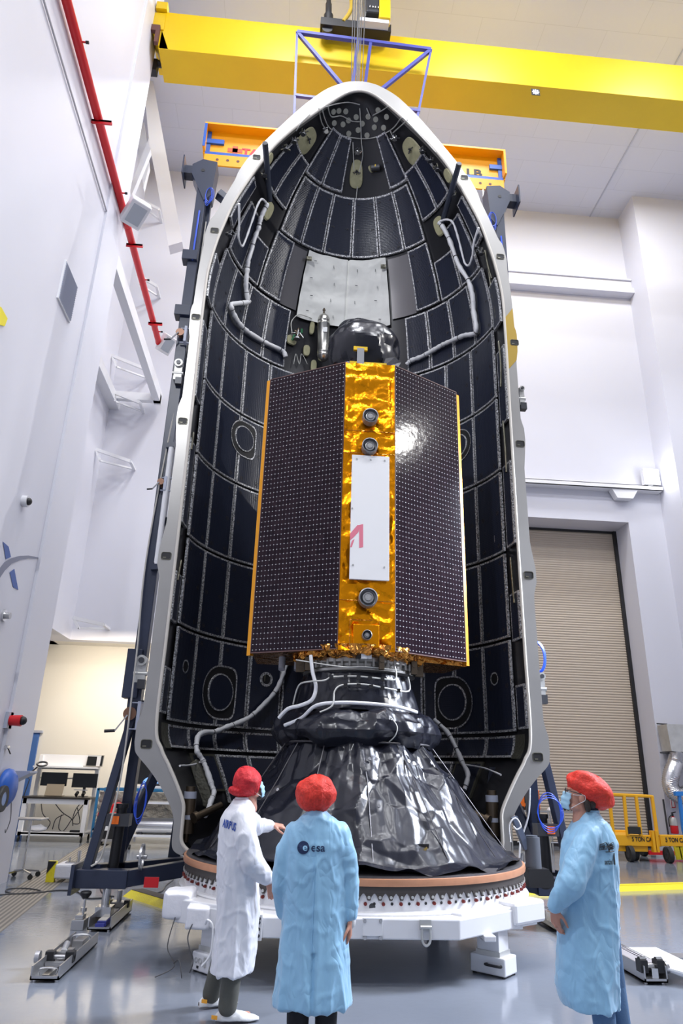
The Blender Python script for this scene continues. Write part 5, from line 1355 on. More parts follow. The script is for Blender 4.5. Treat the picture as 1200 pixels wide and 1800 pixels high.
mb.bar(c+V(-.10, 0, -.09), c+V(.10, 0, .08), .02); mb.bar(c+V(-.10, 0, .08), c+V(.09, 0, -.09), .02); mb.bar(c+V(-.12, 0, -.10), c+V(.12, 0, -.10), .025); mb.cyl(c+V(0, -.02, .02), c+V(0, .02, .02), .03, 12)
mb.build('gold_bracket', simple('gold_bracket', (0.8, 0.5, 0.15), .25, .9), t)
mb = MB(); c = P(733, 1507, Y=7.44); mb.box(c.x-.13, c.x+.12, c.y, c.y+.02, c.z-.14, c.z+.12); mb.build('open_window', 'black', t, smooth=0)
# small tubes and harnesses around the collar
def around(a0, a1, z0, z1, r0, r1, n=16): return [V(AX+(r0+(r1-r0)*i/n)*cos(radians(a0+(a1-a0)*i/n)), AY+(r0+(r1-r0)*i/n)*sin(radians(a0+(a1-a0)*i/n)), z0+(z1-z0)*i/n) for i in range(n+1)]
def atub(pts, r_, name, mat='hose', lab=None):
    o = MB().tube(smooth_path(pts, 5), r_, 8).build(name, mat, t)
    if lab: o['label'] = lab
    return o
on = lambda x, y, Y: P(x, y, Y=Y)
atub([on(500, 1275, 8.5), on(530, 1262, 8.35), on(556, 1240, 8.2), on(600, 1235, 8.14), on(650, 1237, 8.13), on(700, 1243, 8.2), on(732, 1252, 8.42)], .022, 'collar_tube', 'hose', 'thick pale tube round the collar')
atub([on(546, 1152, 8.3), on(549, 1180, 8.27), on(555, 1208, 8.24), on(548, 1230, 8.24), on(528, 1240, 8.3), on(506, 1246, 8.42), on(490, 1262, 8.5)], .022, 'drain_hose', 'hose')
atub([on(515, 1238, 8.45), on(525, 1205, 8.34), on(545, 1198, 8.22), on(570, 1196, 8.18), on(585, 1190, 8.2), on(630, 1189, 8.18), on(670, 1193, 8.2), on(695, 1194, 8.27), on(694, 1172, 8.3)], .010, 'thin_tube', 'wire')
atub([on(562, 1252, 8.13), on(584, 1240, 8.11), on(588, 1215, 8.15), on(602, 1204, 8.16), on(640, 1203, 8.15), on(680, 1210, 8.18), on(718, 1215, 8.35), on(717, 1190, 8.38)], .010, 'thin_tube', 'wire')
atub([on(520, 1160, 8.4), on(600, 1172, 8.2), on(640, 1172, 8.2), on(700, 1178, 8.3)], .007, 'thin_tube', 'wire')
atub([on(680, 1254, 8.05), on(697, 1275, 7.96), on(695, 1292, 7.94), on(684, 1304, 8.0)], .006, 'thin_tube', 'wire')
mb = MB()
for x, y, Y in ((582, 1190, 8.17), (607, 1190, 8.16), (630, 1191, 8.16), (650, 1192, 8.17), (672, 1194, 8.2), (607, 1205, 8.13), (630, 1205, 8.13), (652, 1207, 8.14), (672, 1209, 8.16), (700, 1214, 8.25)):
    c = P(x, y, Y=Y); mb.box(c.x-.022, c.x+.022, c.y-.015, c.y+.015, c.z-.022, c.z+.022)
build_each(mb, 'tube_clip', 'black', t, smooth=0)
# ---- base ring of the adapter
RX, RY = .925, 9.0
mb = MB(); mb.lathe([(1.70, .865), (1.90, .865), (1.945, .855), (1.95, .835)], (RX, RY, 0), 160); mb.build('base_flange', 'ring_grey', t, smooth=40)
mb = MB(); mb.lathe([(1.95, .838), (1.975, .835), (1.98, .80), (1.975, .775), (1.95, .772)], (RX, RY, 0), 160); mb.build('copper_ring', 'copper', t, smooth=40)

# ---------------------------------------------------------------- white support platform
t = thing('support_platform', 'white round steel platform on short legs under the black cone', 'platform', (RX, RY, 0))
mb = MB(); mb.lathe([(1.955, .772), (1.96, .74), (1.955, .715)], (RX, RY, 0), 240)
nt_ = 120
for i in range(nt_):
    a = 2*pi*(i+.5)/nt_; w2 = 2*pi/nt_*.5
    q = []
    for da, dz in ((-w2, 0), (-w2*.5, -.03), (-w2*.25, -.062), (w2*.25, -.062), (w2*.5, -.03), (w2, 0)): q.append(V(RX+1.957*cos(a+da), RY+1.957*sin(a+da), .722+dz))
    mb.prism(q[::-1], V(-cos(a), -sin(a), 0)*.02)
mb.build('scalloped_ring', simple('scallop_grey', (0.075, 0.065, 0.06), .45, .4), t, smooth=40)
mb = MB()
for i in range(nt_):
    a = 2*pi*(i+.5)/nt_
    if sin(a) < .35: c = V(RX+1.957*cos(a), RY+1.957*sin(a), .685); mb.disc_on(c, V(cos(a), sin(a), 0), .014, 0, 8, .01)
o = mb.build('ring_rivets', simple('pale_rivet', (.6, .6, .58), .3, .6), t, smooth=0, fix=False); o['kind'] = 'stuff'
mb = MB(); mb.lathe([(1.80, .77), (1.94, .765), (1.94, .60), (1.945, .57), (1.99, .565), (2.0, .55), (1.99, .53), (1.6, .53)], (RX, RY, 0), 160)
nb = 74; mb.mat(1)
for i in range(nb):
    a = 2*pi*(i+.5)/nb; c = V(RX+1.942*cos(a), RY+1.942*sin(a), .632); mb.disc_on(c, V(cos(a), sin(a), 0), .0135, 0, 8, .002)
mb.build('skirt', ['white_gloss', 'black'], t, smooth=40, fix=False)
proto = None
M['bolt_red'] = simple('red_brown_bolt', (0.20, 0.035, 0.03), .4, .4)
for i in range(nb):
    a = 2*pi*i/nb
    if sin(a) > .1: continue
    if proto is None:
        mb = MB(); mb.cyl((0, 0, 0), (.018, 0, 0), .016, 10); mb.cyl((.018, 0, 0), (.032, 0, 0), .010, 8); o = mb.build('ring_bolt', 'bolt_red', None); proto = o
    else: o = proto.copy(); COL.objects.link(o)
    o.parent = t; o.location = V(1.942*cos(a), 1.942*sin(a), .632); o.rotation_euler = (0, 0, a)
pl = [(-.08, 6.92), (1.68, 6.92), (2.45, 7.52), (2.62, 8.95), (2.45, 10.4), (1.68, 11.0), (-.08, 11.0), (-.85, 10.4), (-1.0, 8.95), (-.82, 7.52)]
mb = MB(); mb.prism([V(x, y, .375) for x, y in pl], (0, 0, .165)); mb.build('deck_frame', 'white_gloss', t, smooth=0, bevel=.012)
# diagonal and side arms
mb = MB(); mb.obox(V(2.14, 7.42, .47), V(.50, .33, 0)*.92, V(-.05, .075, 0), V(0, 0, .092)); mb.build('side_arm', 'white_gloss', t, smooth=0, bevel=.012)
mb = MB(); mb.obox(V(2.43, 7.72, .50), V(.27, .19, 0)*.75, V(-.12, .18, 0), V(0, 0, .10)); mb.build('side_arm', 'white_gloss', t, smooth=0, bevel=.03)
mb = MB(); mb.box(2.28, 2.45, 7.5, 7.8, .36, .44); mb.box(1.95, 2.06, 7.1, 7.3, .33, .38); mb.build('arm_lug', 'white_gloss', t, smooth=0, bevel=.01)
mb = MB(); mb.obox(V(-.60, 7.45, .47), V(.36, -.25, 0)*.8, V(.05, .07, 0), V(0, 0, .10)); mb.build('side_arm', 'white_gloss', t, smooth=0, bevel=.012)
# wrapped blocks at the left
def lump(c, hx, hy, hz, name, mat='white_gloss'):
    mb = MB(); n = 14; rr_ = .018
    def f(u, v):
        a = 2*pi*u; b = pi*(v-.5); k = .25
        x = np.sign(cos(a))*abs(cos(a))**k*abs(cos(b))**k; y = np.sign(sin(a))*abs(sin(a))**k*abs(cos(b))**k; z = np.sign(sin(b))*abs(sin(b))**k
        p = V(c[0]+hx*x, c[1]+hy*y, c[2]+hz*z); d = noise.noise(p*9)*rr_; return p+V(d, d, d)
    mb.grid(f, 48, 24); return mb.build(name, mat, t, smooth=180)
M['wrap'] = simple('white_wrap_film', (0.78, 0.78, 0.82), .3, nscale=12, nstr=.6)
lump((-.91, 7.72, .515), .145, .20, .115, 'wrapped_block', 'wrap')
lump((-.68, 7.45, .455), .115, .16, .10, 'wrapped_block', 'wrap')
def legset(cx, cy, sx, sy):
    mb = MB(); a = V(1, 1*sx*sy*(-1) if False else .0, 0)
    ex, ey = V(.73, .69, 0)*1.0, V(-.69, .73, 0)
    if sx*sy > 0: ex, ey = V(.73, -.69, 0), V(.69, .73, 0)
    c = V(cx, cy, 0)
    mb.obox(c+V(0, 0, .285), ex*.115, ey*.10, V(0, 0, .12)); lg_ = mb.build('leg', 'white_gloss', t, smooth=0, bevel=.006)
    mb = MB(); mb.obox(c+V(0, 0, .185), ex*.125, ey*.11, V(0, 0, .02)); kid(mb, 'leg_band', 'duct', lg_, smooth=0)
    mb = MB(); mb.obox(c+V(0, 0, .09), ex*.18, ey*.125, V(0, 0, .075)); fb = mb.build('foot_box', 'white_gloss', t, smooth=0, bevel=.012)
    mb = MB()
    for i in (-1, 1):
        for j in (-1, 1): mb.cyl(c+ex*.15*i+ey*.1*j, c+ex*.15*i+ey*.1*j+V(0, 0, .02), .018, 10)
    kid(mb, 'rubber_foot', 'rubber', fb)
    mb = MB(); f = c-ey*.128 if True else c
    # handle on the right-hand face, gauges on the left-hand face
    h0, h1 = f+ex*.0+V(0, 0, .10), f+ex*.14+V(0, 0, .10)
    mb.tube(smooth_path([h0, h0-ey*.03, h1-ey*.03, h1], 4), .012, 8); kid(mb, 'box_handle', 'black', fb)
    g = c-ex*.183; mb = MB()
    mb.disc_on(g+ey*.06+V(0, 0, .10), -ex, .022, .016, 16, .004); mb.disc_on(g-ey*.0+V(0, 0, .10), -ex, .024, .018, 16, .004); mb.obox(g-ey*.07+V(0, 0, .10), ex*.004, ey*.014, V(0, 0, .04)); mb.mat(1).obox(g+ey*.03+V(0, 0, .05), ex*.004, ey*.012, V(0, 0, .01))
    kid(mb, 'box_gauge', ['duct', 'black'], fb, smooth=0)
legset(2.13, 7.47, 1, 1); legset(-.50, 7.50, -1, 1); legset(2.2, 10.3, 1, -1); legset(-.55, 10.3, -1, -1)
mb = MB(); c = P(748, 1642, Y=6.90)
mb.box(c.x-.05, c.x+.05, 6.895, 6.92, c.z+.03, c.z+.11); mb.tube(smooth_path([c+V(-.035, -.02, .06), c+V(-.035, -.02, -.05), c+V(0, -.02, -.085), c+V(.035, -.02, -.05), c+V(.035, -.02, .06)], 5), .011, 8); mb.cyl(c+V(-.05, -.02, .055), c+V(.05, -.02, .055), .014, 10)
mb.build('shackle', 'duct', t)
mb = MB(); a, b_ = P(637, 1625, Y=6.92), P(672, 1650, Y=6.92); mb.box(a.x, b_.x, 6.905, 6.93, .405, .545)
bp_ = mb.build('bolted_plate', 'white_gloss', t, smooth=0, bevel=.004)
for x in (641, 669):
    for y in (1619, 1649): mb = MB(); c = P(x, y, Y=6.9); mb.cyl(c, c+V(0, .015, 0), .016, 10); kid(mb, 'plate_bolt', 'steel', bp_)
mb = MB(); mb.box(-.14, -.08, 6.90, 7.12, .36, .56); ep = mb.build('end_plate', 'white_gloss', t, smooth=0, bevel=.004)
for z in (.40, .45, .50, .53): mb = MB(); mb.cyl((-.11, 6.89, z), (-.11, 6.905, z), .014, 10); kid(mb, 'plate_hole', 'dgrey', ep)
mb = MB(); c = P(654, 1594, Y=7.06); mb.tube([c, c+V(0, .01, 0)], .03, 12); mb.build('skirt_plug', 'dgrey', t)
# hanging cables under the platform on the left
mb = MB()
mb.tube(smooth_path([V(-.72, 7.3, .42), V(-.75, 7.25, .3), V(-.68, 7.2, .15), V(-.70, 7.2, .05)], 5), .006, 6)
mb.tube(smooth_path([V(-.9, 7.55, .48), V(-.95, 7.45, .2), V(-.85, 7.3, .08), V(-1.0, 7.2, .015)], 5), .005, 6)
mb.tube(smooth_path([V(-.86, 7.3, .10), V(-.80, 7.2, .14), V(-.76, 7.15, .02)], 5), .005, 6)
build_each(mb, 'hanging_cable', 'darkwire', t)
mb = MB(); mb.tube(smooth_path([V(-.60, 7.25, .42), V(-.58, 7.20, .46), V(-.53, 7.2, .40), V(-.53, 7.2, .2), V(-.60, 7.2, .10)], 5), .010, 8); mb.build('white_hose', 'hose', t)

# ---------------------------------------------------------------- things on the floor
def slide_rail(x0, x1, y0, y1, h, lab, kind):
    t = thing('slide_rail', lab, 'slide rail', ((x0+x1)/2, y0, 0), 'aluminium slide rails on the floor')
    mb = MB(); e = .012
    mb.box(x0, x1, y0, y1, .02, .032); mb.box(x0, x0+e, y0, y1, .02, h); mb.box(x1-e, x1, y0, y1, .02, h)
    mb.box(x0, x1, y0, y0+.01, .02, .05)
    mb.build('rail_channel', 'alu', t, smooth=0)
    for (fx, fy) in ((x0+.03, y0+.05), (x1-.03, y0+.05), (x0+.03, y1-.05), (x1-.03, y1-.05)): mb = MB(); mb.cyl((fx, fy, 0), (fx, fy, .022), .016, 10); mb.build('rail_foot', 'steel', t)
    xm = (x0+x1)/2
    if kind == 'open':
        mb = MB(); mb.box(xm-.03, xm+.03, y0+.02, y0+.75, .032, .055); mb.build('lead_screw', 'steel', t, smooth=0)
        mb = MB(); mb.tube(smooth_path([V(xm-.07, y0+.08, .04), V(xm-.07, y0+.08, .09), V(xm+.07, y0+.08, .09), V(xm+.07, y0+.08, .04)], 4), .006, 6); mb.build('rail_handle', 'steel', t)
        mb = MB(); mb.tube(smooth_path([V(xm-.08, y1-.2, .04), V(xm-.08, y1-.2, .13), V(xm+.08, y1-.2, .13), V(xm+.08, y1-.2, .04)], 4), .008, 6); mb.box(xm-.05, xm+.05, y1-.35, y1-.12, .03, .11); mb.build('end_stop', 'alu', t, smooth=40)
        mb = MB(); yc = y0+.42
        for sx in (-.09, .09): mb.box(xm+sx-.04, xm+sx+.04, yc-.04, yc+.04, .06, .15)
        build_each(mb, 'bearing_block', 'black', t, smooth=0, bevel=.006)
        mb = MB(); mb.cyl((xm-.13, yc, .10), (xm+.13, yc, .10), .02, 10); mb.box(xm-.07, xm+.07, yc+.06, yc+.22, .08, .13); mb.box(xm-.10, xm+.10, yc-.10, yc-.06, .05, .08); mb.cyl((xm, yc+.1, .13), (xm, yc+.18, .17), .03, 10); mb.build('carriage', 'alu', t, smooth=40)
        mb = MB(); mb.cyl((x0-.06, yc+.0, .10), (x0-.10, yc, .10), .05, 18); mb.build('hand_knob', 'steel', t)
    elif kind == 'jack':
        mb = MB(); mb.box(xm-.05, xm+.05, y0+.10, y1-.35, .04, .09); mb.build('inner_beam', 'blue_frame', t, smooth=0); mb = MB(); mb.box(xm-.045, xm+.045, y0+.12, y1-.36, .09, .10); mb.build('beam_cover', 'lip', t, smooth=0)
        mb = MB(); yc = y1-.28
        for sx in (-.11, .11): mb.box(xm+sx-.03, xm+sx+.03, yc-.04, yc+.04, .10, .18)
        build_each(mb, 'bearing_block', 'black', t, smooth=0)
        mb = MB(); mb.box(xm-.08, xm+.08, yc-.05, yc+.12, .08, .16); mb.cyl((xm, yc+.05, .16), (xm, yc+.05, .28), .03, 12); mb.cyl((xm-.1, yc, .13), (xm+.1, yc, .13), .018, 10); mb.build('carriage', 'alu', t, smooth=40)
        mb = MB(); mb.box(xm-.05, xm+.05, y0+.01, y0+.04, .03, .08); mb.build('end_plug', 'blue_frame', t, smooth=0)
    else:
        mb = MB(); mb.box(x0+.02, x1-.02, y0+.15, y1, .10, h-.004); mb.build('rail_cover', simple('pinkish_cover', (.42, .40, .42), .4, .4), t, smooth=0)
        mb = MB()
        for k in range(60): y = y0+.3+k*.045; mb.box(xm+.02, xm+.035, y, y+.02, h-.004, h); mb.box(xm+.06, xm+.075, y, y+.02, h-.004, h)
        o = mb.build('cover_slots', 'dgrey', t, smooth=0, fix=False); o['kind'] = 'stuff'
        mb = MB()
        for sx in (-.09, .07): mb.box(xm+sx-.035, xm+sx+.035, y0+.02, y0+.12, .09, .19); mb.cyl((xm+sx-.03, y0+.06, .18), (xm+sx+.03, y0+.06, .18), .035, 12)
        build_each(mb, 'bearing_block', 'black', t, smooth=40)
        mb = MB(); mb.cyl((xm-.09, y0+.07, .14), (xm+.09, y0+.07, .14), .02, 10); mb.box(xm-.03, xm+.03, y0+.01, y0+.1, .03, .13); mb.cyl((xm+.12, y0+.06, .13), (xm+.15, y0+.06, .13), .05, 16); mb.build('carriage', 'steel', t, smooth=40)
slide_rail(-2.03, -1.79, 7.06, 8.4, .125, 'nearer aluminium slide rail on the floor at the lower left', 'open')
slide_rail(-2.055, -1.80, 9.02, 10.2, .15, 'farther aluminium slide rail under the foot of the left navy stand', 'jack')
slide_rail(3.44, 3.66, 7.12, 10.0, .15, 'long aluminium slide rail behind the right-hand person in the blue coat', 'long')
t = thing('floor_board', 'white board leaning over the right end of the long slide rail', 'board', (4.0, 8.0, 0))
q = [P(1100, 1668, Z=.13), P(1153, 1668, Z=.13), P(1215, 1698, Z=.10), P(1215, 1716, Z=.10), P(1158, 1700, Z=.13)]
MB().prism(q, (0, 0, .015)).build('board_sheet', 'whitepanel', t, smooth=0); MB().box(3.75, 4.3, 7.7, 7.9, 0, .095).build('board_foot', 'alu', t, smooth=0)
# knob post
c = V(-2.02, 9.45, 0); t = thing('clamp_post', 'small chrome clamp post with a round black knob left of the farther slide rail', 'clamp', c)
mb = MB(); mb.box(-2.26, -2.12, 9.1, 9.35, 0, .10); mb.box(-2.24, -2.15, 9.15, 9.3, .10, .14); mb.build('post_base', 'alu', t, smooth=0, bevel=.005)
mb = MB(); mb.cyl((-2.17, 9.22, .14), (-2.17, 9.22, .30), .014, 10); mb.cyl((-2.17, 9.22, .17), (-2.17, 9.22, .21), .035, 12); mb.build('post_rod', 'steel', t)
mb = MB(); mb.lathe([(0, .30), (.03, .30), (.06, .34), (.065, .36), (.055, .375), (0, .37)], (-2.17, 9.22, 0), 20); mb.build('post_knob', 'black', t)
# yellow cable ramps
def ramp(pts, w_, lab, top='dark'):
    t = thing('cable_ramp', lab, 'cable ramp', V(pts[0][0], pts[0][1], 0)); mb = MB(); mb2 = MB()
    for (x0, y0), (x1, y1) in zip(pts[:-1], pts[1:]):
        d = V(x1-x0, y1-y0, 0).normalized(); n_ = V(-d.y, d.x, 0); a, b_ = V(x0, y0, 0), V(x1, y1, 0)
        for p, q in ((0, .3), (.7, 1)):
            zz = [(p, 0 if p == 0 else .075), (q, .075 if p == 0 else 0)]
            A = [a+n_*w_*p+V(0, 0, zz[0][1]), a+n_*w_*q+V(0, 0, zz[1][1]), a+n_*w_*(q if p == 0 else p)]
            mb.prism(A, b_-a)
        mb2.prism([a+n_*w_*.29+V(0, 0, 0), a+n_*w_*.71, a+n_*w_*.71+V(0, 0, .078), a+n_*w_*.29+V(0, 0, .078)], b_-a)
    mb.build('ramp_side', 'tape_yellow', t, smooth=0, fix=True)
    mb2.build('ramp_lid', simple('ramp_rubber', (.07, .06, .05), .8, nscale=30, nstr=.5) if top == 'dark' else M['tape_yellow'], t, smooth=0)
ramp([(-2.15, 11.35), (-.9, 10.12 if False else 9.75)], .42, 'yellow sided cable ramp crossing the floor left of the white platform')
ramp([(3.0, 11.75), (9.5, 13.55)], .34, 'long bright yellow cable ramp running across the floor on the right', 'y')
# black cable on the floor
mb = MB(); pts = [P(x, y, Z=.008) for x, y in ((-5, 1573), (30, 1571), (60, 1569), (72, 1566), (50, 1562), (20, 1562), (10, 1566), (25, 1571), (60, 1570), (100, 1565), (130, 1566), (143, 1572), (148, 1578), (170, 1579), (196, 1577))]
tag(MB().tube(smooth_path(pts, 6), .010, 6).build('floor_cable', 'darkwire'), 'thin black cable looping over the floor grating at the left', 'cable')
pts = [P(x, y, Z=.3) for x, y in ((176, 1556), (178, 1568), (188, 1574), (200, 1576))]
tag(MB().tube(smooth_path(pts, 6), .009, 6).build('hanging_cable', 'darkwire'), 'short black cable drooping from the base beam of the left navy stand', 'cable')
pts = [P(x, y, Z=.008) for x, y in ((262, 1585), (258, 1578), (268, 1572), (285, 1566), (292, 1556), (305, 1546))]
tag(MB().tube(smooth_path(pts, 6), .008, 6).build('floor_cable', 'darkwire'), 'thin dark cable crossing the yellow cable ramp', 'cable')
# white wrapped box with striped tape behind the left base beam
t = thing('wrapped_unit', 'pale wrapped box with a small mast beside the grating behind the left stand', 'box', P(120, 1553, Z=0))
c = P(124, 1552, Z=0); mb = MB(); mb.box(c.x-.28, c.x+.30, c.y, c.y+.5, 0.05, .26); mb.build('unit_body', 'wrap', t, smooth=0, bevel=.03)
mb = MB(); mb.cyl(c+V(.02, .2, .26), c+V(.02, .2, .44), .03, 12); mb.cyl(c+V(-.12, .2, .26), c+V(-.12, .2, .34), .02, 10); mb.cyl(c+V(.12, .2, .26), c+V(.12, .2, .33), .02, 10); mb.box(c.x-.16, c.x+.18, c.y+.1, c.y+.3, .26, .28); mb.build('unit_mast', 'steel', t)
mb = MB(); mb.box(c.x-.40, c.x-.27, c.y+.02, c.y+.10, 0, .30); mb.mat(1); mb.prism([c+V(-.40, .015, .30), c+V(-.40, .015, .12), c+V(-.27, .015, .30)], (0, -.004, 0)); mb.build('striped_corner', ['tape_yellow', 'black'], t, smooth=0)
# tray trolley
c = P(34, 1545, Z=0)+V(0, .1, 0); t = thing('tray_stand', 'small wheeled steel tray stand beside the left wall corner', 'trolley', c)
MB().box(c.x-.28, c.x+.22, c.y-.2, c.y+.2, .87, .895).build('tray', 'alu', t, smooth=0, bevel=.01)
MB().cyl(c+V(0, 0, .08), c+V(.0, 0, .87), .016, 12).build('stand_pole', 'steel', t)
for k in range(4):
    a = pi/4+pi/2*k; d = V(cos(a), sin(a), 0); mb = MB(); mb.bar(c+V(0, 0, .12), c+d*.27+V(0, 0, .085), .025, .025); lg_ = mb.build('stand_leg', 'steel', t, smooth=0)
    mb = MB(); mb.cyl(c+d*.27+V(0, -.012, .04), c+d*.27+V(0, .012, .04), .04, 16); mb.bar(c+d*.27+V(0, 0, .04), c+d*.27+V(0, 0, .09), .02); kid(mb, 'caster', 'rubber', lg_)

# ---------------------------------------------------------------- alcove : workbench and carts
BX0, BX1, BY0, BY1 = -6.15, -4.62, 18.5, 19.25
t = thing('workbench', 'white wheeled workbench with black top and upper shelf in the lit alcove', 'workbench', ((BX0+BX1)/2, BY0, 0))
MB().box(BX0-.05, BX1+.05, BY0-.03, BY1, .955, 1.0).build('bench_top', simple('black_bench_top', (.03, .025, .02), .35), t, smooth=0, bevel=.005)
for x in (BX0, BX1-.07):
    for y in (BY0, BY1-.07):
        mb = MB(); mb.box(x-.015, x+.085, y, y+.10, .14, .955); lg_ = mb.build('leg', 'white_paint', t, smooth=0)
        mb = MB(); mb.cyl((x+.035-.015, y+.03, .06), (x+.035+.015, y+.03, .06), .06, 18); mb.bar((x+.035, y+.03, .06), (x+.035, y+.03, .15), .03); kid(mb, 'caster', 'rubber', lg_)
MB().box(BX0, BX1, BY0, BY1, .17, .21).build('lower_shelf', 'white_paint', t, smooth=0)
mb = MB(); mb.box(BX0, BX1, BY0, BY0+.05, .84, .955); mb.box(BX0, BX1, BY0, BY0+.04, .14, .22); mb.box(BX0, BX0+.09, BY1-.10, BY1, 1.0, 1.95); mb.box(BX1-.09, BX1, BY1-.10, BY1, 1.0, 1.95); mb.box(BX0, BX1, BY1-.05, BY1-.02, 1.40, 1.43); mb.box(BX0, BX1, BY1-.03, BY1, 1.62, 1.98)
mb.build('bench_frame', 'white_paint', t, smooth=0)
MB().box(BX0-.02, BX1+.02, BY1-.42, BY1, 1.66, 1.70).build('upper_shelf', 'white_paint', t, smooth=0)
mb = MB()
for pts in ([(92, 1403), (94, 1408), (104, 1422), (112, 1430), (126, 1440), (128, 1452)], [(72, 1404), (75, 1430), (88, 1445), (82, 1458)], [(152, 1402), (135, 1420), (128, 1438), (128, 1452)], [(156, 1403), (142, 1420), (128, 1440)], [(112, 1432), (98, 1440), (92, 1458)], [(126, 1440), (112, 1460), (103, 1455), (108, 1432)], [(128, 1448), (140, 1446), (136, 1420)]):
    mb.tube(smooth_path([P(x, y, Y=19.1) for x, y in pts], 5), .011, 6)
build_each(mb, 'hanging_cable', 'darkwire', t)
M['stone'] = simple('tan_laptop', (.22, .18, .13), .6)
def monitor(px0, px1, py0, py1, lab, yy=19.0):
    a, b_ = P(px0, py0, Y=yy), P(px1, py1, Y=yy); t = thing('monitor', lab, 'monitor', (a+b_)/2, 'monitors on the workbench')
    MB().box(a.x, b_.x, yy, yy+.04, b_.z, a.z).build('screen', 'screen', t, smooth=0, bevel=.004); mb = MB(); cx = (a.x+b_.x)/2; mb.box(cx-.03, cx+.03, yy+.04, yy+.10, 1.08, b_.z+.2); mb.box(cx-.11, cx+.11, yy+.0, yy+.14, 1.003, 1.015); mb.bar(V(cx, yy+.06, 1.01), V(cx, yy+.07, 1.2), .05); mb.build('monitor_stand', 'dgrey', t, smooth=0)
monitor(74, 116, 1357, 1382, 'left black monitor on the workbench behind the open grey laptop'); monitor(129, 169, 1359, 1385, 'right black monitor on the workbench behind the binoculars')
def laptop(c, w_, ang, lab, open_back=False, mat='laptop'):
    c = Vector(c); t = thing('laptop', lab, 'laptop', c)
    MB().box(c.x-w_/2, c.x+w_/2, c.y-.12, c.y+.12, c.z+.003, c.z+.02).build('laptop_base', mat, t, smooth=0)
    mb = MB(); u = V(0, sin(ang), cos(ang)); y0 = c.y+(.12 if not open_back else -.12)
    mb.obox(V(c.x, y0, c.z+.02)+u*w_*.33, V(w_/2, 0, 0), u*w_*.33, V(0, .006, 0)); ld = mb.build('laptop_lid', mat, t, smooth=0)
    if not open_back:
        mb = MB(); mb.obox(V(c.x, y0-.008, c.z+.02)+u*w_*.33, V(w_/2*.93, 0, 0), u*w_*.30, V(0, .002, 0)); kid(mb, 'laptop_screen', 'screen', ld, smooth=0)
laptop(V(P(165, 1348, Y=19.05).x-.03, 19.05, 1.703), .42, .25, 'open dark laptop on the upper shelf of the workbench'); laptop(V(P(96, 1397, Y=18.75).x, 18.75, 1.003), .42, .35, 'grey laptop seen from behind on the black worktop', True, 'stone')
c = V(P(142, 1390, Y=18.72).x, 18.7, 1.003); t = thing('microscope', 'small black twin lens viewer on the worktop before the right monitor', 'instrument', c)
mb = MB()
for sx in (-.08, .08): mb.cyl(c+V(sx, -.05, .05), c+V(sx, .06, .10), .04, 14); mb.box(c.x+sx-.02, c.x+sx+.02, c.y-.02, c.y+.02, c.z, c.z+.05)
mb.build('viewer_body', 'black', t); MB().box(c.x-.16, c.x+.16, c.y-.02, c.y+.03, c.z+.15, c.z+.17).build('viewer_bar', 'alu', t, smooth=0)
c = P(134, 1463, Y=18.7); t = thing('power_strip', 'black power strip on the lower shelf of the workbench', 'power strip', V(c.x, 18.7, .212)); MB().box(c.x-.15, c.x+.15, 18.66, 18.76, .214, .26).build('strip_body', 'black', t, smooth=0, bevel=.005)
mb = MB()
for k in range(5): mb.box(c.x-.12+.055*k, c.x-.09+.055*k, 18.69, 18.73, .26, .262)
mb.build('strip_socket', 'dgrey', t, smooth=0)
c = P(66, 1462, Y=18.8); t = thing('plastic_bag', 'crumpled white plastic bag on the lower shelf of the workbench', 'bag', V(c.x, 18.8, .212)); mb = MB(); mb.grid(lambda u, v: V(c.x+.22*cos(2*pi*u)*sin(pi*v)*(1+.3*noise.noise(V(u*6, v*5, 1))), 18.8+.15*sin(2*pi*u)*sin(pi*v), .214+.07*(1-cos(pi*v))*(1+.3*noise.noise(V(u*5, v*6, 3)))), 24, 12); mb.build('bag_film', 'wrap', t)
t = thing('ring_lamp', 'magnifier ring lamp on a dark arm above the left end of the workbench', 'lamp', P(45, 1368, Y=18.5))
c = P(74, 1343, Y=18.5); MB().tube([c+V(.12*cos(2*pi*k/24), .05*sin(2*pi*k/24), .05*sin(2*pi*k/24)) for k in range(24)], .022, 8, closed=True).build('lamp_ring', 'dgrey', t)
mb = MB(); mb.tube([P(66, 1348, Y=18.5), P(55, 1357, Y=18.5)], .018, 8); mb.tube([P(55, 1357, Y=18.5), P(46, 1364, Y=18.5), P(40, 1362, Y=18.5)], .010, 8); mb.tube([P(46, 1364, Y=18.5), P(52, 1370, Y=18.5), V(BX0-.02, 18.55, 1.0)], .012, 8); mb.build('lamp_arm', 'dgrey', t)

# carts right of the workbench
t = thing('blue_rack', 'blue framed wheeled rack under clear plastic film right of the workbench', 'rack', (-3.6, 18.6, 0))
X0, X1 = -4.42, -2.2
mb = MB()
for x in (X0, X1):
    for y in (18.55, 19.3): mb.box(x-.03, x+.03, y-.03, y+.03, .12, 1.22)
for z in (1.20, .30): mb.box(X0, X1, 18.52, 18.58, z-.03, z+.03); mb.box(X0, X1, 19.27, 19.33, z-.03, z+.03)
mb.build('rack_frame', simple('teal_blue_frame', (.02, .16, .36), .4), t, smooth=0)
mb = MB(); mb.grid(lambda u, v: V(X0+.05+(X1-X0-.1)*u+.02*sin(30*v), 18.53-.05*abs(noise.noise(V(u*9+v*4, v*2, 0))), .35+.80*v), 60, 20); mb.grid(lambda u, v: V(X0+.05+(X1-X0-.1)*u, 18.55+.7*v, 1.16+.03*noise.noise(V(u*9, v*4, 0))), 40, 10); mb.build('film_cover', 'plastic_film', t, smooth=60, fix=False)
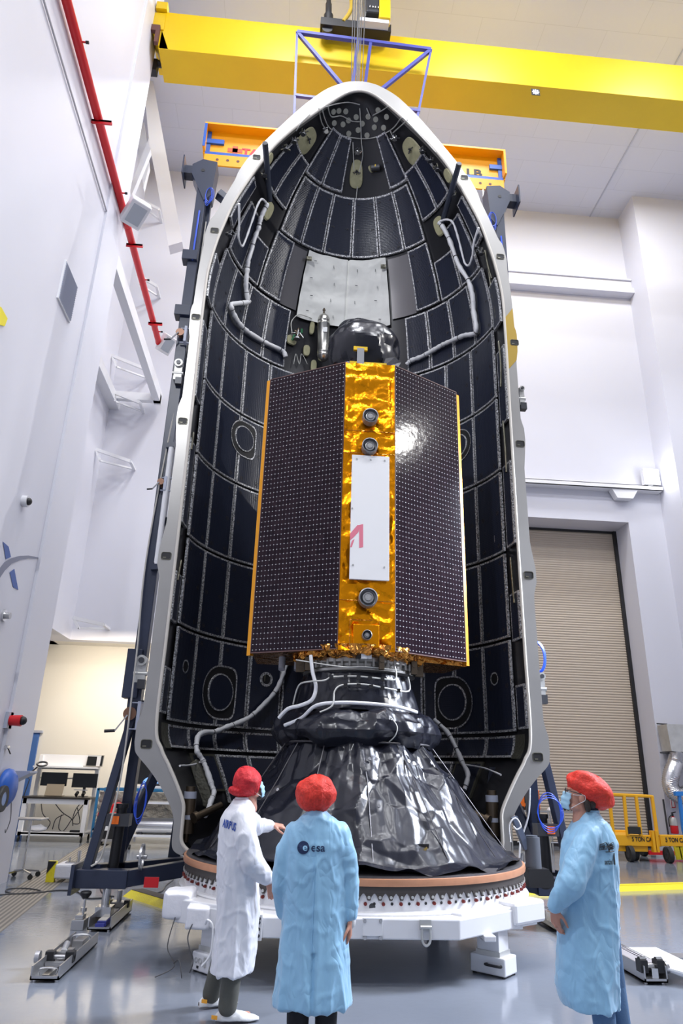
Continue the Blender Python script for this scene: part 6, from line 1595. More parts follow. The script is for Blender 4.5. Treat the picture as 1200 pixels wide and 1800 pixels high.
mb = MB(); mb.box(X0, X1, 18.5, 19.3, .24, .28); mb.build('rack_shelf', 'alu', t, smooth=0)
for x in (X0+.1, X1-.1):
    for y in (18.6, 19.2): mb = MB(); mb.cyl((x-.02, y, .07), (x+.02, y, .07), .07, 16); mb.bar((x, y, .07), (x, y, .24), .03); mb.build('caster', 'rubber', t)
c = P(194, 1455, Y=18.2); t = thing('tool_case', 'black tool case with bright red handle and white label before the blue rack', 'case', V(c.x, 18.2, 0))
MB().box(c.x-.28, c.x+.26, 18.05, 18.4, .14, .62).build('case_body', 'black', t, smooth=0, bevel=.02)
mb = MB(); mb.box(c.x-.30, c.x+.26, 18.04, 18.42, .62, .70); mb.tube(smooth_path([V(c.x-.02, 18.2, .68), V(c.x, 18.2, .86), V(c.x+.18, 18.2, .88), V(c.x+.22, 18.2, .68)], 5), .03, 8); mb.build('case_handle', 'red', t, smooth=40)
MB().box(c.x-.22, c.x-.02, 18.035, 18.05, .32, .50).build('case_label', 'whitepanel', t, smooth=0)
MB().box(c.x-.35, c.x+.35, 18.0, 18.45, .09, .14).build('case_tray', 'alu', t, smooth=0)
for x in (c.x-.28, c.x+.28):
    mb = MB(); mb.cyl((x-.02, 18.1, .045), (x+.02, 18.1, .045), .045, 14); mb.build('caster', 'rubber', t)
# second cart behind the navy stand with screen and steel cylinder
t = thing('equipment_cart', 'white and steel equipment cart seen between the legs of the left navy stand', 'cart', (-2.2, 17.6, 0))
x0, x1 = P(238, 1400, Y=17.6).x, P(330, 1400, Y=17.6).x
mb = MB()
for z in (1.28, .95, .26): mb.box(x0, x1, 17.3, 18.0, z, z+.04)
mb.build('cart_shelf', 'white_paint', t, smooth=0)
for x in (x0+.03, x1-.03):
    for y in (17.33, 17.97): mb = MB(); mb.box(x-.02, x+.02, y-.02, y+.02, .1, 2.1 if y > 17.5 else 1.3); mb.build('cart_post', 'alu', t, smooth=0)
for x in (x0+.05, x1-.05): mb = MB(); mb.cyl((x-.02, 17.35, .05), (x+.02, 17.35, .05), .05, 14); mb.build('caster', 'rubber', t)
MB().box(x0, x1, 17.9, 17.98, 1.95, 2.1).build('back_board', 'white_paint', t, smooth=0)
c = P(262, 1395, Y=17.7); t = thing('display_monitor', 'black monitor showing a glowing blue planet on the cart behind the left stand', 'monitor', V(c.x, 17.7, 1.32))
MB().box(c.x-.30, c.x+.62, 17.68, 17.72, 1.36, 1.92).build('screen', 'screen', t, smooth=0); mb = MB(); cc = V(c.x+.12, 17.674, 1.38); q = [cc+V(.30*cos(a), 0, .17*sin(a)) for a in [pi*i/20 for i in range(21)]]; mb.prism(q, (0, .003, 0)); mb.build('screen_image', 'screen_img', t, smooth=0)
MB().box(c.x-.05, c.x+.3, 17.6, 17.8, 1.322, 1.36).build('monitor_stand', 'dgrey', t, smooth=0)
c = P(268, 1447, Y=17.6); t = thing('foil_roll', 'shiny steel cylinder lying on the lower shelf of the cart behind the left stand', 'cylinder', V(c.x, 17.6, .3))
mb = MB(); mb.cyl(V(c.x-.35, 17.6, .48), V(c.x+.55, 17.6, .48), .17, 24); mb.build('roll_body', 'steel', t); mb = MB(); mb.box(c.x-.3, c.x-.2, 17.5, 17.7, .302, .36); mb.box(c.x+.35, c.x+.45, 17.5, 17.7, .302, .36); mb.build('roll_cradle', 'dgrey', t, smooth=0)

# ---------------------------------------------------------------- right background
t = thing('steel_table', 'long steel work table in front of the roller door', 'table', (7.2, 17.8, 0))
TY = 18.2; x0 = P(900, 1425, Y=TY).x; x1 = P(1012, 1425, Y=TY).x; tz = P(960, 1424, Y=TY).z
MB().box(x0, x1, TY-.3, TY+.5, tz-.04, tz).build('table_top', 'alu', t, smooth=0)
for x in (x0+.1, (x0+x1)/2, x1-.15, x1-.5):
    for y in (TY-.25, TY+.45): mb = MB(); mb.cyl((x, y, 0), (x, y, tz-.04), .022, 10); mb.build('leg', 'steel', t)
mb = MB(); mb.cyl((x0, TY-.25, .28), (x1, TY-.25, .28), .018, 8); mb.cyl((x0, TY-.25, .42), (x1-.5, TY-.25, .42), .018, 8); mb.build('stretcher', 'steel', t)
c = P(932, 1415, Y=TY); t = thing('orange_case', 'orange and black instrument case on the steel table', 'case', V(c.x, TY, tz))
MB().prism([V(c.x-.28, TY-.1, tz+.003), V(c.x+.22, TY-.1, tz+.003), V(c.x+.22, TY-.1, tz+.46), V(c.x-.35, TY-.1, tz+.46)], (0, .3, 0)).build('case_body', 'orange_pl', t, smooth=0, bevel=.02)
MB().box(c.x-.18, c.x+.14, TY-.115, TY-.1, tz+.16, tz+.40).build('case_window', 'screen', t, smooth=0)
for i, (px, w_, h_, m_, lab, nm_, cat) in enumerate(((913, .30, .12, 'black', 'black instrument at the left end of the steel table', 'instrument', 'instrument'), (972, .34, .10, 'whitepanel', 'white towel lying on the steel table', 'towel', 'towel'), (978, .07, .22, 'whitepanel', 'small white bottle on the steel table', 'spray_bottle', 'bottle'), (992, .30, .11, 'black', 'black tools at the right end of the steel table', 'tool_set', 'tools'))):
    c = P(px, 1420, Y=TY); t = thing(nm_, lab, cat, V(c.x, TY, tz)); mb = MB()
    if nm_ == 'spray_bottle': mb.lathe([(0, 0.11), (.05, .11), (.055, .2), (.03, .26), (.015, .3), (0, .3)], (c.x, TY-.15, tz), 14); mb.build('bottle_body', m_, t)
    elif nm_ == 'towel': mb.grid(lambda u, v: V(c.x-w_/2+w_*u, TY-.2+.25*v, tz+.004+.10*sin(pi*u)**.5*sin(pi*v)**.5*(1+.3*noise.noise(V(u*5, v*5, 0)))), 16, 10); mb.build('towel_cloth', m_, t)
    else:
        for k in range(4): mb.cyl(V(c.x-w_/2+w_*k/3.5, TY-.18, tz+.003+.04), V(c.x-w_/2+w_*k/3.5+.06, TY-.02, tz+.05+.03*(k % 2)), .038, 10)
        mb.build('tool_body', m_, t)
# yellow transport cart
CY = 16.9
def c_(x, y, Y=CY): return P(x, y, Y=Y)
t = thing('transport_cart', 'yellow five ton steel cart with a tall rail frame before the roller door', 'cart', (9, CY, 0))
mb = MB(); a, b_ = c_(1066, 1462), c_(1155, 1488)
zt_, zb_ = c_(1100, 1466).z, c_(1100, 1487).z
mb.box(c_(1070, 1470).x, c_(1162, 1480).x, CY, CY+.16, zb_, zt_-.02); mb.box(c_(1070, 1470).x+.1, c_(1162, 1480).x-.1, CY+.16, CY+1.5, zb_+.05, zt_-.06); mb.box(c_(1070, 1470).x, c_(1162, 1480).x, CY+1.5, CY+1.66, zb_, zt_-.02)
mb.box(c_(1075, 1488).x, c_(1140, 1488).x, CY+.05, CY+.25, zb_-.12, zb_)
mb.build('cart_deck', 'cart_yellow', t, smooth=0, bevel=.01)
mb = MB(); mb.box(c_(1160, 1480).x, c_(1160, 1480).x+1.6, CY-.02, CY+.14, c_(1180, 1486).z-.02, c_(1180, 1468).z); mb.build('tow_beam', 'cart_yellow', t, smooth=0, bevel=.01)
mb = MB()
for x in (1147, 1153): p = c_(x, 1485); mb.box(p.x-.03, p.x+.03, CY-.08, CY+.05, p.z-.15, p.z+.30)
mb.build('hinge_plate', 'cart_yellow', t, smooth=0)
for (x, y) in ((1066, 1398), (1066, 1398),): pass
A, B = c_(1064, 1396), c_(1146, 1400); 
MB().bar(A, B, .07).build('top_rail', 'cart_yellow', t, smooth=0, bevel=.02)
for xt, xb in ((1070, 1078), (1096, 1103), (1117, 1126), (1145, 1155)):
    MB().bar(c_(xt, 1398), c_(xb, 1470), .075).build('rail_post', 'cart_yellow', t, smooth=0, bevel=.02)
mb = MB(); a, b_ = c_(1101, 1453), c_(1125, 1466); mb.box(a.x, b_.x, CY-.05, CY+.06, b_.z, a.z); mb.build('rubber_bumper', 'rubber', t, smooth=0)
for (x, y, d) in ((1107, 1500, 0), (1175, 1505, -.1), (1130, 1494, 1.3), (1115, 1506, .3)):
    p = c_(x, y, CY+d); mb = MB(); R_ = .17; mb.cyl(V(p.x-.05, CY+d, R_), V(p.x+.05, CY+d, R_), R_, 26); mb.mat(1).cyl(V(p.x-.055, CY+d, R_), V(p.x+.055, CY+d, R_), R_*.5, 18); mb.mat(1).box(p.x-.07, p.x+.07, CY+d-.05, CY+d+.05, R_+.02, zb_)
    mb.build('wheel', ['rubber', 'dgrey'], t)
mb = MB(); place_text(mb, '5 TON CAP', c_(1130, 1479)+V(0, -.006, 0), (1, 0, 0), (0, 0, 1), .13, .002, .003, .8); place_text(mb, '5 TON CAP', c_(1188, 1480)+V(0, -.028, 0), (1, 0, 0), (0, 0, 1), .13, .002, .003, .8); mb.build('cart_lettering', 'print_black', t, smooth=0)
# air duct and flexible hose on the wall
t = thing('wall_duct', 'galvanised duct box with drooping silver hose on the wall at the right edge', 'duct', (10.9, 19, 2.5))
a = P(1170, 1273, Y=18.9); b_ = P(1184, 1320, Y=18.9)
mb = MB(); mb.prism([P(1171, 1273, Y=18.75), P(1225, 1274, Y=18.75), P(1225, 1324, Y=18.75), P(1180, 1320, Y=18.75)], (0, .5, 0)); mb.build('duct_box', 'duct', t, smooth=0)
mb = MB(); pts = smooth_path([P(1190, 1322, Y=18.95), P(1188, 1338, Y=18.95), P(1180, 1360, Y=18.9), P(1178, 1380, Y=18.9), P(1186, 1394, Y=18.9), P(1200, 1398, Y=18.9), P(1215, 1390, Y=18.9)], 14)
mb.tube(pts, .2, 24, radii=[.20+.018*(i % 2) for i in range(len(pts))]); mb.build('flexible_hose', 'flexduct', t, smooth=70)
mb = MB(); mb.cyl(P(1160, 1323, Y=19.0), P(1183, 1324, Y=19.0), .02, 8); mb.cyl(P(1154, 1272, Y=19.0), P(1172, 1273, Y=19.0), .02, 8); mb.box(P(1183, 1320, Y=18.9).x, P(1205, 1320, Y=18.9).x, 18.8, 19.1, b_.z-.08, b_.z); mb.build('duct_clamp', 'dgrey', t)
c = P(1187, 1450, Y=19.0); t = thing('fire_extinguisher', 'red fire extinguisher with steel collar hanging on the wall at the right edge', 'fire extinguisher', c)
mb = MB(); mb.lathe([(0, -.22), (.09, -.22), (.10, -.18), (.10, .10), (.07, .17), (.03, .2), (0, .2)], c+V(.02, .12, 0), 24); mb.build('extinguisher_body', 'red', t)
mb = MB(); mb.lathe([(.103, -.02), (.103, .12), (.075, .18), (.07, .17)], c+V(.02, .12, 0), 24); mb.build('extinguisher_label', 'duct', t)
mb = MB(); mb.cyl(c+V(.02, .12, .2), c+V(.02, .12, .27), .025, 10); mb.bar(c+V(-.02, .1, .28), c+V(.10, .1, .31), .025); mb.tube(smooth_path([c+V(.0, .1, .25), c+V(-.12, .08, .15), c+V(-.13, .08, -.05)], 6), .014, 8); mb.build('extinguisher_valve', 'black', t)
a, b_ = P(1176, 1395, Y=19.29), P(1182, 1420, Y=19.29); t = thing('wall_sign', 'narrow white sign with red border above the fire extinguisher', 'sign', (a+b_)/2)
mb = MB(); mb.box(a.x, a.x+.11, 19.27, 19.3, b_.z, a.z); mb.build('sign_plate', 'whitepanel', t, smooth=0); mb = MB(); mb.box(a.x, a.x+.015, 19.262, 19.27, b_.z, a.z); mb.box(a.x+.095, a.x+.11, 19.262, 19.27, b_.z, a.z); mb.box(a.x, a.x+.11, 19.262, 19.27, b_.z, b_.z+.02); mb.build('sign_border', 'red', t, smooth=0)
t = thing('blue_stand', 'bright blue steel stand cut by the right edge of the frame', 'stand', P(1200, 1470, Y=17.5))
q = lambda x, y: P(x, y, Y=17.9)
mb = MB(); mb.bar(q(1185, 1395), q(1225, 1395), .10); mb.bar(q(1193, 1396), q(1201, 1462), .07); mb.bar(q(1201, 1462), q(1225, 1462), .07); mb.bar(q(1222, 1396), q(1228, 1520), .07); mb.bar(q(1201, 1462), V(q(1201, 1462).x, 17.9, 0), .05); mb.build('stand_frame', simple('sky_blue_paint', (.02, .2, .62), .4), t, smooth=0)
for k, (x, lab) in enumerate(((1186, 'left yellow footed prop leaning beside the cart wheel'), (1194, 'right yellow footed prop leaning beside the cart wheel'))):
    a = P(x-2, 1470, Y=17.3); b_ = P(x+7, 1505, Y=17.3); t = thing('floor_prop', lab, 'prop', V(b_.x, 17.3, 0), 'yellow footed props'); MB().bar(a, a.lerp(b_, .5), .08).build('prop_post', 'alu', t, smooth=0); mb = MB(); m0 = a.lerp(b_, .45); mb.bar(m0, V(b_.x, 17.3, .03), .14, .05); mb.build('prop_foot', 'tape_yellow', t, smooth=0)
t = MB(); t.box(P(1120, 1497, Y=18.6).x, 11.5, 18.0, 18.1, .05, .14); tag(t.build('red_skid', 'red', smooth=0), 'low red bar on the floor behind the yellow cart', 'bar')
t = MB(); t.cyl(P(1165, 1405, Y=19.2), V(P(1173, 1455, Y=19.2).x, 19.2, 0), .025, 8); tag(t.build('wall_pole', 'dgrey', smooth=60), 'thin dark pole standing against the wall between door and extinguisher', 'pole')

# ---------------------------------------------------------------- people
from mathutils.bvhtree import BVHTree
def blob(mb, p, q, r1, r2, seg=14):
    """tapered capsule"""
    p, q = Vector(p), Vector(q); d = (q-p); L = d.length or 1e-4; d = d/L; pts, rad = [], []
    for k in range(5): a = -pi/2+k*pi/8; pts.append(p+d*(r1*sin(a))); rad.append(max(r1*cos(a), .0005))
    pts.append(p); rad.append(r1); pts.append(q); rad.append(r2)
    for k in range(1, 5): a = k*pi/8; pts.append(q+d*(r2*sin(a))); rad.append(max(r2*cos(a), .0005))
    mb.tube(pts, 1, seg, radii=rad)
def chain(mb, pts, rs, seg=14):
    for (p, q), (a, b) in zip(zip(pts[:-1], pts[1:]), zip(rs[:-1], rs[1:])): blob(mb, p, q, a, b, seg)
def hand(mb, w, d, n_, side, curl=.35, point=False):
    """w wrist, d towards the fingers, n_ palm normal, side +1/-1 where the thumb leaves"""
    w, d, n_ = Vector(w), Vector(d).normalized(), Vector(n_).normalized(); s_ = d.cross(n_).normalized()*side
    for k in (-1, 0, 1): blob(mb, w+s_*.018*k, w+d*.085+s_*.022*k, .017, .015, 10)
    for i, (o_, L, r_) in enumerate(((.033, .072, .0088), (.011, .080, .0092), (-.011, .074, .0088), (-.032, .058, .0078))):
        b_ = w+d*.085+s_*o_; c_l = curl if not (point and i == 0) else .05
        if point and i > 0: c_l = curl*2.2
        a = 0; p = b_
        for seg_, fr in enumerate((.45, .30, .25)):
            a += c_l*(.7 if seg_ == 0 else 1.2); q = p+(d*cos(a)+n_*sin(a))*L*fr; blob(mb, p, q, r_*(1-.08*seg_), r_*(.92-.08*seg_), 8); p = q
    p = w+d*.02+s_*.028
    for seg_, (L, a) in enumerate(((.042, .8), (.032, .45), (.026, .25))):
        q = p+(d*cos(a)+s_*sin(a)+n_*.35).normalized()*L; blob(mb, p, q, .0125-.0015*seg_, .011-.0015*seg_, 8); p = q
def head_frame(c, yaw, pitch, roll=0):
    f = V(cos(yaw)*cos(pitch), sin(yaw)*cos(pitch), sin(pitch)); r = f.cross(V(0, 0, 1)).normalized(); u = r.cross(f)
    if roll: r, u = r*cos(roll)+u*sin(roll), u*cos(roll)-r*sin(roll)
    return Vector(c), r, f, u
def head_mesh(mb, HF):
    c, r, f, u = HF; L = lambda x, y, z: c+r*x+f*y+u*z
    rot = Matrix((r, f, u)).transposed()
    def e(x, y, z, a, b_, d): mb.ell(L(x, y, z), a, b_, d, 20, rot)
    e(0, -.012, .035, .077, .097, .088); e(0, .025, -.03, .062, .070, .085); e(0, .060, -.092, .030, .030, .022)
    e(0, .082, .022, .050, .020, .013); e(0, .091, -.068, .026, .014, .007); e(0, .089, -.080, .022, .014, .007)
    for s_ in (-1, 1): e(.078*s_, -.008, -.015, .010, .022, .033); e(.036*s_, .070, -.03, .024, .022, .022); e(.045*s_, .02, -.085, .02, .04, .02)
    blob(mb, L(0, .095, .012), L(0, .112, -.032), .008, .0135, 10); blob(mb, L(-.012, .10, -.036), L(.012, .10, -.036), .009, .009, 8)
    blob(mb, L(0, -.022, -.06), L(0, -.035, -.17), .056, .060, 18)
def coat_mesh(rows, Y, depth, sleeves, collar=None, ystretch=None, voxel=.0115, foldseed=0, slit=None):
    """rows = [(y_px, xl_px, xr_px)] silhouette at depth Y ; depth = half depth factors ; sleeves = [(points, radii)]"""
    mb = MB(); ringsv = []; seg = 40
    for k, (y, xl, xr) in enumerate(rows):
        a, b_ = P(xl, y, Y=Y), P(xr, y, Y=Y); c = (a+b_)/2; hw = (b_.x-a.x)/2; z = c.z; hd = depth[k] if isinstance(depth, (list, tuple)) else depth
        ringsv.append([V(c.x+hw*np.sign(cos(t_))*abs(cos(t_))**.9, c.y+hd*np.sign(sin(t_))*abs(sin(t_))**.9, z) for t_ in [2*pi*i/seg for i in range(seg)]])
    vs = [v for R in ringsv for v in R]; n = len(ringsv); fs = [(i*seg+k, i*seg+(k+1) % seg, (i+1)*seg+(k+1) % seg, (i+1)*seg+k) for i in range(n-1) for k in range(seg)]
    fs += [tuple(range(seg)), tuple((n-1)*seg+k for k in range(seg))[::-1]]; mb.add(vs, fs)
    for pts, rs in sleeves: chain(mb, pts, rs, 18)
    me = remeshed(mb, voxel, 3, .5)
    n = len(me.vertices); co = np.empty(n*3, np.float32); me.vertices.foreach_get('co', co); no = np.empty(n*3, np.float32); me.vertices.foreach_get('normal', no)
    co = co.reshape(-1, 3); no = no.reshape(-1, 3); ztop, zbot = co[:, 2].max(), co[:, 2].min(); cx, cy = ringsv[n and 5][0].x-.1, Y
    for i in range(n):
        x, y, z = map(float, co[i]); t_ = (ztop-z)/(ztop-zbot)
        a = noise.noise(V(x*8+foldseed, y*6, z*1.2+x*2)); b_ = noise.noise(V(x*8+z*5, y*7+foldseed, z*6-x*5)); c = noise.noise(V(x*20, y*16+foldseed, z*10))
        d = (.020*t_+.002)*(max(0, 1-abs(a)*3.2)-.35)+.0075*(max(0, 1-abs(b_)*4.5)-.2)*(1-.45*t_)+.001*c
        # cuffs and hem stay calm
        co[i] += no[i]*d
        if slit and abs(x-slit[0]) < .012 and z < slit[1] and y < Y: co[i][1] += .02
    me.vertices.foreach_set('co', co.reshape(-1)); me.update()
    return me
def bvh(me): return BVHTree.FromPolygons([v.co.copy() for v in me.vertices], [tuple(p.vertices) for p in me.polygons])
def caster(tree, off=.004, d=(0, 1, 0)):
    d = Vector(d)
    def f(p):
        h = tree.ray_cast(Vector(p)-d*1.0, d)
        return (h[0]-d*off) if h[0] is not None else Vector(p)-d*.1
    return f
def cap_part(t, pts_c, rx, ry, rz, rot, mat, seed, name='bouffant_cap'):
    mb = MB(); n, m_ = 64, 40; c = Vector(pts_c)
    def f(u, v):
        a = 2*pi*u; b_ = pi*(v-.5)
        s_ = Vector((rx*cos(a)*cos(b_), ry*sin(a)*cos(b_), rz*sin(b_)))
        low = max(0, -sin(b_)-.35)
        k = 1+.11*noise.noise(V(cos(a)*2+seed, sin(a)*2, sin(b_)*2))+.03*low*sin(a*23)+.018*noise.noise(V(cos(a)*9, sin(a)*9+seed, sin(b_)*9))
        return c+rot @ (s_*k)
    mb.grid(f, n, m_); return mb.build(name, mat, t, smooth=180)
def mask_part(t, HF):
    c, r, f, u = HF; L = lambda x, y, z: c+r*x+f*y+u*z; mb = MB()
    def g(i, j):
        a = (i-.5)*2*1.12; z = .0-.115*j; R_ = .078-.012*abs(j-.5); y = .020+.108*cos(a)*(1.0-.25*(j-.45)**2*4*.5)+.004*sin(j*pi*6)
        return L(R_*sin(a)*1.02, y, z-.002)
    mb.grid(g, 20, 12); mk = mb.build('face_mask', 'mask', t, smooth=180, fix=False)
    md = mk.modifiers.new('s', 'SOLIDIFY'); md.thickness = .002
    for s_ in (-1, 1):
        mb = MB(); mb.tube(smooth_path([L(.072*s_, .055, -.008), L(.080*s_, .02, .0), L(.088*s_, -.02, .012), L(.088*s_, -.03, -.02), L(.082*s_, .0, -.05), L(.070*s_, .05, -.10)], 4), .0022, 6); kid(mb, 'ear_loop', 'shoecover', mk)
def eyes_part(t, HF):
    c, r, f, u = HF; L = lambda x, y, z: c+r*x+f*y+u*z; mb = MB()
    for s_ in (-1, 1): mb.mat(0).ell(L(.031*s_, .080, .003), .012, .012, .012, 12); mb.mat(1).ell(L(.031*s_, .0895, .003), .005, .005, .005, 8)
    mb.build('eyes', ['whitepanel', 'black'], t)
def shoe(t, heel, toe, h, mat='shoecover', name='shoe_cover', logo=True):
    heel, toe = Vector(heel), Vector(toe); d = (toe-heel).normalized(); s_ = d.cross(V(0, 0, 1)); L = (toe-heel).length; mb = MB()
    def f(u, v):
        a = 2*pi*v; w_ = .052*(sin(pi*min(max(u, .02), .98))**.35)*(1.05 if u > .5 else .95); hh = (h*(1-u)**1.1+.055*u**.3)*(.15+.85*sin(pi*min(max(u, .01), .99))**.3)
        x = w_*cos(a); z = max(sin(a), -.12)*hh*.5+hh*.1; p = heel+d*L*u+s_*x+V(0, 0, z+.012)
        k = .004*noise.noise(p*30); return p+V(0, 0, k)
    mb.grid(f, 26, 28); o = mb.build(name, mat, t, smooth=180)
    return o
# ---------- person in the long light blue coat seen from behind (middle)
Y2 = 5.2
t = thing('person', 'person in long light blue coat with round logo, back turned to the viewer', 'person', (.28, Y2, 0))
HF = head_frame(P(556, 1399, Y=Y2+.02), radians(88), radians(16))
mb = MB(); head_mesh(mb, HF)
sh = P(556, 1455, Y=Y2)
blob(mb, sh+V(0, 0, -.06), V(.29, Y2, 1.0), .085, .10, 18)
LS, RS = P(516, 1462, Y=Y2), P(598, 1462, Y=Y2)
LE, RE = P(494, 1545, Y=Y2+.0), P(617, 1550, Y=Y2)
LW, RW = P(500, 1604, Y=Y2+.12), P(615, 1620, Y=Y2-.02)
chain(mb, [LS, LE, LW], [.05, .038, .027]); chain(mb, [RS, RE, RW], [.05, .038, .026])
hand(mb, LW+V(.01, .02, -.01), (.15, .25, -1), (.8, .4, 0), 1, .45); hand(mb, RW+V(0, 0, .0), (-.02, .08, -1), (-.9, .2, 0), -1, .4)
HL, HR = V(.20, Y2, .86), V(.36, Y2, .86); FL, FR = V(.20, Y2+.02, .06), V(.38, Y2+.02, .06)
chain(mb, [V(.28, Y2, 1.0), HL, V(.195, Y2, .46), FL], [.12, .09, .06, .042]); chain(mb, [V(.28, Y2, 1.0), HR, V(.375, Y2, .46), FR], [.12, .09, .06, .042])
for fx in (FL, FR): blob(mb, fx+V(0, -.05, -.02), fx+V(0, .15, -.03), .035, .028)
link_mesh(remeshed(mb, .006, 3, .5), 'body', 'skin', t)
eyes_part(t, HF); mask_part(t, HF)
c, r, f, u = HF; mb = MB(); mb.ell(c-f*.02+u*.03, .083, .098, .088, 20, Matrix((r, f, u)).transposed()); blob(mb, c-f*.07-u*.04+r*-.03, c-f*.07-u*.04+r*.03, .036, .036); mb.build('hair', 'greyhair', t)
cap_part(t, P(555, 1395, Y=Y2-.01), .142, .145, .124, Matrix.Rotation(radians(-10), 3, 'X'), 'cap_orange', 1)
rows = [(1424, 541, 571), (1430, 536, 577), (1438, 526, 588), (1448, 515, 599), (1460, 506, 608), (1480, 501, 611), (1520, 497, 604), (1560, 497, 604), (1600, 497, 606), (1640, 495, 609), (1680, 492, 612), (1720, 487, 614), (1750, 482.5, 616.5), (1768, 480, 618)]
dep = [.085, .095, .105, .115, .125, .137, .145, .145, .145, .15, .16, .17, .178, .18]
cm = coat_mesh(rows, Y2, dep, [([P(520, 1464, Y=Y2), P(502, 1500, Y=Y2), P(494, 1555, Y=Y2+.0), P(499, 1603, Y=Y2+.09)], [.075, .070, .060, .050]), ([P(596, 1464, Y=Y2), P(610, 1505, Y=Y2), P(617, 1560, Y=Y2), P(617, 1608, Y=Y2-.01)], [.075, .070, .060, .050])], foldseed=2, slit=(P(548, 1700, Y=Y2).x, P(548, 1665, Y=Y2).z))
tree = bvh(cm); ct = link_mesh(cm, 'lab_coat', 'coat_blue', t)
cs = caster(tree)
mb = MB(); c0 = P(533, 1490.5, Y=Y2-.15); R_ = .040
n_ = 32; ringp = [cs(c0+V(R_*cos(2*pi*i/n_), 0, R_*sin(2*pi*i/n_))) for i in range(n_)]; r2 = [cs(c0+V(R_*.5*cos(2*pi*i/n_), 0, R_*.5*sin(2*pi*i/n_))) for i in range(n_)]
mb.add(ringp+r2+[cs(c0)], [(i, (i+1) % n_, n_+(i+1) % n_, n_+i) for i in range(n_)]+[(n_+i, n_+(i+1) % n_, 2*n_) for i in range(n_)])
place_text(mb, 'esa', None, (1, 0, 0), (0, 0, 1), .072, .0, .0008, 1.02, wrap=lambda x, y, z: cs(P(559, 1497, Y=Y2-.15)+V(x, 0, y)))
prt = mb.build('coat_print', 'print_navy', None, smooth=0, fix=False); prt.parent = ct; prt['label'] = 'dark blue round logo and the letters esa'
cs2 = caster(tree, .0065); mb = MB(); place_text(mb, 'e', None, (1, 0, 0), (0, 0, 1), .062, .0, .0015, 1.1, wrap=lambda x, y, z: cs2(P(536, 1495.5, Y=Y2-.15)+V(x, 0, y)))
pr2 = mb.build('print_letter', 'coat_blue', None, smooth=0, fix=False); pr2.parent = ct
# collar, cuffs, seam
mb = MB(); c0 = P(556, 1424, Y=Y2); mb.lathe([(.066, -.03), (.064, .012), (.058, .014), (.058, -.02)], c0+V(0, .01, -.005), 36); mb.build('collar', 'coat_blue', t, smooth=60)
mb = MB(); q = P(616, 1617, Y=Y2-.01); blob(mb, q+V(0, 0, .03), q+V(0, 0, -.018), .036, .034, 20); mb.build('knit_cuff', 'shoecover', t)
mb = MB(); xx_ = P(548, 1600, Y=Y2).x
mb.tube([cs(V(xx_, Y2-.2, z)) for z in np.linspace(1.35, P(548, 1665, Y=Y2).z, 30)], .0025, 6); sm = mb.build('back_seam', 'coat_blue', None); sm.parent = ct
mb = MB(); chain(mb, [V(.20, Y2, .8), V(.198, Y2, .46), V(.20, Y2+.02, .05)], [.10, .075, .065], 20); mb.build('trouser_leg', 'blacktr', t)
mb = MB(); chain(mb, [V(.37, Y2, .8), V(.378, Y2, .46), V(.38, Y2+.02, .05)], [.10, .075, .065], 20); mb.build('trouser_leg', 'blacktr', t)
shoe(t, (.20, Y2-.08, 0), (.19, Y2+.21, 0), .11); shoe(t, (.38, Y2-.08, 0), (.40, Y2+.21, 0), .11)

# ---------- person in the long white coat pointing at the cone (left)
Y1 = 6.15
t = thing('person', 'person in long white coat and crimson hair net pointing at the black cone', 'person', (-.27, Y1, 0))
HF = head_frame(P(437, 1381, Y=Y1+.02), radians(28), radians(20))
mb = MB(); head_mesh(mb, HF)
nk = P(425, 1412, Y=Y1); blob(mb, HF[0]-HF[3]*.12-HF[2]*.02, nk, .056, .06)
blob(mb, P(420, 1450, Y=Y1), V(-.24, Y1, 1.02), .085, .10, 18)
S1, E1, W1 = P(426, 1442, Y=Y1-.12), P(440, 1505, Y=Y1-.15), P(472, 1545, Y=Y1-.08)
S2, E2, W2 = P(436, 1438, Y=Y1+.14), P(452, 1456, Y=Y1+.22), P(478, 1450, Y=Y1+.28)
chain(mb, [S1, E1, W1], [.05, .04, .027]); chain(mb, [S2, E2, W2], [.05, .04, .027])
hand(mb, W1+V(.012, 0, -.015), (.25, .05, -1), (0, .7, -.1), 1, .55); hand(mb, W2+V(.005, 0, 0), (1, .1, -.16), (0, .3, -1), -1, .35, point=True)
FA, FB = P(398, 1783, Z=.07), P(372, 1757, Z=.07); FA = V(FA.x, 6.10, .07); FB = V(-.44, 6.42, .07)
chain(mb, [V(-.26, Y1, 1.0), V(-.27, Y1-.06, .85), V(-.30, Y1-.05, .46), FA], [.12, .09, .06, .042]); chain(mb, [V(-.26, Y1, 1.0), V(-.30, Y1+.08, .85), V(-.37, Y1+.15, .46), FB], [.12, .09, .06, .042])
blob(mb, FA+V(-.04, 0, -.03), FA+V(.15, .03, -.035), .035, .028); blob(mb, FB+V(-.04, 0, -.03), FB+V(.12, .08, -.035), .035, .028)
link_mesh(remeshed(mb, .006, 3, .5), 'body', 'skin', t)
eyes_part(t, HF); mask_part(t, HF)
c, r, f, u = HF; mb = MB(); mb.ell(c-f*.02+u*.035, .082, .10, .088, 20, Matrix((r, f, u)).transposed()); blob(mb, c-f*.07-u*.03+r*-.03, c-f*.07-u*.03+r*.03, .034, .034); blob(mb, c+f*.03-u*.085, c+f*.07-u*.115, .034, .026); mb.build('hair', 'hair', t)
rot = Matrix.Rotation(radians(24), 3, 'Y').transposed()
cap_part(t, P(434, 1374, Y=Y1), .115, .13, .122, Matrix.Rotation(radians(-28), 3, 'Y'), 'cap_red', 4)
mb = MB(); cc = P(420, 1391, Y=Y1-.01)
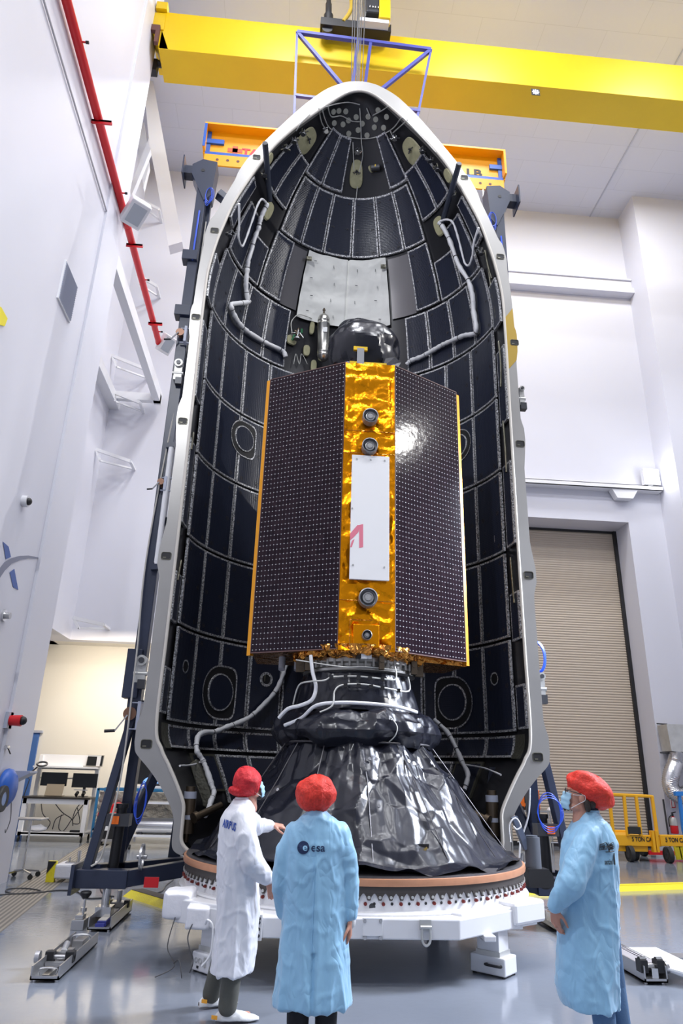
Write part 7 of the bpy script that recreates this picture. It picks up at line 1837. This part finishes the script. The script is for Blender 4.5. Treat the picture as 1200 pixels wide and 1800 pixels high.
mb.grid(lambda a, b_: cc+Matrix.Rotation(radians(10), 3, 'Y') @ V(.088*cos(2*pi*a)*sin(pi*b_), .10*sin(2*pi*a)*sin(pi*b_), .042*cos(pi*b_))*(1+.05*sin(2*pi*a*19)*sin(pi*b_)), 60, 16); mb.build('cap_gather', 'cap_red', t, smooth=180)
rows = [(1404, 411, 440), (1410, 407, 444), (1417, 402, 447), (1427, 394, 448), (1440, 388.5, 449), (1460, 385, 450), (1490, 383, 450), (1520, 382, 451), (1560, 381, 454), (1603, 379, 455), (1640, 376, 452), (1670, 372, 449), (1695, 369, 445), (1709, 367.5, 442)]
dep = [.075, .085, .11, .14, .16, .175, .18, .18, .175, .175, .18, .19, .195, .2]
cm = coat_mesh(rows, Y1, dep, [([P(424, 1438, Y=Y1-.12), P(430, 1470, Y=Y1-.16), P(440, 1512, Y=Y1-.17), P(458, 1534, Y=Y1-.13), P(473, 1544, Y=Y1-.09)], [.085, .095, .090, .070, .050]), ([P(434, 1438, Y=Y1+.12), P(450, 1452, Y=Y1+.22), P(472, 1451, Y=Y1+.27)], [.085, .072, .052])], foldseed=9)
tree = bvh(cm); ct = link_mesh(cm, 'lab_coat', 'coat_white', t)
cs = caster(tree, .005, (.5, .86, 0)); mb = MB(); rr_ = V(.86, -.5, 0)
o0 = P(397, 1457, Y=Y1-.2)
place_text(mb, 'AIRBUS', None, (1, 0, 0), (0, 0, 1), .078, .0, .003, .62, wrap=lambda x, y, z: cs(o0+V(.98, -.2, 0)*x+V(0, 0, y-.16*x)))
prt = mb.build('coat_print', 'print_blue', None, smooth=0, fix=False); prt.parent = ct; prt['label'] = 'blue lettering across the back of the white coat'
mb = MB(); mb.lathe([(.062, -.03), (.060, .015), (.054, .016), (.054, -.02)], P(426, 1405, Y=Y1)+V(0, 0, 0), 36); mb.build('collar', 'coat_white', t, smooth=60)
for k, (H_, A_) in enumerate(((V(-.28, Y1-.05, .8), FA), (V(-.32, Y1+.1, .8), FB))):
    kn = H_.lerp(A_, .5)+V(.02, 0, 0); mb = MB(); chain(mb, [H_, kn, A_+V(0, 0, .03)], [.10, .075, .070], 20); mb.build('trouser_leg', 'trouser', t)
s1 = shoe(t, (FA.x-.085, 6.09, 0), (FA.x+.235, 6.13, 0), .13); s2 = shoe(t, (FB.x-.09, 6.40, 0), (FB.x+.20, 6.52, 0), .13)
for s_, cc in ((s1, V(FA.x-.088, 6.045, .045)), (s2, V(FB.x-.045, 6.345, .065))):
    mb = MB(); mb.obox(cc, V(.022, -.010, 0), V(0, .004, 0), V(0, 0, .012)); kid(mb, 'shoe_mark', simple('orange_mark', (.9, .4, .03), .5), s_, smooth=0)

# ---------- person in the light blue coat looking up to the left (right)
Y3 = 5.2
t = thing('person', 'person in light blue coat with glasses, face mask and baggy hair net looking up', 'person', (2.25, Y3, 0))
HF = head_frame(P(1020, 1399, Y=Y3), radians(160), radians(16))
mb = MB(); head_mesh(mb, HF); blob(mb, HF[0]-HF[3]*.10-HF[2]*.03, P(1037, 1432, Y=Y3), .054, .062)
blob(mb, P(1040, 1475, Y=Y3), V(2.23, Y3, 1.0), .085, .10, 18)
S1, E1, W1 = P(1036, 1470, Y=Y3-.10), P(1004, 1557, Y=Y3-.17), P(975, 1594, Y=Y3-.10)
S2, E2, W2 = P(1030, 1470, Y=Y3+.12), P(998, 1555, Y=Y3+.16), P(974, 1592, Y=Y3+.0)
chain(mb, [S1, E1, W1], [.05, .04, .027]); chain(mb, [S2, E2, W2], [.05, .04, .027])
hand(mb, W1+V(-.0, .0, -.01), (.05, .25, -.9), (.8, .5, 0), 1, .45); hand(mb, W2+V(.0, .0, -.02), (.12, -.15, -.9), (.5, -.8, 0), 1, .45)
FL, FR = V(2.20, Y3-.03, .07), V(2.345, Y3+.06, .07)
chain(mb, [V(2.24, Y3, 1.0), V(2.17, Y3-.03, .85), V(2.185, Y3-.03, .46), FL], [.12, .09, .06, .042]); chain(mb, [V(2.24, Y3, 1.0), V(2.29, Y3+.04, .85), V(2.315, Y3+.05, .46), FR], [.12, .09, .06, .042])
link_mesh(remeshed(mb, .006, 3, .5), 'body', 'skin', t)
eyes_part(t, HF); mask_part(t, HF)
c, r, f, u = HF; L = lambda x, y, z: c+r*x+f*y+u*z
mb = MB(); mb.ell(c-f*.025+u*.035, .082, .097, .087, 20, Matrix((r, f, u)).transposed()); blob(mb, c-f*.075-u*.03+r*-.035, c-f*.075-u*.03+r*.035, .036, .036); blob(mb, L(.072, -.045, -.03), L(.07, -.06, -.07), .022, .02); blob(mb, L(-.072, -.045, -.03), L(-.07, -.06, -.07), .022, .02); mb.build('hair', 'hair', t)
mb = MB()
for s_ in (-1, 1):
    lc = L(.034*s_, .108, .004); mb.mat(0).tube([lc+r*.027*cos(2*pi*k/20)+u*.019*sin(2*pi*k/20) for k in range(20)], .0026, 6, closed=True); mb.mat(0).tube([L(.062*s_, .104, .008), L(.080*s_, .04, .012), L(.084*s_, -.01, .010)], .0032, 6)
    mb.mat(1); n_ = 20; mb.add([lc]+[lc+r*.026*cos(2*pi*k/n_)+u*.018*sin(2*pi*k/n_) for k in range(n_)], [(0, 1+k, 1+(k+1) % n_) for k in range(n_)])
mb.mat(0).tube([L(-.008, .112, .006), L(.008, .112, .006)], .003, 6)
M['lens'] = simple('spectacle_lens', (.75, .8, .85), .05, alpha=.35); mb.build('glasses', ['black', 'lens'], t, fix=False)
cap_part(t, P(1037, 1389, Y=Y3), .175, .135, .112, Matrix.Rotation(radians(32), 3, 'Y'), 'cap_orange', 8)
rows = [(1427, 1022, 1051), (1433, 1017, 1054), (1441, 1011, 1060), (1450, 1005, 1068), (1464, 996, 1077), (1480, 990, 1082), (1520, 986, 1083.5), (1560, 984, 1083.5), (1600, 982.5, 1083.5), (1640, 981, 1083), (1690, 978.5, 1082), (1728, 977, 1081), (1752, 982, 1080.5), (1768, 988, 1080)]
dep = [.075, .09, .105, .125, .14, .155, .165, .165, .165, .17, .18, .19, .195, .2]
cm = coat_mesh(rows, Y3, dep, [([P(1036, 1468, Y=Y3-.09), P(1018, 1515, Y=Y3-.15), P(1003, 1552, Y=Y3-.18), P(987, 1577, Y=Y3-.15), P(975, 1592, Y=Y3-.11)], [.085, .092, .088, .068, .052]), ([P(1030, 1468, Y=Y3+.1), P(1000, 1545, Y=Y3+.14), P(980, 1582, Y=Y3+.06)], [.085, .075, .055])], foldseed=21)
tree = bvh(cm); ct = link_mesh(cm, 'lab_coat', 'coat_blue', t)
cs = caster(tree, .005, (-.25, .97, 0)); mb = MB()
def px(x, y): return cs(P(x, y, Y=Y3-.15))
def pline(pts, w_=.0022): mb.tube([px(x, y) for x, y in pts], w_, 5)
for x0, x1 in ((1051.5, 1066), (1071, 1082)):
    mb_p = [(x0, 1484), (x1-1.5, 1481), (x1, 1484), (x1, 1489), (x1-1.5, 1492), (x0, 1494), (x0, 1484)]; pline(mb_p)
    for k in range(1, 5): xx_ = x0+(x1-x0-2)*k/5; pline([(xx_, 1484), (xx_, 1493)])
pline([(x, 1488.5) for x in np.linspace(1052, 1082, 8)]); pline([(1066, 1481), (1070, 1495)]); pline([(1070, 1481), (1067, 1495)]); pline([(1069, 1489), (1069, 1497)]); pline([(1063, 1497.5), (1070, 1497), (1082, 1496.5)], .003)
place_text(mb, 'sentinel', None, (1, 0, 0), (0, 0, 1), .058, .0, .0012, .72, center=False, wrap=lambda x, y, z: px(1060.5+x*230*.55, 1519-y*235))
for y0 in (1501,): mb.add([px(1079, 1500), px(1083, 1500), px(1083, 1520), px(1079, 1520)], [(0, 1, 2, 3)])
prt = mb.build('coat_print', 'print_black', None, smooth=0, fix=False); prt.parent = ct; prt['label'] = 'dark line drawing of a satellite over lettering'
mb = MB(); mb.lathe([(.066, -.03), (.064, .018), (.058, .02), (.058, -.02)], P(1037, 1429, Y=Y3)+V(0, 0, .0), 36); mb.build('collar', 'coat_blue', t, smooth=60)
mb = MB(); mb.lathe([(.060, -.03), (.058, .036), (.053, .036), (.053, -.02)], P(1036, 1421, Y=Y3)+V(0, 0, .0), 36); mb.build('shirt_collar', simple('navy_shirt', (.01, .012, .03), .8), t, smooth=60)
mb = MB(); chain(mb, [V(2.17, Y3-.03, .8), V(2.185, Y3-.03, .46), FL+V(0, 0, 0)], [.10, .078, .068], 20); mb.build('trouser_leg', 'jeans', t)
mb = MB(); chain(mb, [V(2.29, Y3+.04, .8), V(2.315, Y3+.05, .46), FR+V(0, 0, 0)], [.09, .075, .066], 20); mb.build('trouser_leg', 'jeans', t)
shoe(t, (FL.x+.08, FL.y-.03, 0), (FL.x-.20, FL.y+.07, 0), .12); shoe(t, (FR.x+.08, FR.y-.03, 0), (FR.x-.20, FR.y+.07, 0), .12)
for o in COL.objects:
    if '_o' in o: del o['_o']
